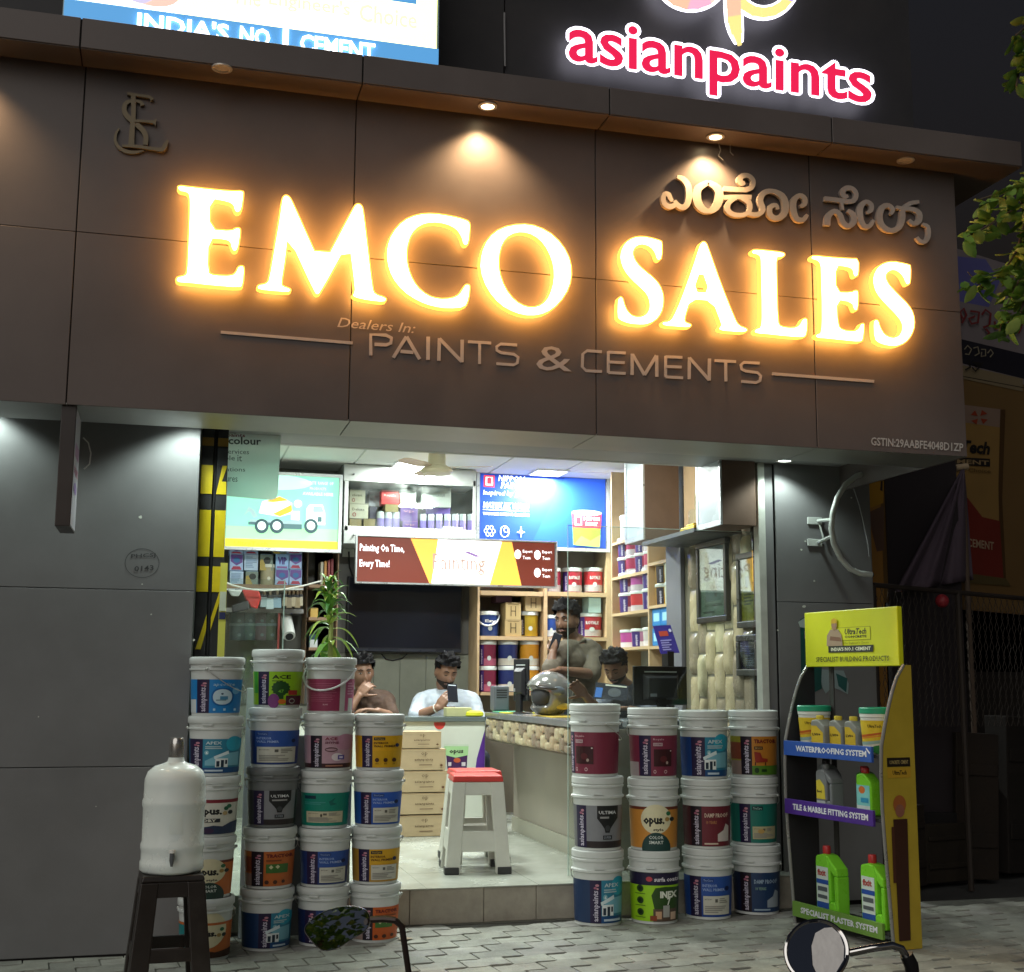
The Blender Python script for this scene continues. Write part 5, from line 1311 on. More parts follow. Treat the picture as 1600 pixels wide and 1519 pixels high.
# ---- small round cans used on all the shelves
def can(c, r, h, col, label, grp, dark=None, band=None, txt=None, lidc='c9cecb', bailc=False):
    c = V(c); t = T('paint_can', c, label, 'paint can', grp)
    MB(P(col)).lathe([(r*.93, 0), (r*.95, .004), (r, h*.84)], 20, c).build('body', t, smooth=40)
    MB(P(lidc)).lathe([(r*1.005, h*.841), (r*1.05, h*.85), (r*1.05, h*.96), (r*.98, h), (.001, h)], 20, c, cap=False).build('lid', t, smooth=40)
    d_ = CAM-c; f0 = math.atan2(d_.y, d_.x)
    p = Print()
    if dark: p.rect(-.95, -.4, 0, 1, dark); p.text('asianpaints', -.75, -.52, .06, .8, 'c9c2d6', .03, vert=True)
    if band: p.rect(-.4 if dark else -1, 1, .0, .34, band)
    if txt: p.text(txt, -.3, .75, .62, .80, 'e6e2e2', .03)
    p.ell(.2, .36, .22, .12, lidc, 12)
    fn = lambda x, y, z: c+V(((r*(.955+.045*y)+.0012+z)*math.cos(f0+math.asin(max(-1, min(1, x)))), (r*(.955+.045*y)+.0012+z)*math.sin(f0+math.asin(max(-1, min(1, x)))), .02*h+h*.80*y))
    p.mesh(fn, cuts=[math.sin(math.radians(q)) for q in range(-75, 76, 15)], dz=.0004).build('label', t)
    if bailc:
        pts = [c+V((1.08*r*math.cos(f0+math.pi/2-s), 1.08*r*math.sin(f0+math.pi/2-s), h*.86-.45*h*math.sin(s))) for s in [math.pi*i/10 for i in range(11)]]
        MB(wplast).tube(pts, .008, 6).build('bail_handle', t, smooth=True)
    return t
# ---- centre shelving unit on the back wall
sy = 5.22
su = T('shelving_unit', at(850, 1085, sy), 'beech open shelving unit full of paint cans behind the standing man', 'shelving')
for u in (744.5, 849.5, 948.5):
    pbox('upright', wood, u, 858, u+6, 1120, sy, .36, su)
for (u0, u1, v) in ((751, 849, 925), (751, 849, 995), (856, 948, 926.5), (856, 948, 996), (751, 849, 1082), (856, 948, 1082)):
    pbox('shelf_board', wood, u0, v, u1, v+4.5, sy+.002, .355, su)
bx('back_panel', M('shelf_back', (.20, .17, .135), rough=.6), at(745, 900, 5.58).x, at(955, 900, 5.58).x, 5.578, 5.597, ZF, at(800, 860, 5.58).z, su)
GS = 'cans on the shelving unit'
def shelf_can(u0, v0, u1, v1, col, label, **k):
    A, B = at(u0, v1, sy+.02), at(u1, v0, sy+.02); r = (B.x-A.x)/2
    can(((A.x+B.x)/2, sy+.03+r, A.z), r*.95, B.z-A.z, col, label, GS, **k)
shelf_can(853, 887, 881, 924.5, '9a2540', 'red can half hidden by the brown sign on the top shelf', band='a39a9c', dark='3b2a6a')
shelf_can(884, 887, 915, 924.5, 'b02a3c', 'red Royale can in the middle of the top shelf', band='b0a6a6', txt='ROYALE', dark='3b2a6a')
shelf_can(917, 887, 947.5, 924.5, 'b83238', 'red Royale can at the right end of the top shelf', band='b0a6a6', txt='ROYALE')
shelf_can(750.5, 955, 784, 993.5, '1f3a78', 'dark blue tub with white handle and orange top on the second shelf', bailc=True, txt='Ezy')
shelf_can(815.5, 955.5, 846, 993.5, 'b09228', 'gold can with black emblem on the second shelf', dark='2b2418')
shelf_can(853, 961, 873, 994.5, '2a4c9c', 'blue and red can beside the standing man', band='c9ced6')
shelf_can(909, 958, 947, 994.5, 'b02f3c', 'red Royale can right of the standing man', band='b0a6a6', txt='ROYALE', dark='4a2c7c')
n3 = [(751, 780, '7a2440', '3c2266', 'maroon'), (782, 814, '25306a', None, 'navy and silver'), (816, 847.5, 'cf8f2a', None, 'amber and white')]
for u0, u1, c, d_, nm in n3:
    shelf_can(u0, 1041, u1, 1081, c, '%s can in the lower row behind the helmet' % nm, dark=d_, band='c9c2b6' if d_ is None else 'a8556e')
    shelf_can(u0, 1001, u1, 1040.5, c, '%s can in the upper row behind the helmet' % nm, dark=d_, band='c9c2b6' if d_ is None else 'a8556e')
c0 = lambda x, y: (x, y)
GB = 'cartons on the shelving unit'
def hmark(p):
    p.line([(.35, .2), (.35, .8)], .05, '4a3a22'); p.line([(.65, .2), (.65, .8)], .05, '4a3a22'); p.line([(.35, .5), (.65, .5)], .05, '4a3a22'); p.line([(.15, .9), (.85, .9)], .03, '4a3a22')
carton(790, 942, 814, 968, sy+.02, .2, 'b39a6c', 'open brown carton with H mark on top of another carton', grp=GB, zf=c0, extra=hmark)
carton(789, 968.5, 815, 994, sy+.02, .2, 'ad9467', 'lower brown carton with H mark on the second shelf', grp=GB, zf=c0, extra=hmark)
carton(821, 929.5, 846, 955, sy+.03, .2, 'b7a179', 'brown carton standing on the gold can', grp=GB, zf=c0, extra=hmark)
carton(775, 931, 800, 941, sy+.1, .2, '4d3145', 'dark plum box at the back of the second shelf', grp=GB, zf=c0)
carton(920, 933, 939, 957.5, sy+.03, .2, 'a9c2bd', 'pale mint box standing on the red can right of the standing man', grp=GB, zf=c0)

# ---- shelving on the right wall
xs = 3.97
ru = T('side_shelving', (4.1, 4.7, ZF), 'beech shelving along the right wall with rows of small pink cans', 'shelving')
yA, yB, yC = atx(956, 950, xs).y, atx(1013, 950, xs).y, atx(1045, 950, xs).y
for y_ in (yA, yB, yC):
    bx('upright', wood, xs, XR-.005, y_-.012, y_+.012, ZF+.002, 3.38, ru)
GW = 'cans on the side shelving'
def yx(u): return atx(u, 950, xs).y
zsh = [atx(956, v, xs).z for v in (849, 903, 959.5, 1013)]
zsh2 = [atx(1015, v, xs).z for v in (880, 947, 1010)]
for z in zsh: bx('shelf_board', wood, xs+.001, XR-.006, yB+.013, yA-.013, z-.025, z, ru)
for z in zsh2: bx('shelf_board', wood, xs+.001, XR-.006, yC+.013, yB-.013, z-.025, z, ru)
def side_can(u, r, z, h, col, label, **k):
    y_ = yx(u); can((xs+.03+r, y_, z+.001), r, h, col, label, GW, **k)
ordn = ('nearest the corner', 'second from the corner', 'third from the corner', 'fourth from the corner')
rows_ = [(0, .16, ('9c2d4a', 'a83350', '8a2a4c', 'a9405e'), (964, 977, 990, 1004), 'top', .105, 2), (1, .17, ('7a2440', 'b5538f', '9aa3ab'), (967, 983, 1002), 'middle', .125, 2)]
sp_ = (yA-yB)
for k_, hc, cols, us, nm, r, nrow in ((1, .175, ('8c2a48', '9c3152', 'a33a55', 'ad4660'), (964.5, 977, 990, 1003.5), 'top', .11, 2), (2, .18, ('7c2543', 'b0559a', '9aa3ab'), (967, 983, 1002), 'middle', .13, 2)):
    n = len(us)
    for q in range(nrow):
        for i, u in enumerate(us):
            y0 = yA-.02-(yA-yB-.04)*(i+.5)/n; rr = min(r, (yA-yB-.05)/n/2)
            col = cols[i]
            if q == 0 and nm == 'middle' and i == 1: col = 'b8373c'
            can((xs+.02+rr, y0, zsh[k_]+.001+q*(hc+.001)), rr, hc, col, '%s can %s in the %s row of the %s side shelf' % ('pink' if nm == 'top' else ('plum', 'rose', 'grey')[i], ordn[i], 'upper' if q else 'lower', nm), GW, dark='3b2a6a' if i % 2 == 0 else None, band='b9aeb2')
for i, (col, nm) in enumerate((('b8539a', 'pink'), ('b07a9a', 'mauve'), ('c9c2c0', 'white'))):
    y0 = yA-.03-(yA-yB-.06)*(i+.5)/3
    can((xs+.02+.13, y0, zsh[3]+.001), .125, .16, col, 'single %s can on the lowest side shelf' % nm, GW, dark='3b2a6a' if i == 1 else None, band='d8cfd2')
for q in range(2):
    for i in range(2):
        y0 = yB-.03-(yB-yC-.06)*(i+.5)/2
        can((xs+.02+.12, y0, zsh2[1]+.001+q*.181), .115, .18, 'c79a22' if i == 0 else 'c9cbb8', '%s can in the %s row of the narrow side bay' % ('gold' if i == 0 else 'pale', 'upper' if q else 'lower'), GW, dark='2a2230' if i == 0 else None)
        bxl = '%s blue pack in the %s row of the narrow side bay' % ('rear' if i == 0 else 'front', 'upper' if q else 'lower')
        tt = T('blue_pack', (xs+.13, y0, zsh2[2]+q*.165), bxl, 'pack', 'blue packs on the side shelving')
        bx('pack_body', P('2f7fc2'), xs+.02, xs+.24, y0-.10, y0+.10, zsh2[2]+.001+q*.165, zsh2[2]+.15+q*.165, tt, bevel=.008)
        bx('pack_label', P('9fd0ea'), xs+.0185, xs+.0195, y0-.07, y0+.06, zsh2[2]+.04+q*.165, zsh2[2]+.11+q*.165, tt)
for i in range(3):
    y0 = yA-.03-(yA-yB-.06)*(i+.5)/3
    can((xs+.14, y0, zsh[0]+.001), .11, .24, 'c9cdc8' if i != 1 else '2b2b2c', '%s can on the uppermost side shelf under the ceiling' % ('white rear', 'black', 'white front')[i], GW)

# ---- column, tiled wall with frames
lav = M('lavender_grey', (.165, .16, .185), rough=.5, var=.05)
yc0 = atx(1046, 950, 3.95).y
XT = 4.0
yk0, yk1 = atx(1064, 950, 3.93).y, atx(1041, 950, 3.93).y
bx('grey_column', lav, 3.93, XT-.035, yk0, yk1, ZF, 2.62, label='dark lavender grey column between the side shelves and the tiled wall', cat='column', bevel=.004)
tilew = T('tiled_wall_panel', (XT-.02, 2.4, ZF), 'wall panel of staggered pillow shaped golden tiles at the right of the shop', 'tiled panel')
bx('wall_block', M('wall_inside'), XT, XR-.002, 1.72, yk1, ZF, ZC-.015, tilew)
bx('backing', M('tile_gap', (.16, .14, .10), rough=.7), XT-.03, XT-.001, 1.72, yk0+.02, .9, 3.0, tilew)
tA = [M('tile_gold', (.44, .36, .23), rough=.25, var=.12, scale=6), M('tile_bronze', (.27, .22, .16), rough=.22, var=.12, scale=6), M('tile_cream', (.52, .46, .30), rough=.25, var=.12, scale=6)]
def pillow(mat, raised, w, h):
    me = bpy.data.meshes.new('tile'); vs = []; n = 8
    for j in range(n+1):
        for i in range(n+1):
            u, v = i/n*2-1, j/n*2-1
            k = (1-abs(u)**3)*(1-abs(v)**4)
            k = (1-abs(u)**4)*(1-abs(v)**6); vs.append((-(.002+(.030*k**.6 if raised else .016*k**.6)), u*w/2*(1-.06*abs(v)**4), v*h/2))
    fs = [(j*(n+1)+i, j*(n+1)+i+1, (j+1)*(n+1)+i+1, (j+1)*(n+1)+i) for j in range(n) for i in range(n)]
    me.from_pydata(vs, [], fs); me.materials.append(mat)
    me.polygons.foreach_set('use_smooth', [True]*len(fs))
    return me
tw_, th_ = .158, .33
pmesh = [[pillow(m_, r_2, tw_*.94, th_*.95) for m_ in tA] for r_2 in (True, False)]
ncol = int((yk0+.02-1.72)/tw_)
for i in range(ncol):
    for j in range(7):
        z = 1.0+j*th_+(th_/2 if i % 2 else 0)
        if z > 2.9: continue
        o = bpy.data.objects.new('tile', pmesh[(i+j) % 2][random.randrange(3)]); COL.objects.link(o); o.parent = tilew
        o.location = V((XT-.031, 1.72+(i+.5)*tw_, z))-WL[tilew]
def wall_frame(u0, v0, u1, v1, label, frame, paint, dep=.05, xw=3.92):
    A, B = atx(u0, v1, xw), atx(u1, v1, xw)            # far bottom, near bottom
    z0 = A.z; z1 = atx(u0, v0, xw).z; yf, yn = A.y, B.y
    t = T('framed_certificate', (xw, (yf+yn)/2, z0), label, 'framed certificate')
    fm = MB(frame); w = .045
    fm.box(xw, XT-.036, yn, yf, z1-w, z1).box(xw, XT-.036, yn, yf, z0, z0+w).box(xw+.0005, XT-.036, yn, yn+w, z0+w, z1-w).box(xw+.0005, XT-.036, yf-w, yf, z0+w, z1-w)
    fm.build('frame', t, bevel=.006)
    p = Print(); paint(p)
    p.mesh(lambda x, y, z: V((xw+.02-z, yf-w+(yn-yf+2*w)*x, z0+w+(z1-z0-2*w)*y))).build('picture', t)
    bx('glazing', glass, xw+.008, xw+.011, yn+w, yf-w, z0+w, z1-w, t)
def fp1(p): p.rect(0, 1, 0, 1, 'b9d0bd'); p.rect(0, 1, .5, 1, 'c6d8e8'); p.text('artic', .1, .8, .62, .74, '9db4cf', 0); p.rect(.2, .82, .22, .48, '8fa9a4'); p.poly([(.35, .46), (.7, .46), (.6, .28), (.5, .36)], '5a7470'); p.text('CD JAKINS', .18, .86, .13, .18, '33403a', .02); small_lines(p, .12, .9, .04, .09, 1, '6b7a70')
def fp2(p): p.rect(0, 1, 0, 1, 'd8cf1c'); p.rect(0, 1, .82, 1, 'd2a93a'); p.rect(.3, .5, .54, .72, '3a3c1a'); p.text('Choice', .5, .9, .58, .64, '3a3c1a', .02); small_lines(p, .2, .9, .25, .5, 5, '7a7a1a')
def fp3(p): p.rect(0, 1, 0, 1, '2a2c52'); p.rect(.16, .34, .78, .9, 'c9cfe0'); small_lines(p, .3, .92, .1, .85, 9, '8a90b8')
wall_frame(1088, 850, 1135, 975, 'framed certificate with pale green map picture on the tiled wall', M('frame_black', (.03, .028, .026), rough=.3), fp1)
wall_frame(1151, 866, 1183, 982, 'bright yellow framed certificate near the shop front', M('frame_dark', (.05, .05, .045), rough=.3), fp2)
wall_frame(1150, 993, 1183, 1056, 'dark navy framed notice below the yellow certificate', M('frame_dark'), fp3)

# ---- hanging cabinets
cbw = M('brown_laminate', (.155, .10, .072), rough=.45, var=.12, scale=5); frost = M('frosted_glass', (.50, .58, .62), rough=.25, var=.08, scale=3)
def hang_cab(u0, u1, u2, vt, vb, x, label):
    yf, yn = atx(u0, vb, x).y, atx(u1, vb, x).y; z0 = atx(u0, vb, x).z; z1 = ZC-.012
    x2 = at(u2, vb, yn).x
    t = T('hanging_cabinet', (x, (yf+yn)/2, z0), label, 'cabinet')
    bx('carcass', cbw, x+.012, x2, yn, yf, z0, z1, t, bevel=.003)
    bx('frosted_door', frost, x, x+.011, yn+.03, yf-.03, z0+.04, z1-.05, t)
    m = MB(alu); m.box(x-.003, x+.0115, yn, yf, z0, z0+.038).box(x-.003, x+.0115, yn, yn+.028, z0+.04, z1-.05).box(x-.003, x+.0115, yf-.028, yf, z0+.04, z1-.05).box(x-.003, x+.0115, yn, yf, z1-.048, z1)
    m.build('door_frame', t)
hang_cab(977, 1006, 1062, 715, 851, 3.62, 'farther hanging brown cabinet with frosted glass door under the ceiling')
hang_cab(1089, 1127, 1182, 715, 830, 3.62, 'nearer hanging brown cabinet with frosted glass door beside the door post')
yn_, yf_ = atx(1089, 830, 3.62).y, atx(1006, 851, 3.62).y
niche = T('open_niche', (3.9, (yn_+yf_)/2, 2.55), 'light wood open niche with a small lamp between the hanging cabinets', 'niche')
bx('niche_back', wood, 3.96, 3.98, yn_+.01, yf_-.01, 2.56, ZC-.015, niche)
bx('niche_shelf', M('dark_shelf', (.06, .06, .062), rough=.4), 3.60, 3.98, yn_+.005, yf_-.005, 2.50, 2.53, niche)
lp_ = V((3.9, (yn_+yf_)/2, ZC-.02))
MB(E('niche_lens', (1, .72, .4), 6.)).lathe([(.05, 0), (.05, -.008), (.001, -.010)], 16, lp_).build('niche_lamp', niche)
spot('lamp', niche, lp_+V((0, 0, -.03)), lp_+V((.05, 0, -1)), 3, (1, .72, .42), 120, .6, .04)
MB(P('d8b81c')).box(3.64, 3.72, yn_+.10, yn_+.36, 2.531, 2.565).box(3.66, 3.70, yn_+.16, yn_+.30, 2.565, 2.585).build('yellow_tray', label='small yellow object on the shelf between the hanging cabinets', cat='tray', bevel=.01)

# ---- ceiling fan
fc = atz(683, 705, ZC-.01); hubz = at(683, 727, fc.y).z
fan = T('ceiling_fan', fc, 'cream ceiling fan hanging from the tiled ceiling', 'fan')
cream = M('fan_cream', (.58, .53, .36), rough=.4, var=.06)
MB(cream).tube([fc, V((fc.x, fc.y, hubz+.10))], .012, 10).lathe([(.03, 0), (.045, -.03), (.02, -.07)], 16, fc).build('down_rod', fan, smooth=40)
MB(cream).lathe([(.02, .15), (.055, .13), (.075, .10), (.08, .0), (.13, -.03), (.14, -.05), (.12, -.075), (.05, -.085), (.001, -.086)], 28, (fc.x, fc.y, hubz), cap=False).build('motor_hub', fan, smooth=40)
for i in range(3):
    a_ = math.radians(-20+120*i); ca_, sa_ = math.cos(a_), math.sin(a_)
    b = MB(M('fan_blade', (.60, .48, .36), rough=.4)); b.X = Matrix.Translation((fc.x, fc.y, hubz-.02)) @ Matrix.Rotation(a_, 4, 'Z') @ Matrix.Rotation(math.radians(10), 4, 'X')
    b.prism([(.11, -.03, 0), (.2, -.065, 0), (.44, -.06, 0), (.48, -.03, 0), (.48, .03, 0), (.44, .055, 0), (.2, .055, 0), (.11, .03, 0)], (0, 0, .006)); b.build('blade', fan)

# ---- white back counter, cartons and side counter
wc = T('back_counter', (1.9, 4.45, ZF), 'white counter at the back with dark top, red dot and purple curve', 'counter')
zct = 1.145
cxa, cxb = 1.02, at(758, 1150, 4.2).x
bx('body', M('counter_white', (.66, .70, .62), rough=.35, var=.04), cxa, cxb, 4.2, 4.62, ZF, zct-.04, wc)
bx('worktop', M('counter_top', (.12, .15, .15), rough=.15, var=.1), cxa-.02, cxb, 4.17, 4.65, zct-.039, zct, wc, bevel=.004)
p = Print(); q = lambda u, v: ((at(u, v, 4.2).x), at(u, v, 4.2).z)
r0 = q(687, 1120); p.ell(r0[0], zct-.045, .05, .06, 'c8443c', 20, 180, 360); 
pc = q(770, 1200); p.poly([(min(cxb-.002, x), max(ZF+.01, z)) for x, z in [q(765, 1140), q(752, 1160), q(745, 1185), q(742, 1207), q(748, 1230), q(765, 1250)]], '5b2f92')
bk = [q(696, 1168), q(731, 1168), q(729, 1201), q(699, 1201)]
p.poly(bk, '4a2a5a'); p.poly([q(694, 1166), q(732, 1166), q(731, 1180), q(712, 1184), q(696, 1180)], 'a9d49a'); p.poly([q(694, 1163), q(732, 1163), q(732, 1166), q(694, 1166)], 'c9d6c4')
ptx = q(703, 1178); p.text('opus', q(702, 1176)[0], q(724, 1176)[0], q(712, 1179)[1], q(712, 1172)[1], '2c2a2a', .03); p.ell(q(714, 1188)[0], q(714, 1188)[1], .03, .02, 'c9603c'); p.rect(q(700, 1194)[0], q(705, 1194)[0], q(702, 1197)[1], q(702, 1191)[1], 'd8d0d8'); p.rect(q(721, 1194)[0], q(727, 1194)[0], q(724, 1197)[1], q(724, 1191)[1], 'd8d0d8')
p.mesh(lambda x, y, z: V((x, 4.199-z, y))).build('print', wc)
card = M('carton_tan', (.42, .32, .19), rough=.65, var=.08, scale=5)
cb = [(626, 690, 1143), (624, 697, 1170), (623, 700, 1205), (624, 699, 1240), (624, 698, 1274)]
cy0 = 3.86
vz = [1143, 1170, 1204.5, 1239, 1273.5, 1309]
for i in range(5):
    u0, u1 = cb[i][0], cb[i][1]
    A, B = at(u0, vz[i+1], cy0), at(u1, vz[i], cy0)
    if i == 4: A.z = ZF+.001
    t = T('carton', ((A.x+B.x)/2, cy0+.12, A.z), 'brown cardboard paint carton, %s of five stacked before the white counter' % ('topmost', 'second from the top', 'middle one', 'fourth from the top', 'lowest')[i], 'carton', 'cartons stacked before the counter')
    bx('box_body', card, A.x, B.x, cy0+random.uniform(0, .012), cy0+.26, A.z+.001, B.z-.001, t, bevel=.004)
    w, h = B.x-A.x, B.z-A.z
    p = Print(); p.text('op', .46, .60, .66, .84, '4a3420', -.005); p.text('asianpaints', .32, .72, .42, .56, '4a3420', .01); p.rect(.42, .70, .24, .275, '5f4630'); p.poly([(.90, .18), (.94, .24), (.90, .30), (.86, .24)], '5f3a24'); p.rect(.0, 1, .965, .985, '8a7048')
    p.mesh(lambda x, y, z: V((A.x+w*x, cy0-.001-z, A.z+h*y))).build('print', t)
# side counter
XCN, ZT = 2.68, 1.185
sct = T('side_counter', (3.0, 2.9, ZF), 'long side counter with a band of golden pillow tiles under its grey top', 'counter')
lam_ = M('counter_laminate', (.33, .30, .25), rough=.42, var=.10, scale=4)
bx('front_panel', lam_, 2.91, 2.95, 1.78, 4.16, ZF+.12, .955, sct)
bx('plinth', M('plinth_tile', (.40, .39, .32), rough=.4), 2.895, 2.96, 1.77, 4.16, ZF, ZF+.118, sct)
bx('underside', M('counter_under', (.2, .17, .13), rough=.5), XCN+.03, 3.02, 1.86, 4.18, .945, .96, sct)
bx('return_panel', lam_, 2.952, 3.66, 1.78, 1.82, ZF, 1.13, sct)
bx('worktop', M('counter_grey_top', (.17, .18, .19), rough=.18, var=.08, scale=6), XCN-.02, 3.04, 1.85, 4.19, ZT-.045, ZT, sct, bevel=.004)
bx('worktop', M('counter_grey_top'), 3.0421, 3.70, 1.75, 2.40, ZT-.046, ZT-.001, sct, bevel=.004)
bx('band_backing', M('tile_gap'), XCN+.012, XCN+.03, 1.86, 4.18, .955, ZT-.047, sct)
bx('band_end', M('tile_gap'), XCN+.012, 3.02, 1.855, 1.8595, .955, ZT-.047, sct)
hb_ = ZT-.05-.96
pm2 = [pillow(m_, True, .115*.95, hb_*.62) for m_ in tA]; pm3 = [pillow(m_, True, .115*.95, hb_*.34) for m_ in tA]
for i in range(20):
    y_ = 1.87+(i+.5)*.1155
    hi_first = i % 2 == 0
    for me, zc_ in ((pm2[i % 3], .96+hb_*(.68 if hi_first else .32)), (pm3[(i+1) % 3], .96+hb_*(.17 if hi_first else .83))):
        o = bpy.data.objects.new('tile', me); COL.objects.link(o); o.parent = sct; o.location = V((XCN+.0125, y_, zc_))-WL[sct]
# items on the counters
def pix_on(u, v, z): return atz(u, v, z)
hp = V((2.86, 2.96, ZT))
hm = T('motorcycle_helmet', hp, 'grey open face motorcycle helmet with gold decal lying on the side counter', 'helmet')
hs = M('helmet_shell', (.20, .20, .19), rough=.22, metal=.35, var=.05, coat=.4)
b = MB(hs); nu, nv = 28, 16; vs = []; fs = []
ha = math.radians(200)                       # the opening looks to the left of the picture
ax_f = V((-.93, -.36, 0)).normalized(); ax_s = V((-ax_f.y, ax_f.x, 0))
for j in range(nv+1):
    for i in range(nu):
        th = math.pi*j/nv*.86; ph = 2*math.pi*i/nu
        x, y, z = math.sin(th)*math.cos(ph), math.sin(th)*math.sin(ph), math.cos(th)
        z2 = z*.135 if z > 0 else z*.15
        if x > .2 and z < .35:                # open face with a brow and a chin bar
            k = min(1, (x-.2)/.5)*min(1, (.35-z)/.3)*(1 if z > -.45 else max(0, 1-(-.45-z)/.15))
            x = x*(1-.45*k)
        p3 = hp+V((0, 0, .135))+ax_f*(x*.165)+ax_s*(y*.130)+V((0, 0, z2))
        p3.z = max(p3.z, ZT+.001)
        vs.append(p3)
for j in range(nv):
    for i in range(nu):
        k = (i+1) % nu; fs.append((j*nu+i, j*nu+k, (j+1)*nu+k, (j+1)*nu+i))
b.add(vs, fs); b.build('shell', hm, smooth=60)
b = MB(M('helmet_trim', (.03, .03, .032), rough=.4))
b.tube([hp+V((0, 0, .135))+ax_f*(.165*math.cos(q_)*.62+.03)+ax_s*(.130*math.sin(q_))+V((0, 0, .048-.02*abs(math.sin(q_)))) for q_ in [math.radians(x) for x in range(-85, 86, 17)]], .008, 8).build('trim', hm, smooth=True)
b = MB(M('helmet_lining', (.04, .042, .045), rough=.8)); b.sphere(hp+V((0, 0, .12))+ax_f*.055, (.07, .095, .075)); b.build('lining', hm, smooth=True)
visor = M('helmet_visor', (.10, .12, .14), rough=.08, coat=.6)
b = MB(visor); sdv = -ax_s if ax_s.dot(CAM-hp) < 0 else ax_s
c_ = hp+V((0, 0, .15))+sdv*.128+ax_f*.03
b.sphere(c_, (.045, .014, .028), 14, 8); b.build('visor_pivot', hm, smooth=True)
b = MB(M('decal_gold', (.42, .32, .06), rough=.35)); c_ = hp+V((0, 0, .055))+sdv*.117-ax_f*.02
b.sphere(c_, (.052, .012, .020), 14, 8); b.build('decal', hm, smooth=True)
sh = MB(P('d0b24a')); a_ = V((2.78, 2.72, ZT+.001)); sh.hexa([a_+V((-.04, -.22, 0)), a_+V((.24, -.24, 0)), a_+V((.25, .38, 0)), a_+V((-.02, .36, 0))], [a_+V((-.04, -.22, .004)), a_+V((.24, -.24, .006)), a_+V((.25, .38, .003)), a_+V((-.02, .36, .004))])
hm.location.z += .007; hm.scale = (1.22, 1.22, 1.22)
sh.build('yellow_folder', label='flat yellow paper folder under the helmet on the side counter', cat='folder')
MB(P('4fae8a')).box(2.70, 2.92, 3.86, 4.08, ZT+.001, ZT+.012).build('green_book', label='thin green book at the far end of the side counter', cat='book', bevel=.002)
MB(P('d8d33a')).box(2.69, 2.95, 3.64, 3.82, ZT+.001, ZT+.009).build('yellow_book', label='thin yellow pad beside the green book on the side counter', cat='book', bevel=.002)
def monitor(c, w, h, face, label, stand=True, tilt=.0):
    t = T('computer_monitor', c, label, 'monitor')
    X = Matrix.Translation(V(c)) @ Matrix.Rotation(face, 4, 'Z')
    pl = M('monitor_black', (.014, .014, .016), rough=.32, var=.05)
    b = MB(pl); b.X = X; z0 = .10
    b.hexa([(-w/2, -.02, z0), (w/2, -.02, z0), (w/2, .0, z0), (-w/2, .0, z0)], [(-w/2, -.02, z0+h), (w/2, -.02, z0+h), (w/2, .0, z0+h), (-w/2, .0, z0+h)]); b.build('panel', t, bevel=.006)
    b = MB(M('monitor_back', (.022, .022, .025), rough=.45)); b.X = X
    b.hexa([(-w*.34, -.021, z0+h*.12), (w*.34, -.021, z0+h*.12), (w*.34, -.021, z0+h*.80), (-w*.34, -.021, z0+h*.80)], [(-w*.26, -.06, z0+h*.2), (w*.26, -.06, z0+h*.2), (w*.26, -.06, z0+h*.7), (-w*.26, -.06, z0+h*.7)]); b.build('back_cover', t, bevel=.006)
    b = MB(alu); b.X = X; b.box(-w*.30, w*.30, -.024, -.0205, z0+h*.84, z0+h*.87); b.build('trim_line', t)
    b = MB(P('8a8f94')); b.X = X; b.box(-w*.24, -w*.12, -.0625, -.0605, z0+h*.22, z0+h*.30); b.build('sticker', t)
    b = MB(pl); b.X = X; b.box(-.03, .03, -.05, -.02, .012, z0+.06).lathe([(.11, 0), (.11, .008), (.06, .014)], 20, (0, -.02, 0)); b.build('stand', t, bevel=.003)
monitor((at(1030, 1060, 2.0).x, 2.0, ZT), .42, .27, .10, 'black computer monitor seen from behind above the right bucket stacks')
monitor((2.86, 3.72, ZT), .18, .34, -1.1, 'dark grey monitor seen edge on at the far end of the side counter')
pt = T('card_printer', (2.74, 4.02, ZT), 'small grey machine beside the edge on monitor on the counter', 'printer')
bx('printer_body', M('printer_grey', (.10, .11, .125), rough=.45), 2.70, 2.83, 4.02, 4.17, ZT+.013, ZT+.22, pt, bevel=.012)
for k in range(4): bx('vent_slot', dk, 2.72, 2.81, 4.0175, 4.021, ZT+.12+k*.02, ZT+.128+k*.02, pt)
# purple standee behind the monitor
sd = T('purple_display_card', (3.75, 2.35, ZT), 'purple printed display card standing behind the monitor', 'display card')
A, B = at(1033, 1022, 2.45), at(1062, 1020, 2.45); h = at(1048, 978, 2.45).z-A.z
b = MB(P('3b2f8a')); b.hexa([A, B, B+V((0, .01, 0)), A+V((0, .01, 0))], [A+V((-.02, .1, h)), B+V((-.03, .1, h)), B+V((-.03, .11, h)), A+V((-.02, .11, h))]); b.build('card', sd)
p = Print(); p.rect(.2, .7, .62, .8, 'c04a3c'); small_lines(p, .15, .85, .1, .5, 5, '9a8fd0'); p.ell(.85, .8, .08, .06, 'd8d0f0')
p.mesh(quad_fn(A-V((0, .0015, 0)), B-V((0, .0015, 0)), B+V((-.03, .0985, h)), A+V((-.02, .0985, h)))).build('print', sd)
bx('card_stand', M('monitor_black', (.014,)*3), A.x+.05, B.x-.05, 2.44, 2.56, ZT-.002, A.z+.02, sd)
# yellow soap box and tape roll on the white counter
MB(P('b9b98a')).box(2.34, 2.56, 4.24, 4.36, zct+.001, zct+.075).build('cream_box', label='small cream box on the white counter in front of the seated man', cat='box', bevel=.004)
MB(P('d0d02a')).lathe([(.07, 0), (.085, .01), (.08, .035), (.05, .05), (.001, .05)], 20, (2.585, 4.27, zct+.001)).build('yellow_dish', label='small yellow dish at the end of the white counter', cat='dish', smooth=40)

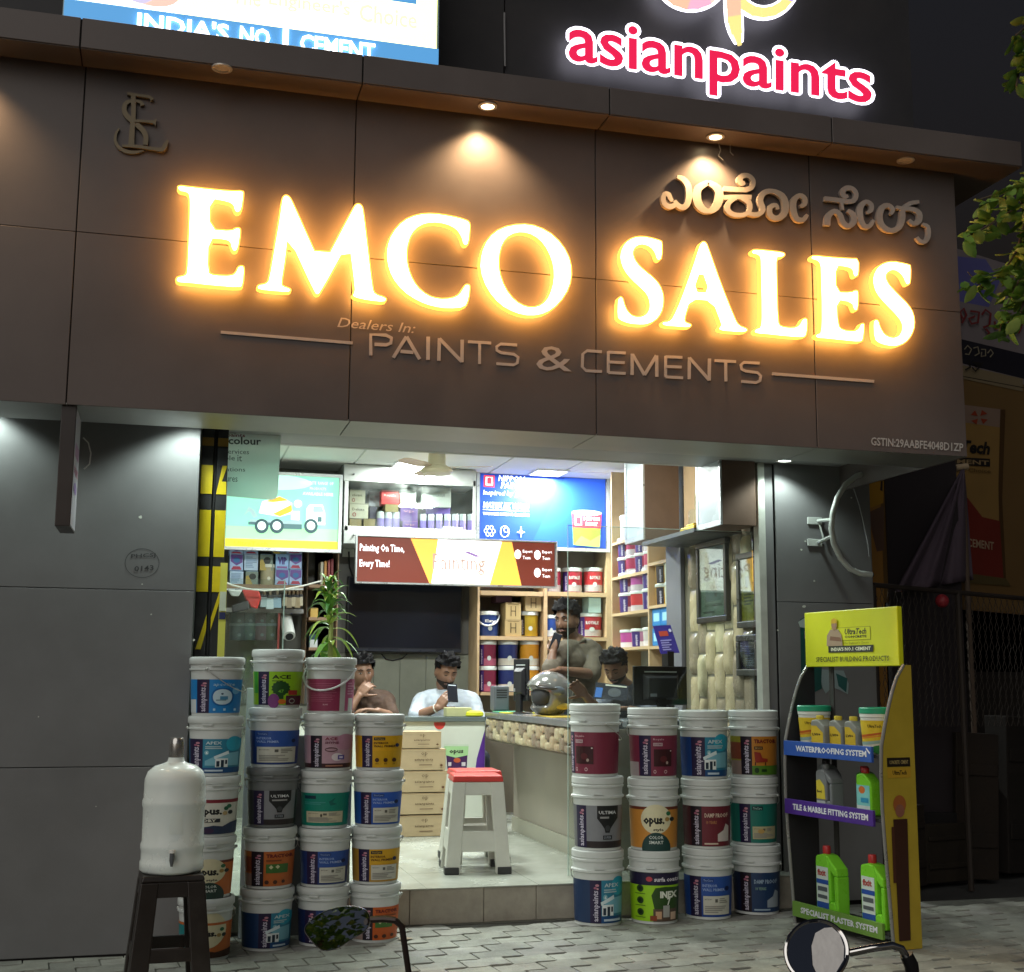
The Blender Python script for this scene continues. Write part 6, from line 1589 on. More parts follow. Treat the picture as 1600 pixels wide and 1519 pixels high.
# ---- red topped white stools
wst = M('stool_white', (.62, .61, .55), rough=.38, var=.05, dirt=.06); rst = M('stool_red', (.55, .045, .035), rough=.35, var=.08); capm = M('stool_foot', (.04, .04, .04), rough=.6)
s0 = atz(752, 1352, ZF); 
st1 = T('plastic_stool', (2.06, 2.02, ZF), 'white plastic stool with red seat standing at the step edge', 'stool', 'red topped white stools')
taper_stool(st1, (2.06, 2.02, ZF), .62, .165, .215, wst, rst, rz=-.12, apron=.085, bar=(.14, .27), lw=.088, seat_t=.04, cap_mat=capm)
st2 = T('plastic_stool', (2.16, 2.47, ZF), 'second white plastic stool with red seat tucked behind the first one', 'stool', 'red topped white stools')
taper_stool(st2, (2.16, 2.47, ZF), .62, .165, .215, wst, rst, rz=-.05, apron=.085, bar=(.14, .27), lw=.088, seat_t=.04, cap_mat=capm)
# ================================================================ LEFT SIDE OF THE SHOP
def zl4(x, y): return (340+x*.1448, 840+y*.1448)
yl = 5.18
lu = T('left_shelving', at(420, 1010, yl), 'brown shelving at the left with patterned cartons above hanging brushes', 'shelving')
wood2 = M('brown_shelf', (.30, .19, .115), rough=.5, var=.12, scale=5)
pbox('upright', wood2, 475, 856, 482, 1100, yl, .40, lu)
pbox('upright', wood2, 524, 856, 529, 1100, yl, .40, lu)
pbox('shelf_board', wood2, 338, 915, 474.5, 920, yl, .40, lu)
pbox('shelf_board', M('grey_shelf', (.22, .21, .20), rough=.5), 338, 952, 474.5, 956, yl, .40, lu)
pbox('shelf_board', wood2, 482.5, 914, 523.5, 918, yl+.01, .38, lu)
pbox('shelf_board', wood2, 482.5, 965, 523.5, 969, yl+.01, .38, lu)
pbox('shelf_board', wood2, 482.5, 1012, 523.5, 1016, yl+.01, .38, lu)
pbox('red_post', M('red_post', (.30, .05, .045), rough=.4), 430, 957, 438, 1100, yl+.01, .03, lu)
pbox('back_panel', M('left_back', (.12, .115, .10), rough=.6), 338, 855, 529, 1100, yl+.395, .01, lu)
GQ = 'patterned cartons on the left shelf'
def pat(kind):
    def f(p):
        if kind == 0: p.poly([(.05, .95), (.95, .95), (.95, .5), (.5, .3), (.05, .55)], '6a4a96'); p.ell(.5, .62, .25, .16, '2f6fa8'); p.poly([(.1, .05), (.9, .05), (.75, .25), (.25, .25)], 'a83a55')
        elif kind == 1: small_lines(p, .1, .9, .15, .85, 7, '8aa6c6')
        elif kind == 2: p.ell(.55, .6, .28, .22, '2b2f2c'); p.poly([(0, 0), (.6, 0), (.2, .7), (0, .6)], 'b09a4a')
        else: p.text('VIP', .15, .85, .3, .8, '4a3a8a', .05); p.rect(.1, .9, .05, .18, '8a5a9a')
    return f
grid = [[(130, 180, 280, 355, 0), (285, 180, 440, 355, 1), (455, 180, 600, 355, 2), (625, 180, 770, 340, 3), (772, 180, 912, 340, 0)], [(130, 362, 280, 512, 1), (300, 362, 440, 512, 2), (620, 345, 770, 512, 0), (772, 345, 912, 512, 0)], [(130, 90, 280, 176, 0), (285, 90, 440, 176, 0), (600, 90, 740, 172, 2), (745, 100, 912, 172, 0)]]
rn = ('middle row', 'bottom row', 'top row'); cn = ('first', 'second', 'third', 'fourth', 'fifth')
bgc = {0: 'a9c4ea', 1: 'bcd3ea', 2: '7f8f86', 3: '9cc2ee'}
for i, row in enumerate(grid):
    for j, (x0, y0, x1, y1, k) in enumerate(row):
        carton(x0, y0, x1, y1-2, yl+.03, .22, bgc[k], '%s patterned blue carton from the left in the %s under the green light box' % (cn[j], rn[i]), grp=GQ, zf=zl4, extra=pat(k), tcol='7a9cc8')
c = at(*zl4(540, 512), yl+.03); r = .062
can(c+V((0, r, 0)), .068, .19, 'a9a184', 'pale beige can standing in the gap of the patterned cartons', GQ, lidc='d8d8c8')
# brushes on a rail
rail = T('brush_rail', at(420, 921, 5.05), 'row of paint brushes hanging from a rail under the patterned cartons', 'brush rail')
MB(alu).tube([at(352, 921, 5.05), at(474, 921, 5.05)], .008, 8).build('rail_bar', rail)
GBR = 'brushes hanging on the rail'
names = ['red plastic bag hanging at the left of the brush rail']
for i, (u, wd, ln, col, nm) in enumerate(((413, 12, 26, '9fb2b8', 'silver grey brush beside the red bag'), (422, 11, 29, 'b9c9cf', 'pale blue wrapped brush on the rail'), (433, 13, 27, '8fa9bd', 'blue white wrapped brush in the middle of the rail'), (446, 9, 24, 'a39a84', 'tan brush left of the dark handled ones'), (452, 8, 27, '8a7f6c', 'first dark handled brush on the rail'), (458.5, 8, 25, 'b0a58c', 'second dark handled brush on the rail'), (465, 8, 27, '97896f', 'third dark handled brush on the rail'), (470, 6, 24, 'b9b09c', 'last brush at the right end of the rail'))):
    A = at(u-wd/2, 923, 5.06); B = at(u+wd/2, 923+ln, 5.06)
    t = T('paint_brush', ((A.x+B.x)/2, 5.06, B.z), nm, 'brush', GBR)
    h = A.z-B.z; cx_ = (A.x+B.x)/2; w = B.x-A.x
    MB(P(col)).hexa([(cx_-w*.5, 5.05, B.z), (cx_+w*.5, 5.05, B.z), (cx_+w*.5, 5.075, B.z), (cx_-w*.5, 5.075, B.z)], [(cx_-w*.42, 5.04, B.z+h*.6), (cx_+w*.42, 5.04, B.z+h*.6), (cx_+w*.42, 5.085, B.z+h*.6), (cx_-w*.42, 5.085, B.z+h*.6)]).build('bristles', t, bevel=.004)
    MB(P('2a2a2e')).box(cx_-w*.43, cx_+w*.43, 5.038, 5.087, B.z+h*.6, B.z+h*.75).build('ferrule', t)
    MB(P('6a5a44')).tube([(cx_, 5.062, B.z+h*.75), (cx_, 5.062, A.z+.01)], .012, 8).build('handle', t)
bag = MB(M('red_bag', (.50, .035, .03), rough=.35, bump=.5, bscale=14))
pts = [(378, 922), (404, 921), (408, 934), (402, 952), (392, 948), (384, 936)]
bag.prism([at(u, v, 5.02) for u, v in pts], (0, .06, 0)).build('red_bag', label='red plastic bag hanging at the left of the brush rail', cat='bag', bevel=.012)
MB(M('white_bag', (.6, .62, .62), rough=.4, bump=.4, bscale=14)).prism([at(u, v, 5.0) for u, v in ((356, 921), (379, 922), (373, 932), (362, 931))], (0, .05, 0)).build('white_bag', label='white cloth bundle left of the red bag', cat='cloth', bevel=.012)
MB(M('dark_cloth', (.03, .03, .035), rough=.6)).prism([at(u, v, 4.98) for u, v in ((362, 946), (388, 938), (390, 952), (364, 957))], (0, .08, 0)).build('dark_pack', label='dark striped pack lying under the red bag', cat='pack', bevel=.01)
# dark cans behind glass in the lower left cabinet
GD = 'dim cans in the lower left cabinet'
for j, z_v in enumerate((1000, 978)):
    for i, u in enumerate((372, 390, 408, 424)):
        q = at(u, z_v, yl+.05); can(q+V((0, .1, 0)), .075, .15, ('3c4a52', '46535c', '5a4652', '4c5448')[i], '%s dim can in the %s row of the lower left cabinet' % (cn[i], 'lower' if j == 0 else 'upper'), GD, lidc='6a757a')
MB(glass).box(at(356, 900, yl-.02).x, at(430, 900, yl-.02).x, yl-.02, yl-.016, at(390, 1100, yl).z, at(390, 957, yl).z).build('cabinet_glass', lu)
rl = T('paper_roll', at(448, 990, 5.2), 'white paper roll leaning in the dark bay beside the red post', 'roll')
MB(P('b9bcb8')).tube([at(452, 994, 5.1), at(446, 962, 5.3)], .055, 16).build('roll_body', rl, smooth=40)
MB(dk).tube([at(452.3, 995, 5.096), at(452, 993.5, 5.11)], .036, 14).build('roll_core', rl, smooth=40)
# books and boxes in the narrow bay
GK = 'ledgers in the narrow bay'
for i, (u, w, col) in enumerate(((503, 5, 'b9b4a4'), (508.5, 5, 'c08a4a'), (514, 5, '8c3a3c'), (519, 5, '7a2a30'))):
    A, B = at(u-w/2, 913.5, yl+.04), at(u+w/2, 878-i*1.5, yl+.04)
    MB(P(col)).box(A.x, B.x, yl+.04, yl+.26, A.z, B.z).build('ledger', label='%s ledger from the left in the narrow bay' % cn[i], cat='ledger', group=GK, bevel=.003)
carton(985, 1040, 1085, 1205, yl+.05, .2, '2e4a55', 'dark canister with white label low in the narrow bay', zf=zl4, grp=GK, name='canister', extra=lambda p: p.rect(.1, .95, .1, .62, 'c9cfd0'))
carton(1000, 760, 1085, 900, yl+.05, .2, 'c9a85a', 'yellow bag shaped box in the narrow bay', zf=zl4, grp=GK)
# sagging white cable
MB(M('white_cable', (.6, .6, .55), rough=.5)).tube([at(u, v, 4.9) for u, v in ((348, 908), (362, 914), (385, 920), (412, 923), (445, 921), (475, 915), (502, 908))], .008, 6).build('white_cable', label='white cable sagging across the left shelves', cat='cable', smooth=True)

# ---- acrylic notice hanging behind the striped post
an = T('acrylic_notice', at(395, 780, 1.45), 'pale grey acrylic notice with rounded corner hanging behind the striped post', 'notice')
ac = M('acrylic_pale', (.72, .78, .75), rough=.55, var=.05, scale=3, trans=.75, ior=1.1)
pts = [(345, 676), (439, 679), (434, 772), (431, 779), (425, 781), (345, 774)]
MB(ac).prism([at(u, v, 1.45) for u, v in pts], (0, .008, 0)).build('panel', an)
for s, u0, v0, u1, v1, h, c_, bo in (('asianpaints', 331, 683, 383, 685, 7, '8a3a45', .02), ('beautycolour', 306, 696, 408, 699, 15, '454a4c', .02), ('home', 322, 708, 347, 709, 7, '6a6f70', 0), ('services', 352, 709, 389, 710, 7, '6a6f70', 0), ('simple', 332, 721, 367, 722, 10, '5a5f60', 0), ('it', 371, 721, 378, 721, 10, '5a5f60', 0), ('inspirations', 326, 738, 383, 739, 8, '5a5f60', 0), ('textures', 335, 752, 371, 753, 8, '5a5f60', 0)):
    p = Print(); ptext(p, s, u0, v0, u1, v1, h, c_, bold=bo); p.mesh(pfn(1.4485)).build('lettering', an)
MB(wire).tube([at(360, 676, 1.45), at(360, 640, 1.45)], .003, 6).tube([at(420, 679, 1.45), at(420, 640, 1.45)], .003, 6).build('hanger_wire', an)
# ---- glass panes of the shop front
gp = T('glass_pane', at(400, 1200, 1.30), 'narrow frameless glass pane behind the left bucket stacks', 'glass pane')
x0, x1 = at(353, 1000, 1.30).x, at(441, 1000, 1.30).x
bx('pane', glass, x0, x1, 1.300, 1.306, .02, at(441, 906, 1.30).z, gp)
bx('edge', M('glass_edge', (.42, .55, .50), rough=.2), x1+.0005, x1+.007, 1.298, 1.308, .02, at(441, 906, 1.30).z, gp)
gp = T('glass_pane', at(1040, 1200, 1.62), 'wide frameless glass pane above the right bucket stacks', 'glass pane')
x0, x1 = at(888, 900, 1.58).x, xa0-.002
z1 = at(1040, 827, 1.58).z
bx('pane', glass, x0, x1, 1.58, 1.586, ZF+.005, z1, gp)
bx('edge', M('glass_edge'), x0-.004, x0-.0005, 1.579, 1.587, ZF+.005, z1+.004, gp)
bx('edge', M('glass_edge'), x0, x1, 1.579, 1.587, z1+.0005, z1+.004, gp)
# pale board seen between the first two stacks
A, B = at(371, 1480, 1.18), at(402, 1480, 1.18)
bx('pale_board', M('pale_board', (.50, .56, .60), rough=.5, var=.05), A.x, B.x, 1.16, 1.18, 0, at(390, 1075, 1.18).z, label='pale blue grey board standing between the first and second bucket stacks', cat='board', bevel=.004)
bx('grey_board', M('grey_board', (.16, .17, .175), rough=.5, var=.05), B.x+.03, at(548, 1300, 1.2).x, 1.20, 1.22, 0, at(390, 1150, 1.18).z, label='dark grey low panel behind the left bucket stacks', cat='board', bevel=.004)

# ================================================================ PLANT ON THE PINK BUCKET
pb0 = at(514, 1024, .98); pb0.z = at(514, 1026, .98).z
pl = T('potted_plant', (pb0.x, 1.42, 1.0), 'green strap leaved dracaena plant rising behind the pink label bucket', 'plant')
py_ = 1.42
g1 = M('leaf_green', (.13, .30, .04), rough=.4, var=.25, scale=9); g2 = M('leaf_lime', (.34, .46, .06), rough=.4, var=.2, scale=9); g3 = M('leaf_dark', (.05, .17, .03), rough=.4, var=.2)
base = at(516, 1030, py_); top = at(514, 905, py_)
MB(M('plant_stem', (.30, .34, .10), rough=.6)).tube([V((base.x, py_, .3)), base, base.lerp(top, .5)+V((.01, 0, 0)), top], [.018, .016, .013, .008], 8).build('stem', pl, smooth=True)
MB(M('pot_terracotta', (.30, .12, .07), rough=.7)).lathe([(.08, 0), (.11, .22), (.12, .23), (.12, .27), (.10, .27), (.09, .24), (.001, .24)], 24, (base.x, py_, .0)).build('pot', pl, smooth=40)
rnd = random.Random(5)
def strap(p0, dirn, L, w, droop, mat):
    b = MB(mat); vs = []; fs = []; n = 7
    d_ = V(dirn).normalized(); side = d_.cross(V((0, 0, 1)))
    side = side.normalized() if side.length > .05 else V((1, 0, 0))
    p = V(p0); vel = d_*L/n
    for i in range(n+1):
        t_ = i/n; ww = w*(math.sin(math.pi*min(1, t_*.92+.08))**.7)*.5+.001
        up = side.cross(vel).normalized()
        vs += [p+side*ww, p-up*(ww*.35), p-side*ww]
        vel = vel+V((0, 0, -droop*L/n*(.25+t_*.6))); p = p+vel
        if i: k = 3*(i-1); fs += [(k, k+1, k+4, k+3), (k+1, k+2, k+5, k+4)]
    b.add(vs, fs); return b
for i in range(64):
    f = rnd.random()**.8; p0 = base.lerp(top, f*.97)
    a_ = i*2.399+rnd.uniform(-.3, .3)
    el = .25+f*1.0+rnd.uniform(-.2, .2) if f > .35 else rnd.uniform(-.7, .4)
    L = rnd.uniform(.15, .24)*(1 if f > .2 else .85)
    mt = g1 if rnd.random() < .5 else (g2 if rnd.random() < (.8 if f < .5 else .35) else g3)
    strap(p0, (math.cos(a_)*math.cos(el), math.sin(a_)*math.cos(el)*.7, math.sin(el)), L, rnd.uniform(.026, .042), rnd.uniform(.25, .65), mt).build('leaf', pl, smooth=True)
# ================================================================ PEOPLE
skin = M('skin_brown', (.235, .125, .078), rough=.48, var=.10, scale=14, sss=.05)
skin_d = M('skin_dark_brown', (.175, .092, .058), rough=.48, var=.10, scale=14, sss=.05)
hair_m = M('black_hair', (.007, .006, .007), rough=.75, var=.3, scale=40, bump=.9, bscale=120, spec=.25)
stub = M('beard_stubble', (.030, .019, .014), rough=.8, var=.2, scale=60); eye_w = M('eye_white', (.36, .33, .30), rough=.2); eye_d = M('eye_dark', (.010, .008, .007), rough=.15); lip_m = M('lip', (.20, .085, .07), rough=.45)
def head_pt(th, ph):
    """point of a human head; face looks to -Y, origin at the middle of the head, chin -.12, crown +.12"""
    x, y, z = math.sin(th)*math.cos(ph), math.sin(th)*math.sin(ph), math.cos(th)
    X, Y, Z = x*.077, y*.097, z*.122
    if Z < 0:
        t = -Z/.122
        X *= 1-.30*t**1.6
        if Y > 0: Y *= 1-.55*t           # nape
        else: Y *= 1-.12*t**2
    if Y < 0:
        f = min(1, -Y/.05)
        Y += .006*f*(1-abs(Z)/.122)     # flatter face
        g = lambda cx, cz, sx, sz: math.exp(-((X-cx)/sx)**2-((Z-cz)/sz)**2)*f
        Y -= .026*g(0, -.030, .013, .017)+.012*g(0, -.004, .010, .026)
        for s in (-1, 1):
            Y += .011*g(s*.031, .008, .017, .013)
            Y -= .005*g(s*.030, .030, .024, .009)+.004*g(s*.045, -.022, .020, .02)
        Y -= .007*g(0, -.064, .024, .010)-.005*g(0, -.0635, .024, .0028)
        Y -= .010*g(0, -.104, .024, .016)
    return V((X, Y, Z))
def remesh(mb, voxel, smooth_it, name, parent, mat, noise_amp=0., noise_sc=14.):
    me = bpy.data.meshes.new('tmp'); me.from_pydata([tuple(v) for v in mb.v], [], mb.f)
    bm = bmesh.new(); bm.from_mesh(me); bmesh.ops.recalc_face_normals(bm, faces=bm.faces); bm.to_mesh(me); bm.free()
    o = bpy.data.objects.new('tmp', me); COL.objects.link(o)
    r = o.modifiers.new('r', 'REMESH'); r.mode = 'VOXEL'; r.voxel_size = voxel
    s = o.modifiers.new('s', 'SMOOTH'); s.iterations = smooth_it; s.factor = .5
    dg = bpy.context.evaluated_depsgraph_get(); dg.update()
    m2 = bpy.data.meshes.new_from_object(o.evaluated_get(dg))
    bpy.data.objects.remove(o)
    b = MB(mat); b.v = [v.co.copy() for v in m2.vertices]; b.f = [tuple(p.vertices) for p in m2.polygons]; b.m = [0]*len(b.f)
    if noise_amp:
        nrm = [v.normal.copy() for v in m2.vertices]
        for i, v in enumerate(b.v):
            q = v*noise_sc
            b.v[i] = v+nrm[i]*noise_amp*(noise.noise(V((q.x, q.y, q.z*.55)))+.5*noise.noise(q*2.3))
    bpy.data.meshes.remove(m2)
    return b.build(name, parent, smooth=180)
def limb(b, pts, rad, seg=12):
    b.tube(pts, rad, seg)
    for p, r in zip(pts, rad): b.sphere(p, r*.995, 12, 8)
def hand(b, wrist, fdir, nrm, s, curl=.5, spread=.10, side=1, thumb_curl=.4):
    """palm and five fingers; fdir = where the fingers point, nrm = where the palm looks"""
    f = V(fdir).normalized(); n = V(nrm); n = (n-f*n.dot(f)).normalized(); w = f.cross(n)*side
    k = s; W = V(wrist)
    for t in (-.030, -.010, .010, .030):     # palm from four overlapping rays
        b.tube([W+w*(t*.55*k), W+f*(.045*k)+w*(t*.9*k), W+f*(.088*k)+w*(t*1.0*k)], [.014*k, .016*k, .012*k], 8)
    lens = (.066, .074, .070, .055)
    for i, L in enumerate(lens):
        t = (-.031+.0205*i)
        a = (i-1.5)*spread
        d0 = (f*math.cos(a)-w*-math.sin(a)).normalized()
        p = W+f*(.086*k)+w*(t*k*1.02); pts = [p]; ang_ = 0.
        d_ = d0
        for j, fr in enumerate((.45, .32, .25)):
            ang_ = curl*(.55+.45*j)
            d_ = (d_*math.cos(ang_)+n*math.sin(ang_)).normalized()
            p = p+d_*(L*fr*k*1.15); pts.append(p)
        b.tube(pts, [.0092*k, .0086*k, .0078*k, .0062*k], 8); b.sphere(pts[-1], .0062*k, 8, 6)
    p = W+f*(.022*k)-w*(.030*k)
    d_ = (f*.55-w*.75+n*.35).normalized(); pts = [p]
    for L in (.036, .030, .024):
        p = p+d_*(L*k); pts.append(p); d_ = (d_+f*thumb_curl*.6+n*thumb_curl*.35).normalized()
    b.tube(pts, [.0135*k, .0115*k, .0098*k, .0075*k], 8); b.sphere(pts[-1], .0075*k, 8, 6)
def person(label, Hc, s, yaw, pitch, roll, body, arms, shirt, sk, hair='short', beard=True, look=0., legs='sit', trousers=None, sleeve=.5, chest=1., closed=False, floor=None):
    """Hc head middle; body = (neck_base, chest, pelvis); arms = list of (shoulder, elbow, wrist, finger dir, palm dir, curl, side)"""
    nb, ch, pv = [V(p) for p in body]
    t = T('person', (pv.x, pv.y, floor), label, 'person')
    HM = Matrix.Translation(V(Hc)) @ Matrix.Rotation(yaw, 4, 'Z') @ Matrix.Rotation(pitch, 4, 'X') @ Matrix.Rotation(roll, 4, 'Y') @ Matrix.Scale(s, 4)
    b = MB(sk)
    nu, nv = 48, 40
    grid = [[head_pt(math.pi*j/nv, 2*math.pi*i/nu) for i in range(nu)] for j in range(nv+1)]
    vs = [HM @ grid[j][i] for j in range(nv+1) for i in range(nu)]
    fs = [(j*nu+i, j*nu+(i+1) % nu, (j+1)*nu+(i+1) % nu, (j+1)*nu+i) for j in range(nv) for i in range(nu)]
    b.add(vs, fs)
    for q in (-1, 1):                         # ears, nostrils
        b.X = HM; b.sphere((q*.079, .008, -.004), (.009, .019, .031), 12, 8); b.sphere((q*.009, -.098, -.040), (.008, .010, .007), 8, 6); b.X = Matrix()
    jaw = HM @ V((0, .012, -.085))
    limb(b, [jaw, jaw.lerp(nb, .6), nb], [.058*s, .056*s, .062*s])
    limb(b, [nb, ch, pv], [.075*s, .115*s, .115*s], 14)
    for sh_, el, wr, fd, pn, cu, sd in arms:
        sh_, el, wr = V(sh_), V(el), V(wr)
        limb(b, [nb.lerp(sh_, .35), sh_, sh_.lerp(el, .5), el], [.055*s, .050*s, .043*s, .036*s])
        limb(b, [el, el.lerp(wr, .35), wr], [.037*s, .038*s, .025*s])
        hand(b, wr, fd, pn, s, cu, side=sd)
    side = (V(arms[0][0])-V(arms[1][0])); side.z = 0; side.normalize()
    fwd = V((-side.y, side.x, 0)); fwd = fwd if fwd.dot(V((math.sin(yaw), -math.cos(yaw), 0))) > 0 else -fwd
    tb = MB(trousers)
    for q in (-1, 1):
        hip = pv+side*(q*.095*s)+V((0, 0, -.02))
        if legs == 'sit':
            kn = hip+fwd*.43*s+side*(q*.06*s); an = V((kn.x, kn.y, floor+.09))
        else:
            kn = hip.lerp(V((hip.x, hip.y, floor)), .5)+fwd*.02; an = V((hip.x, hip.y+.02, floor+.09))
        for bb, e in ((b, 0.), (tb, .014)):
            limb(bb, [hip, hip.lerp(kn, .5), kn], [(.088+e)*s, (.078+e)*s, (.058+e)*s]); limb(bb, [kn, kn.lerp(an, .35), an], [(.057+e)*s, (.056+e)*s, (.038+e*1.4)*s])
        b.tube([an, an+V((0, 0, -.05)), an+fwd*.14*s+V((0, 0, -.062))], [.036*s, .036*s, .026*s], 10)
    limb(tb, [pv+V((0, 0, .05)), pv+V((0, 0, -.05))], [.135*s, .135*s])
    body_o = remesh(b, .0058, 4, 'body', t, sk)
    remesh(tb, .012, 4, 'trousers', t, trousers, .006, 12)
    # shirt
    sb = MB(shirt)
    col = nb+V((0, 0, .012*s))
    limb(sb, [col+V((0, 0, -.01)), nb.lerp(ch, .35), ch, ch.lerp(pv, .6), pv+V((0, 0, .01))], [.070*s, .108*s*chest, .142*s*chest, .140*s*chest, .142*s], 16)
    for sh_, el, wr, *_ in arms:
        sh_, el, wr = V(sh_), V(el), V(wr)
        limb(sb, [nb.lerp(sh_, .30)+V((0, 0, -.018)), nb.lerp(sh_, .75), sh_], [.074*s, .076*s, .071*s])
        limb(sb, [ch.lerp(sh_, .5), sh_+V((0, 0, -.02))], [.12*s*chest, .07*s])
        if sleeve <= 1: limb(sb, [sh_, sh_.lerp(el, .5*sleeve*1.6), sh_.lerp(el, min(1, sleeve*1.6))], [.071*s, .066*s, .062*s])
        else:
            limb(sb, [sh_, sh_.lerp(el, .5), el], [.071*s, .062*s, .055*s]); limb(sb, [el, el.lerp(wr, (sleeve-1))], [.055*s, .050*s])
    remesh(sb, .010, 5, 'shirt', t, shirt, .008*s, 11)
    cb_ = MB(shirt)
    dirc = (V((math.sin(yaw), -math.cos(yaw), 0)))
    sdc = V((dirc.y, -dirc.x, 0))
    for q in (-1, 1):
        c0_ = col+dirc*(.060*s)+V((0, 0, -.015*s))
        cb_.tube([col-dirc*(.055*s)+sdc*(q*.03*s)+V((0, 0, .022*s)), col+sdc*(q*.068*s)+V((0, 0, .014*s)), c0_+sdc*(q*.035*s), c0_+sdc*(q*.028*s)+dirc*(.016*s)+V((0, 0, -.05*s))], [.012*s, .015*s, .017*s, .006*s], 8)
    cb_.build('collar', t, smooth=60)
    # hair, brows, beard grown from the head surface
    hb = MB(hair_m); idx = {}; vs = []; fs = []
    def is_hair(p):
        if p.z > .066: return True
        if p.y > -.005 and p.z > -.055: return not (abs(p.x) > .06 and p.z < .02 and p.y < .03)
        return p.z > .040 and abs(p.x) > .058-.4*max(0, p.z-.055)
    def shell(pred, thick, nz, nsc, name, mat, lift=0.):
        vv = {}; VV = []; FF = []
        for j in range(nv):
            for i in range(nu):
                q = [(j, i), (j, (i+1) % nu), (j+1, (i+1) % nu), (j+1, i)]
                P_ = [grid[a][c] for a, c in q]
                c_ = (P_[0]+P_[1]+P_[2]+P_[3])/4
                if not pred(c_): continue
                ff = []
                for kk, p in zip(q, P_):
                    key = kk if 0 < kk[0] < nv else (kk[0], 0)
                    if key not in vv:
                        nn = V((p.x/.077**2, p.y/.097**2, p.z/.122**2)).normalized()
                        th_ = thick(p) if callable(thick) else thick
                        amp = th_*(1+nz*noise.noise(p*nsc+V((s*7, yaw*3, 0))))
                        vv[key] = len(VV); VV.append(p+nn*amp)
                    ff.append(vv[key])
                ff = list(dict.fromkeys(ff))
                if len(ff) > 2: FF.append(tuple(ff))
        if not FF: return
        m_ = MB(mat); m_.X = HM; m_.add(VV, FF); m_.build(name, t, smooth=60)
    shell(is_hair, lambda p: (.007+.024*max(0, min(1, (p.z-.01)/.08)))*(1.3 if p.y < -.03 and p.z > .06 else 1), .95, 62, 'hair', hair_m)
    if beard:
        shell(lambda p: p.y < .004 and p.z < -.044 and (abs(p.x) > .031 or p.z < -.074), .0022, .5, 90, 'beard', stub)
        shell(lambda p: p.y < -.07 and -.056 < p.z < -.046 and abs(p.x) < .030, .005, .4, 90, 'moustache', hair_m)
    for q in (-1, 1):
        m_ = MB(hair_m); m_.X = HM
        m_.tube([(q*.014, -.093, .026), (q*.030, -.0925, .033), (q*.050, -.080, .026)], [.0032, .0042, .002], 6); m_.build('eyebrow', t)
        e = MB(eye_d if closed else eye_w); e.X = HM
        if closed: e.tube([(q*.018, -.0825, .003), (q*.031, -.084, -.001), (q*.044, -.077, .003)], [.0015, .0026, .0015], 6)
        else:
            e.sphere((q*.031, -.0765, .006), (.013, .0095, .0046), 12, 8); e.use(eye_d); e.sphere((q*.031+look, -.0835, .006), (.0056, .0042, .0056), 10, 6)
        e.build('eye', t, smooth=True)
    m_ = MB(lip_m); m_.X = HM; m_.tube([(-.024, -.083, -.064), (-.008, -.0935, -.061), (.008, -.0935, -.061), (.024, -.083, -.064)], [.002, .0045, .0045, .002], 6).tube([(-.022, -.083, -.066), (0, -.0935, -.069), (.022, -.083, -.066)], [.002, .005, .002], 6); m_.build('lips', t, smooth=True)
    return t
def seat_under(pv, top, label):
    t = T('plastic_stool', (pv.x, pv.y, ZF), label, 'stool')
    taper_stool(t, (pv.x, pv.y, ZF), top-ZF, .15, .19, brown, brown, apron=.055, bar=(.16, .22), lw=.06, seat_t=.025)
white_sh = M('white_shirt', (.42, .47, .53), rough=.75, var=.05, scale=20, bump=.2, bscale=200)
brown_sh = M('brown_shirt', (.062, .032, .019), rough=.8, var=.2, scale=25, bump=.2, bscale=200)
olive_sh = M('olive_brown_shirt', (.115, .095, .070), rough=.8, var=.2, scale=25, bump=.2, bscale=200)
check_sh = M('dark_check_shirt', (.10, .11, .14), rough=.8, var=.3, scale=30, bump=.2, bscale=200)
jeans = M('dark_trousers', (.03, .035, .05), rough=.8, var=.15)

# ---- seated man in white with a phone
yB_ = 4.92
def W_(u, v, y): return at(u, v, y)
s = 1.22
hc = W_(697, 1051, yB_)
pv = W_(698, 1150, yB_+.12); pv.z = ZF+.58
wr = W_(684, 1106, yB_-.36); el = W_(650, 1120, yB_-.22)
person('seated man in white shirt looking down at a black phone behind the white counter', hc, s, math.radians(9), math.radians(17), math.radians(3),
       (W_(698, 1086, yB_+.06), W_(698, 1118, yB_+.08), pv),
       [(W_(660, 1096, yB_+.04), el, wr, (.55, -.12, .72), (.55, .75, -.35), .55, 1),
        (W_(736, 1096, yB_+.04), W_(748, 1126, yB_-.10), W_(722, 1124, yB_-.42)+V((0, 0, .03)), (-1, -.25, -.05), (0, 0, -1), .25, 1)],
       white_sh, skin, look=.0, closed=True, trousers=jeans, sleeve=.62, chest=1.12, floor=ZF)
seat_under(pv, pv.z-.15, 'brown stool under the seated man in white')
ph = T('mobile_phone', W_(707, 1095, yB_-.46), 'black mobile phone in the hand of the man in white', 'phone')
pc = W_(707, 1083, yB_-.44); b = MB(M('phone_black', (.01, .011, .018), rough=.15)); b.X = Matrix.Translation(pc) @ Matrix.Rotation(.12, 4, 'Z') @ Matrix.Rotation(math.radians(-24), 4, 'X') @ Matrix.Rotation(.06, 4, 'Y')
b.box(-.046, .046, -.005, .005, -.085, .085); b.build('phone_body', ph, bevel=.006, seg=3)
b2 = MB(P('b9c2cc')); b2.X = b.X; b2.box(-.034, .034, -.0066, -.0055, .066, .074); b2.build('camera_bar', ph)
br_ = MB(M('bracelet', (.6, .58, .5), rough=.4)); d_ = (wr-el).normalized(); c_ = wr.lerp(el, .10)
ax1 = d_.cross(V((0, 0, 1))).normalized(); ax2 = ax1.cross(d_)
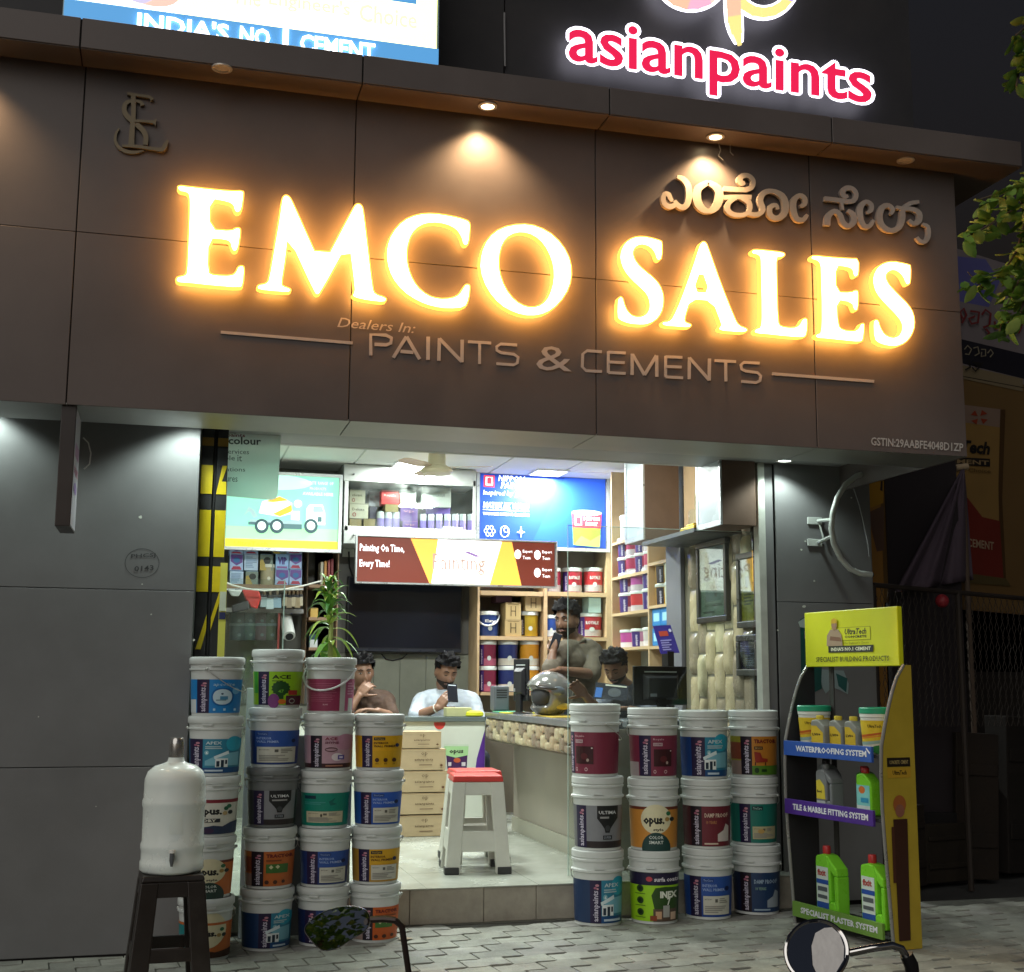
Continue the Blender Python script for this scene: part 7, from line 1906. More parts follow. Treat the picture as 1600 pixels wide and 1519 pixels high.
br_.tube([c_+ax1*(.034*math.cos(a))+ax2*(.034*math.sin(a)) for a in [2*math.pi*i/16 for i in range(17)]], .006, 6).build('bracelet', label='pale bracelet on the wrist of the man in white', cat='bracelet', smooth=True)
# ---- seated man with his hand at his mouth
yA_ = 4.90
hc = W_(566, 1052, yA_)
pv = W_(572, 1150, yA_+.12); pv.z = ZF+.58
person('seated man in brown shirt resting his mouth on his hand behind the white counter', hc, s, math.radians(4), math.radians(4), math.radians(-5),
       (W_(572, 1086, yA_+.05), W_(574, 1116, yA_+.06), pv),
       [(W_(544, 1098, yA_+.02), W_(541, 1116, yA_-.20), W_(561, 1087, yA_-.17), (.62, .12, .80), (.5, .85, -.2), .9, 1),
        (W_(604, 1097, yA_+.02), W_(612, 1121, yA_-.18), W_(590, 1111, yA_-.38), (-1, -.15, .12), (0, 0, -1), .4, 1)],
       brown_sh, skin, beard=False, trousers=jeans, sleeve=.62, floor=ZF)
seat_under(pv, pv.z-.15, 'brown stool under the seated man with his hand at his mouth')
# ---- standing man at the side counter
yC_ = 3.42; s3 = 1.17
hc = W_(886, 970, yC_)
pv = W_(903, 1108, yC_+.10)
person('standing man in olive brown shirt with phone at his chin and hand on helmet', hc, s3, math.radians(-48), math.radians(5), math.radians(0),
       (W_(900, 1006, yC_+.04), W_(902, 1048, yC_+.06), pv),
       [(W_(876, 1020, yC_-.10), W_(860, 1046, yC_-.30), W_(864, 1020, yC_-.26), (.10, .22, .95), (.75, .35, -.2), .75, -1),
        (W_(926, 1018, yC_+.06), W_(926, 1054, yC_-.16), W_(872, 1047, yC_-.34), (-1, -.25, -.16), (0, 0, -1), .35, 1)],
       olive_sh, skin_d, look=-.004, legs='stand', trousers=jeans, sleeve=.60, floor=ZF)
ph = T('mobile_phone', W_(868, 1006, yC_-.30), 'dark mobile phone held near the chin of the standing man', 'phone')
b = MB(M('phone_black')); b.X = Matrix.Translation(W_(868, 1003, yC_-.27)) @ Matrix.Rotation(-.7, 4, 'Z') @ Matrix.Rotation(.35, 4, 'Y')
b.box(-.038, .038, -.005, .005, -.07, .07); b.build('phone_body', ph, bevel=.005, seg=2)
# ---- seated man behind the monitor, reading
yD_ = 2.78; s4 = 1.08
hc = W_(962, 1044, yD_)
pv = W_(972, 1160, yD_+.1); pv.z = ZF+.52
person('seated man in dark shirt bent over a booklet beside the black monitor', hc, s4, math.radians(-42), math.radians(26), math.radians(0),
       (W_(976, 1076, yD_+.06), W_(984, 1106, yD_+.08), pv),
       [(W_(950, 1092, yD_-.10), W_(936, 1112, yD_-.26), W_(914, 1086, yD_-.32), (-.72, -.1, .62), (.4, -.5, -.6), .7, 1),
        (W_(1010, 1096, yD_+.02), W_(1016, 1120, yD_-.18), W_(985, 1108, yD_-.34), (-.9, -.3, .1), (0, 0, -1), .4, 1)],
       check_sh, skin_d, closed=True, trousers=jeans, sleeve=.62, floor=ZF)
seat_under(pv, pv.z-.14, 'brown stool under the seated man reading a booklet')
bk = T('booklet', W_(950, 1090, yD_-.36), 'open dark booklet held by the seated man beside the monitor', 'booklet')
A, B, C_, D_ = W_(926, 1092, yD_-.36), W_(980, 1094, yD_-.36), W_(982, 1072, yD_-.28), W_(931, 1066, yD_-.28)
MB(P('33363f')).hexa([A, B, C_, D_], [p+V((.01, .015, 0)) for p in (A, B, C_, D_)]).build('cover', bk)
p = Print(); p.rect(.04, .24, .1, .7, '4a78c2'); p.rect(.3, .95, .85, .95, 'c9cbbd'); p.ell(.6, .45, .2, .3, '5c6066'); p.mesh(quad_fn(*[q+V((0, -.0015, 0)) for q in (A, B, C_, D_)])).build('print', bk)
# ================================================================ SMALL THINGS ON THE FACADE
hs_ = T('hanging_box_sign', at(100, 640, .1), 'narrow dark edged box sign hanging below the fascia in front of the grey wall', 'sign')
xa_, xb_ = at(90, 740, .02).x, at(116, 740, .02).x
z0_, z1_ = at(102, 822, .02).z, Z0F+.0005
bx('case', M('sign_edge', (.055, .045, .042), rough=.4, var=.1), xa_, xb_-.006, .02, .36, z0_, z1_, hs_, bevel=.003)
p = Print(); p.rect(0, 1, 0, 1, 'b9b4bb'); p.text('asianpaints', .12, .9, .42, .55, 'b04a72', .02, vert=False); p.rect(.1, .9, .60, .72, 'a86a98'); p.ell(.5, .34, .3, .05, '8a6aa8')
p.mesh(lambda x, y, z: V((xb_-.0055+z, .022+.335*x, z0_+.01+(z1_-z0_-.02)*y))).build('face', hs_)
MB(M('white_cable')).tube([at(u, v, .3) for u, v in ((130, 684), (138, 692), (142, 708), (140, 725), (131, 733))], .004, 6).build('cable', hs_, smooth=True)
# marks on the grey wall and pillar
mk = Print(); ink = M('faded_ink', (.045, .045, .047), rough=.6)
mk.ring(222, 880, 27, 23, .8, ink, 28); ptext(mk, 'PHCSJ', 205, 874, 243, 872, 8, ink); ptext(mk, '0143', 210, 893, 240, 891, 8, ink)
mk.mesh(pfn(YW-.001)).build('wall_scribble', label='faint circled pencil note on the grey wall', cat='scribble')
fl = Print(); wf = M('paint_fleck', (.6, .62, .55), rough=.6)
for u, v, r in ((219, 808, 4), (222, 913, 1.5), (236, 960, 1.6), (303, 1000, 2.5), (60, 1120, 1.3), (150, 1260, 1.2)):
    fl.poly([(u+r*random.uniform(.5, 1.1)*math.cos(a), v+r*random.uniform(.4, 1)*math.sin(a)) for a in [i*math.pi/3.5 for i in range(7)]], wf)
fl.mesh(pfn(YW-.001)).build('paint_flecks', label='small pale chips in the coating of the grey wall', cat='chips', kind='stuff')
fl = Print()
for u, v, r in ((1252, 859, 2), (1272, 908, 2), (1256, 948, 3), (1215, 985, 2), (1330, 778, 1.5), (1258, 846, 2)):
    fl.poly([(u+r*random.uniform(.5, 1.1)*math.cos(a), v+r*random.uniform(.4, 1)*math.sin(a)) for a in [i*math.pi/3.5 for i in range(7)]], wf)
fl.mesh(pfn(YP-.001)).build('paint_flecks', label='small pale chips in the coating of the right pillar', cat='chips', kind='stuff')
po = Print(); po.poly([(1250, 968), (1262, 962), (1283, 966), (1284, 1076), (1268, 1084), (1252, 1078)], '1d4b47'); po.poly([(1247, 972), (1258, 965), (1268, 972), (1262, 982), (1250, 980)], 'a9b9b4'); po.rect(1257, 1276, 986, 998, 'b0a3a0'); po.poly([(1262, 1003), (1282, 1002), (1278, 1008), (1264, 1008)], 'a9b9b4'); ptext(po, 'Pa', 1261, 996, 1271, 996, 7, 'a04a5a', .02)
po.mesh(pfn(YP-.0015)).build('torn_poster', label='torn dark teal poster on the right pillar behind the yellow header board', cat='poster')
po = Print(); po.poly([(1284, 1046), (1318, 1048), (1326, 1068), (1325, 1085), (1312, 1078), (1300, 1074), (1290, 1084), (1283, 1070)], '8a9a9c'); po.poly([(1306, 1052), (1324, 1060), (1322, 1082), (1310, 1072)], '2a5a58')
po.mesh(pfn(YP-.0015)).build('torn_poster', label='scrap of torn grey paper on the pillar below the header board', cat='poster')
# white half ring bracket on the pillar
rg = T('half_ring_bracket', at(1290, 850, YP), 'white half ring tube bracket fixed to the right pillar', 'bracket')
wp = M('bracket_white', (.52, .55, .52), rough=.35, var=.08, dirt=.1)
yr = 1.18
MB(wp).tube([at(u, v, yr) for u, v in ((1354, 739), (1338, 744), (1321, 757), (1308, 778), (1301, 803), (1299, 826), (1303, 850), (1313, 872), (1328, 889), (1344, 896), (1362, 898))], .019, 12).build('ring_tube', rg, smooth=True)
MB(dk).tube([at(1354.5, 738.8, yr-.001), at(1356, 738.6, yr-.001)], .0165, 12).tube([at(1362.2, 898, yr), at(1363.6, 898, yr)], .0165, 12).build('tube_end', rg)
for v0, v1 in ((812, 814), (838, 848)):
    MB(wp).tube([at(1300, v0, yr), at(1278, v1, YP-.01)], .012, 8).build('arm', rg, smooth=True)
    a, b = at(1262, v1+5, YP-.008), at(1284, v1-5, YP-.008)
    bx('plate', wp, a.x, b.x, YP-.012, YP-.0005, a.z, b.z, rg, bevel=.002)
MB(wp).tube([at(1280, 816, YP-.02), at(1288, 846, YP-.02)], .007, 6).build('strut', rg)
MB(M('thin_grey_cable', (.25, .25, .25), rough=.5)).tube([at(u, v, 1.4) for u, v in ((1333, 760), (1343, 790), (1350, 820), (1356, 850), (1358, 870))], .004, 6).build('grey_cable', label='thin grey cable hanging on the pillar inside the half ring', cat='cable', smooth=True)
# bits of wire below the second lit downlight
MB(M('thin_grey_cable')).tube([at(u, v, -.02) for u, v in ((1122, 222), (1126, 234), (1123, 244), (1130, 250))], .003, 5).tube([at(u, v, -.02) for u, v in ((1141, 218), (1141, 238), (1146, 243))], .003, 5).build('loose_wire', label='loose wire ends hanging below the right lit downlight', cat='wire', kind='stuff')

# ================================================================ RIGHT OF THE SHOP
bd = V((math.cos(math.radians(20)), math.sin(math.radians(20)), 0)); bn = V((-bd.y, bd.x, 0)); b0_ = at(1495, 930, 2.6)
def onb(u, v, off=0.):               # photo point on the banner plane (off = towards the street)
    o = b0_-bn*off; d = ray(u, v); return CAM+d*((o-CAM).dot(bn)/d.dot(bn))
ban = T('cement_banner', onb(1560, 930), 'large dim yellow cement banner with a printed cement bag right of the shop', 'banner')
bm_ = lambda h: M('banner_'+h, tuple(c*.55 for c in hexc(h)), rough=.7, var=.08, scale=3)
L0, L1, L2, L3 = onb(1370, 940), onb(1760, 975), onb(1760, 470), onb(1370, 350)
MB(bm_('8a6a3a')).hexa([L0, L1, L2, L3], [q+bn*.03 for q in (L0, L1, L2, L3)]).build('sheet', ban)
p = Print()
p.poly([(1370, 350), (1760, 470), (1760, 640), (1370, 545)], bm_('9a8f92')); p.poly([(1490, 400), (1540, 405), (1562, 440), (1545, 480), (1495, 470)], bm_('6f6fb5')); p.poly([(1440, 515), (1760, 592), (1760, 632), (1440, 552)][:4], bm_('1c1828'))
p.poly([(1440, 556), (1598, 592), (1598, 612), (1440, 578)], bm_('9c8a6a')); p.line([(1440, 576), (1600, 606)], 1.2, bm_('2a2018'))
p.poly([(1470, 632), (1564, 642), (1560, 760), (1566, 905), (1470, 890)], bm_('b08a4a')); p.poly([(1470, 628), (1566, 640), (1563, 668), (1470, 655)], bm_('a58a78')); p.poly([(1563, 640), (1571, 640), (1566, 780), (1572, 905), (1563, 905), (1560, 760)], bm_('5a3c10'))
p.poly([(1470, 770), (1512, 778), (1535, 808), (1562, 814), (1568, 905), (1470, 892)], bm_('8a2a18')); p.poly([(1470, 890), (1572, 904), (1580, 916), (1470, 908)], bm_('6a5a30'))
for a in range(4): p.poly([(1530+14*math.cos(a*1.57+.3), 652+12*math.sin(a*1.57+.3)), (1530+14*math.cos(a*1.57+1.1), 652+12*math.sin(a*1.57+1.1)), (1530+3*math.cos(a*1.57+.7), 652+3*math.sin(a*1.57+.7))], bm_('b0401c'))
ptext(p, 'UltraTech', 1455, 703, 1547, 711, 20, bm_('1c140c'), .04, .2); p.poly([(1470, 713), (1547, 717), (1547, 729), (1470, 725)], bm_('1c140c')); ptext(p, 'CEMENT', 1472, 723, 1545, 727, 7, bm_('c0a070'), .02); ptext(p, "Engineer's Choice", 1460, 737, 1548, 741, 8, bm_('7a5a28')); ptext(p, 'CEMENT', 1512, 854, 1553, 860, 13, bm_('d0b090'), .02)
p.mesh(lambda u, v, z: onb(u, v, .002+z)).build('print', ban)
kb = MB(bm_('8a2a2a'))
def bstroke(mb, pts, w, off):
    for i, q in enumerate(pts):
        n = len(q); L = []
        for j in range(n):
            t_ = V(q[min(j+1, n-1)])-V(q[max(j-1, 0)]); t_ = t_.normalized(); nr = V((-t_.y, t_.x))*w/2
            L.append((V(q[j])+nr, V(q[j])-nr))
        vs = []; 
        for a, b in L: vs += [onb(a.x, a.y, off+.0008*i), onb(b.x, b.y, off+.0008*i)]
        mb.add(vs, [(2*k, 2*k+1, 2*k+3, 2*k+2) for k in range(n-1)])
kan_r = [[(1503, 505), (1510, 492), (1506, 482), (1500, 488), (1504, 498)], [(1516, 486), (1530, 488), (1528, 504), (1518, 506), (1514, 498), (1524, 494)], [(1534, 492), (1540, 484), (1548, 490), (1546, 508), (1536, 512)], [(1540, 514), (1546, 520), (1542, 526)], [(1560, 492), (1570, 498), (1566, 512), (1556, 514), (1554, 502)], [(1574, 500), (1582, 510), (1576, 520)], [(1584, 500), (1592, 496), (1598, 506), (1592, 520), (1584, 520)]]
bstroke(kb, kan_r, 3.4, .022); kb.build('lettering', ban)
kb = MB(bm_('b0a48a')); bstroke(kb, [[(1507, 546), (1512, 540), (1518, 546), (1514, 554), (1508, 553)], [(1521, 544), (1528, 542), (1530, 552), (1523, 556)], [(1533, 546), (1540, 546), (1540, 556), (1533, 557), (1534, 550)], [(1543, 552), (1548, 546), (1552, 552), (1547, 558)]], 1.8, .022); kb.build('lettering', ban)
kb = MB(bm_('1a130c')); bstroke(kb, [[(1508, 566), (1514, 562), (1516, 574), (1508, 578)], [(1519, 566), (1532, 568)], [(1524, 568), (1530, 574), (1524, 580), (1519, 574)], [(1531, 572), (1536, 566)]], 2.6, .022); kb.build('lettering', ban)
# near black sheet painting a shaded recess, yellow poster strip, wooden prop
yk = 2.3
bx('recess_shade_sheet', M('recess_shade', (.018, .013, .016), rough=.6, var=.2), at(1384, 800, yk).x, at(1497, 800, yk).x, yk, yk+.05, -.05, at(1440, 700, yk).z, label='near black sheet painting the shaded recess between the pillar and the cement banner', cat='panel')
ps = T('poster_strip', at(1366, 915, yk-.1), 'narrow strip of orange yellow poster beside the right pillar', 'poster')
A, B = at(1354, 921, yk-.1), at(1381, 916, yk-.1); zt2 = at(1366, 750, yk-.1).z
bx('board', bm_('c08a3a'), A.x, B.x, yk-.1, yk-.06, -.05, zt2, ps)
p = Print(); p.poly([(1354, 752), (1381, 752), (1380, 786), (1354, 796)], bm_('d8a022')); p.poly([(1358, 800), (1381, 790), (1381, 860), (1370, 862), (1362, 830)], bm_('7a5a48')); p.poly([(1376, 752), (1379, 752), (1379, 768), (1375, 766)], bm_('3a2a18'))
p.mesh(pfn(yk-.1015)).build('print', ps)
# draped cloth
cl = MB(M('grey_purple_cloth', (.085, .062, .085), rough=.85, var=.12, scale=7))
vs = []; nr_, nc_ = 16, 26
for j in range(nr_+1):
    f = j/nr_
    le = V((1502, 735)).lerp(V((1398, 926)), f**1.05); ri = V((1506, 733)).lerp(V((1521, 906)), f)
    for i in range(nc_+1):
        g = i/nc_; q = le.lerp(ri, g)
        pt = onb(q.x, q.y+10*f*(1-g)*0, .22+.05*f*math.sin(g*17+f*1.2)+.02*f*math.sin(g*31))
        vs.append(pt)
cl.add(vs, [(j*(nc_+1)+i, j*(nc_+1)+i+1, (j+1)*(nc_+1)+i+1, (j+1)*(nc_+1)+i) for j in range(nr_) for i in range(nc_)])
o = cl.build('draped_cloth', label='grey purple cloth hanging gathered from a pole beside the banner', cat='cloth', smooth=180)
sm = o.modifiers.new('t', 'SOLIDIFY'); sm.thickness = .006
pp = T('wooden_pole', onb(1503, 940, .2), 'wooden pole with pale cut end carrying the draped cloth', 'pole')
q0 = onb(1503, 738, .2)
MB(M('old_wood', (.10, .07, .05), rough=.8)).tube([V((q0.x, q0.y, 0)), q0], .022, 10).build('shaft', pp, smooth=40)
MB(M('cut_wood', (.45, .34, .22), rough=.7)).tube([q0+V((-.06, 0, .03)), q0+V((.05, 0, .05))], .028, 10).build('cross_piece', pp, smooth=40)
# chain link fence
fe = T('chain_link_fence', onb(1500, 950, .45), 'dark chain link fence with a top rail at the right of the shop', 'fence')
fm = M('fence_rust', (.030, .022, .017), rough=.7, var=.3)
f0, f1 = onb(1364, 914, .45), onb(1720, 946, .45)
MB(fm).tube([f0, f1], .018, 8).build('top_rail', fe)
fl_ = (f1-f0).length; fd_ = (f1-f0).normalized()
for k in range(4):
    q = f0+fd_*(fl_*k/3); MB(fm).tube([q, V((q.x, q.y, -.05))], .022, 8).build('fence_post', fe)
lk = MB(fm); st_ = .075; hgt = f0.z
n_ = int(fl_/st_)
for k in range(n_):
    for sg in (1, -1):
        pts = []
        m_ = int(1.0/(st_))
        for j in range(m_+1):
            zz = hgt-.02-j*st_; xx = k*st_+(st_/2 if (j % 2) == (0 if sg > 0 else 1) else 0)
            pts.append(f0+fd_*xx+V((0, 0, zz-f0.z))+bn*(.004*sg))
        lk.tube(pts, .0028, 4, cap=False)
lk.build('wire_mesh', fe, kind='stuff')
MB(M('red_ball', (.28, .02, .03), rough=.5)).sphere(onb(1472, 939, .52), .05, 16, 10).build('red_ball', label='small dull red ball hanging on the chain link fence', cat='ball', smooth=True)
# clutter behind the fence, its low light put into near black colours
jm_ = [M('shade_clutter_%d' % i, c, rough=.8, var=.35, scale=4, bump=.4, bscale=20) for i, c in enumerate(((.010, .007, .005), (.016, .010, .006), (.007, .006, .006), (.018, .013, .007)))]
rnd = random.Random(3)
bx('dark_wall', jm_[0], f0.x-.2, 9.5, 3.3, 3.5, -.06, 1.55, label='low wall behind the chain link fence, coloured near black as shade', cat='wall')
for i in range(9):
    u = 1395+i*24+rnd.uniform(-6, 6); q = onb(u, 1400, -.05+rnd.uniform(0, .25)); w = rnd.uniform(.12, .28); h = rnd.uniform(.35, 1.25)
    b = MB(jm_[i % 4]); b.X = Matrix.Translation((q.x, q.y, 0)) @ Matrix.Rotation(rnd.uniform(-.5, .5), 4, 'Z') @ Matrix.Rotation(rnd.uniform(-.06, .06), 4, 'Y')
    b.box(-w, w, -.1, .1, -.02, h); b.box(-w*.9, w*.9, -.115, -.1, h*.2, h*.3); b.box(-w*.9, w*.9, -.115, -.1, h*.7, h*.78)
    b.build('old_plank_stack', label='board leaning behind the chain link fence, gloom put into its dark colour', cat='board', group='dark boards behind the fence', bevel=.01)

# ================================================================ TREE AT THE RIGHT EDGE
tr_ = T('street_tree', (5.35, -.75, 0), 'leafy tree reaching into the picture from the right edge', 'tree')
bark = M('bark', (.10, .075, .05), rough=.9, var=.3, scale=12, bump=.8, bscale=30)
MB(bark).tube([(5.35, -.75, -.05), (5.33, -.74, 1.2), (5.40, -.76, 2.6), (5.36, -.80, 3.6), (5.45, -.8, 5.0), (5.4, -.8, 6.2)], [.13, .11, .10, .085, .06, .03], 12).build('trunk', tr_, smooth=True)
YT = -.8
lg_ = [M('tree_leaf_%d' % i, c, rough=.45, var=.2, scale=8) for i, c in enumerate(((.13, .26, .04), (.20, .34, .06), (.08, .17, .03), (.28, .38, .09)))]
def leaf_mesh(mat, k):
    L, w = .085*k, .052*k
    vs = []; fs = []
    for i in range(6):
        t_ = i/5; ww = w/2*math.sin(math.pi*min(1, .06+t_*.92))**.75; z = -.010*k*math.sin(t_*2.2)
        vs += [(L*t_, ww, z+.006*k), (L*t_, 0, z), (L*t_, -ww, z+.006*k)]
        if i: q = 3*(i-1); fs += [(q, q+1, q+4, q+3), (q+1, q+2, q+5, q+4)]
    me = bpy.data.meshes.new('leaf'); me.from_pydata(vs, [], fs); me.materials.append(mat); me.polygons.foreach_set('use_smooth', [True]*len(fs))
    return me
lms = [leaf_mesh(m, k) for m in lg_ for k in (.95, 1.25)]
rnd = random.Random(11)
def leaf_at(p, a, el, rl):
    o = bpy.data.objects.new('leaf', rnd.choice(lms)); COL.objects.link(o); o.parent = tr_
    o.location = p-WL[tr_]; o.rotation_euler = (rl, -el, a)
branches = [[(1625, 260), (1598, 285), (1575, 300), (1552, 305), (1530, 312)], [(1628, 290), (1600, 315), (1572, 335), (1540, 355), (1508, 372)], [(1630, 310), (1602, 345), (1590, 390), (1565, 430), (1535, 450), (1512, 425)], [(1632, 330), (1604, 400), (1592, 440), (1572, 480), (1560, 525)], [(1632, 340), (1610, 420), (1600, 470), (1592, 500)], [(1640, 60), (1612, 80), (1594, 100), (1588, 135)], [(1640, 20), (1608, 38), (1588, 55)]]
for bi, br in enumerate(branches):
    ys = YT+rnd.uniform(-.12, .12)
    pts = [at(u, v, ys) for u, v in br]
    root = V((5.40, -.8, pts[0].z+.15))
    MB(bark).tube([root]+pts, [.016]+[.009-.0012*i for i in range(len(pts))], 6).build('branch', tr_, smooth=True)
    for i in range(len(pts)-1):
        n = max(6, int((pts[i+1]-pts[i]).length/.0115))
        for k in range(n):
            q = pts[i].lerp(pts[i+1], k/n)+V((rnd.uniform(-.035, .035), rnd.uniform(-.05, .05), rnd.uniform(-.04, .03)))
            leaf_at(q, rnd.uniform(0, 6.28), rnd.uniform(-1.0, .35), rnd.uniform(-.6, .6))
# the crown out of the picture, one mass of leaves
cm = MB()
for i in range(2600):
    cm.use(rnd.choice(lg_))
    a = rnd.uniform(0, 6.28); rr = 1.0*math.sqrt(rnd.random()); c = V((6.35+rr*math.cos(a)*.85, -1.1+rr*math.sin(a)*1.2, 4.6+rnd.uniform(-1.6, 1.5)))
    if c.x < 5.32: continue
    cm.X = Matrix.Translation(c) @ Matrix.Rotation(rnd.uniform(0, 6.28), 4, 'Z') @ Matrix.Rotation(rnd.uniform(-.9, .9), 4, 'Y')
    cm.add([(0, 0, 0), (.04, .022, .004), (.08, 0, -.008), (.04, -.022, .004)], [(0, 1, 2, 3)])
cm.X = Matrix(); cm.build('crown', tr_, kind='stuff')

# ================================================================ TWO MOTORCYCLES, MIRRORS IN VIEW
chrome = M('chrome', (.62, .61, .60), rough=.09, metal=1., var=0); mir = M('mirror_glass', (.75, .76, .78), rough=.01, metal=1., var=0); blkp = M('bike_black', (.012, .012, .013), rough=.3, var=.1)
rub = M('tyre_rubber', (.015, .015, .015), rough=.85)
def onz(u, v, z): d = ray(u, v); return CAM+d*z           # along the view, z metres away
def motorcycle(cx_, cy_, paint, label, zh):
    t = T('motorcycle', (cx_, cy_, 0), label, 'motorcycle')
    for yy, nm in ((cy_+.62, 'front_wheel'), (cy_-.62, 'rear_wheel')):
        w = MB(rub); pts = [V((cx_, yy+.25*math.cos(a), .30+.25*math.sin(a))) for a in [2*math.pi*i/32 for i in range(33)]]
        w.tube(pts, .05, 10, cap=False); wo = w.build(nm, t, smooth=True)
        r = MB(chrome).tube([V((cx_, yy+.20*math.cos(a), .30+.20*math.sin(a))) for a in [2*math.pi*i/32 for i in range(33)]], .014, 8, cap=False)
        for i in range(8): a = math.pi*i/4; r.tube([V((cx_, yy, .30)), V((cx_, yy+.2*math.cos(a), .30+.2*math.sin(a)))], .006, 5)
        r.build('rim', wo, smooth=True)
    for s_ in (-1, 1):
        MB(chrome).tube([(cx_+s_*.075, cy_+.62, .30), (cx_+s_*.075, cy_+.36, zh-.06)], .018, 10).build('fork_leg', t, smooth=True)
    MB(paint).lathe([(.02, -.30), (.10, -.26), (.145, -.1), (.15, .08), (.11, .22), (.03, .27)], 20, (cx_, cy_+.06, .74), ax='y').build('fuel_tank', t, smooth=60)
    MB(blkp).box(cx_-.12, cx_+.12, cy_-.72, cy_-.18, .70, .78).build('seat', t, bevel=.03, seg=3)
    MB(M('engine_grey', (.18, .18, .18), rough=.4, metal=.6)).box(cx_-.14, cx_+.14, cy_-.2, cy_+.22, .28, .58).build('engine', t, bevel=.03, seg=2)
    MB(blkp).tube([(cx_, cy_+.36, zh-.08), (cx_, cy_+.1, .62), (cx_, cy_-.62, .62)], .03, 8).tube([(cx_, cy_-.62, .30), (cx_, cy_-.1, .36)], .022, 8).build('frame', t, smooth=True)
    MB(chrome).tube([(cx_-.36, cy_+.16, zh), (cx_-.22, cy_+.24, zh+.01), (cx_, cy_+.34, zh-.02), (cx_+.22, cy_+.24, zh+.01), (cx_+.36, cy_+.16, zh)], .012, 8).build('handlebar', t, smooth=True)
    for s_ in (-1, 1): MB(rub).tube([(cx_+s_*.25, cy_+.222, zh+.006), (cx_+s_*.38, cy_+.148, zh)], .018, 10).build('grip', t, smooth=True)
    MB(chrome).lathe([(.02, -.08), (.08, -.04), (.09, .04), (.085, .05)], 20, (cx_, cy_+.44, zh-.10), ax='y').build('headlamp', t, smooth=60)
    MB(blkp).tube([(cx_, cy_-.3, .0), (cx_+.18, cy_-.3, .0), (cx_+.1, cy_-.28, .3)], .012, 6).build('stand', t)
    return t
zm = 2.25
m1 = onz(524, 1451, zm)
bk1 = motorcycle(m1.x+.36, m1.y-.18, M('bike_paint_dark', (.02, .02, .025), rough=.25, coat=.5), 'motorcycle parked facing the shop whose leaf shaped left mirror shows beside the orange bucket', .86)
# leaf shaped mirror
def mirror(outline, z, tilt, parent, chrome_rim, name='mirror'):
    c = onz(sum(p_[0] for p_ in outline)/len(outline), sum(p_[1] for p_ in outline)/len(outline), z)
    n = (CAM-c).normalized()
    n = (n+V(tilt)).normalized(); d0 = -n
    def hit(u, v, off): d = ray(u, v); o = c+n*off; return CAM+d*((o-CAM).dot(n)/d.dot(n))
    ol = smooth_loop(outline, 2)
    cu = V((sum(p_[0] for p_ in outline)/len(outline), sum(p_[1] for p_ in outline)/len(outline)))
    sh = lambda k: [tuple(cu+(V(p_)-cu)*k) for p_ in ol]
    b = MB(blkp); rings = [[hit(*q, .0) for q in sh(.93)], [hit(*q, .002) for q in sh(.97)], [hit(*q, -.004) for q in sh(1.)], [hit(*q, -.02) for q in sh(.92)], [hit(*q, -.034) for q in sh(.6)]]
    m_ = len(ol); vs = [p_ for r in rings for p_ in r]; fs = []
    for j in range(len(rings)-1): fs += [(j*m_+i, j*m_+(i+1) % m_, (j+1)*m_+(i+1) % m_, (j+1)*m_+i) for i in range(m_)]
    fs.append(tuple((len(rings)-1)*m_+i for i in range(m_)))
    b.add(vs, fs); h = b.build(name, parent, smooth=60)
    MB(mir).add([hit(*q, .0012) for q in sh(.95)], [tuple(range(m_))]).build('mirror_glass', h)
    if chrome_rim: MB(chrome).tube([hit(*q, .001) for q in sh(.985)]+[hit(*sh(.985)[0], .001)], .0035, 6).build('mirror_rim', h, smooth=True)
    return c, n, hit, h
c1, n1, _h, _o = mirror([(472, 1452), (486, 1436), (508, 1422), (540, 1414), (566, 1417), (578, 1426), (580, 1442), (572, 1456), (550, 1468), (530, 1482), (512, 1487), (498, 1484), (484, 1468)], zm, (.26, .0, .10), bk1, False)
hb1 = V((m1.x+.16, m1.y+.02, .87))
MB(M('stem_dark', (.06, .045, .04), rough=.35, metal=.5)).tube([onz(579, 1437, zm+.01), onz(600, 1436, zm+.01), onz(618, 1438, zm+.01)], .006, 8).tube([onz(617, 1438, zm+.01), onz(628, 1448, zm+.01), onz(640, 1530, zm+.02), hb1], .0055, 8).build('mirror_stem', bk1, smooth=True)
zm2 = 2.1
m2 = onz(1276, 1490, zm2)
bk2 = motorcycle(m2.x+.36, m2.y-.16, M('bike_paint_red', (.10, .012, .012), rough=.25, coat=.5), 'motorcycle parked facing the shop whose round chrome rimmed mirror shows before the rack', .84)
c2, n2, hit2, mo2 = mirror([(1276+50*math.cos(a), 1487+50*math.sin(a)) for a in [2*math.pi*i/18 for i in range(18)]], zm2, (.42, .0, .26), bk2, True)
MB(M('mirror_pale_reflection', (.86, .84, .82), rough=.5, var=.05, bump=.6, bscale=25)).add([hit2(u, v, .0022) for u, v in ((1268, 1478), (1274, 1458), (1288, 1450), (1300, 1449), (1312, 1460), (1319, 1480), (1318, 1500), (1306, 1520), (1292, 1532), (1280, 1530), (1270, 1508))], [tuple(range(11))]).build('painted_reflection', mo2)  # pale patch painted on the glass as a white reflection
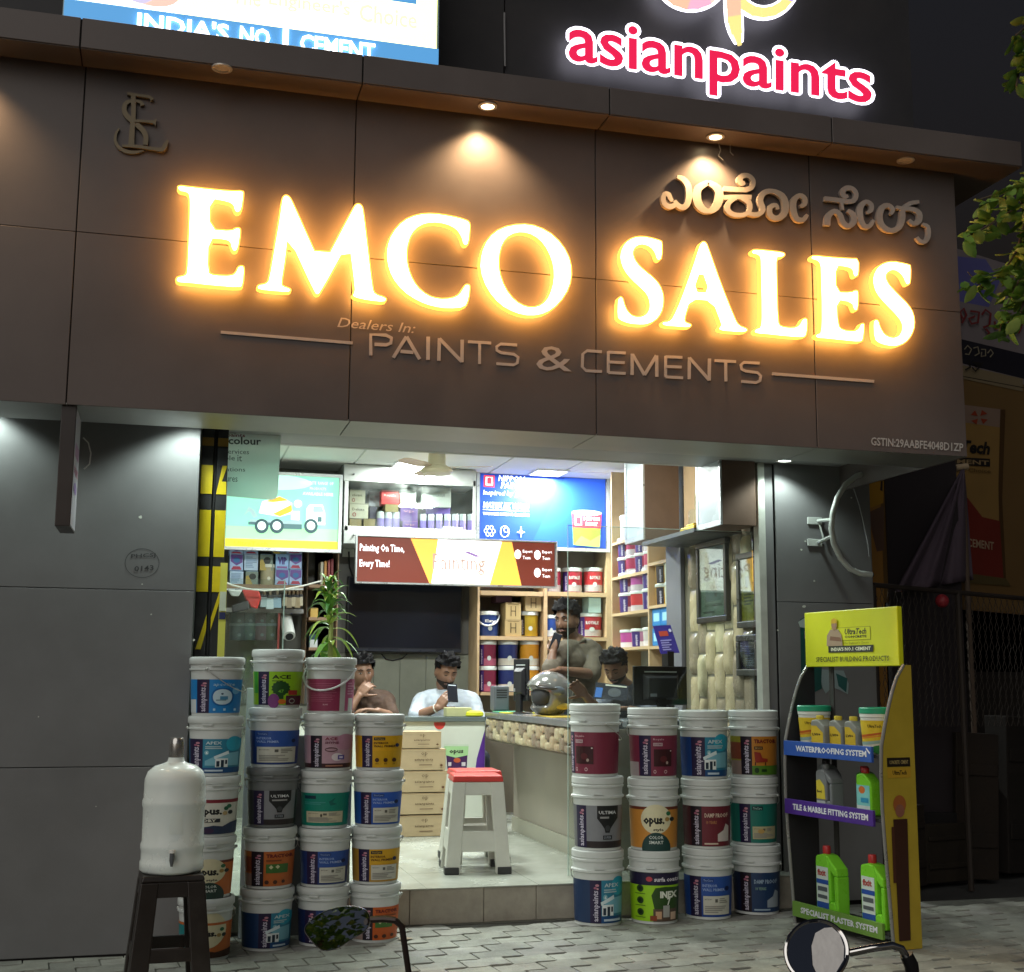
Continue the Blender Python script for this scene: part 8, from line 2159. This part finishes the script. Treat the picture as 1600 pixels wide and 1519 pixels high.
MB(chrome).tube([onz(1326, 1489, zm2+.02), onz(1360, 1482, zm2+.02), onz(1394, 1477, zm2+.02), onz(1408, 1482, zm2+.02), onz(1420, 1502, zm2+.02)], .0065, 10).build('mirror_stem', bk2, smooth=True)
MB(blkp).tube([onz(1416, 1492, zm2+.02), onz(1424, 1508, zm2+.02), onz(1430, 1550, zm2+.03), V((m2.x+.2, m2.y+.06, .85))], [.011, .012, .012, .012], 10).build('stem_sleeve', bk2, smooth=True)
# what the leaf shaped mirror sees: a roadside tree behind the viewer
d1 = ray(494, 1478).normalized(); r1 = d1-n1*2*d1.dot(n1)
q1 = c1+r1*7.5
sb_ = T('roadside_tree', (q1.x, q1.y, 0), 'roadside tree behind the viewer, seen only in the leaf shaped mirror', 'tree')
MB(bark).tube([(q1.x, q1.y, -.05), (q1.x, q1.y, max(.4, q1.z))], .04, 8).build('trunk', sb_)
cm = MB()
for i in range(500):
    cm.use(rnd.choice((lg_[1], lg_[3], lg_[0]))); a, b_ = rnd.uniform(0, 6.28), math.acos(rnd.uniform(-1, 1)); rr = .42*rnd.random()**.5
    cm.X = Matrix.Translation(V((q1.x, q1.y, max(.5, q1.z)))+V((rr*math.sin(b_)*math.cos(a), rr*math.sin(b_)*math.sin(a), rr*math.cos(b_)))) @ Matrix.Rotation(rnd.uniform(0, 6.28), 4, 'Z') @ Matrix.Rotation(rnd.uniform(-.9, .9), 4, 'X')
    cm.add([(0, 0, 0), (.04, .024, .004), (.08, 0, -.008), (.04, -.024, .004)], [(0, 1, 2, 3)])
cm.X = Matrix(); cm.build('crown', sb_, kind='stuff')
0 and print('MIRROR', tuple(q1), tuple(c2), tuple((c2-CAM).normalized()-n2*2*((c2-CAM).normalized()).dot(n2)))
# dry leaf on the pavement
q = atz(633, 1468, .003)
b = MB(M('dry_leaf', (.34, .27, .17), rough=.7)); b.add([q+V((-.05, 0, .002)), q+V((0, .05, .006)), q+V((.055, .01, .003)), q+V((0, -.04, .008))], [(0, 1, 2, 3)]); b.build('dry_leaf', label='single dry leaf on the pavement by the step', cat='leaf')
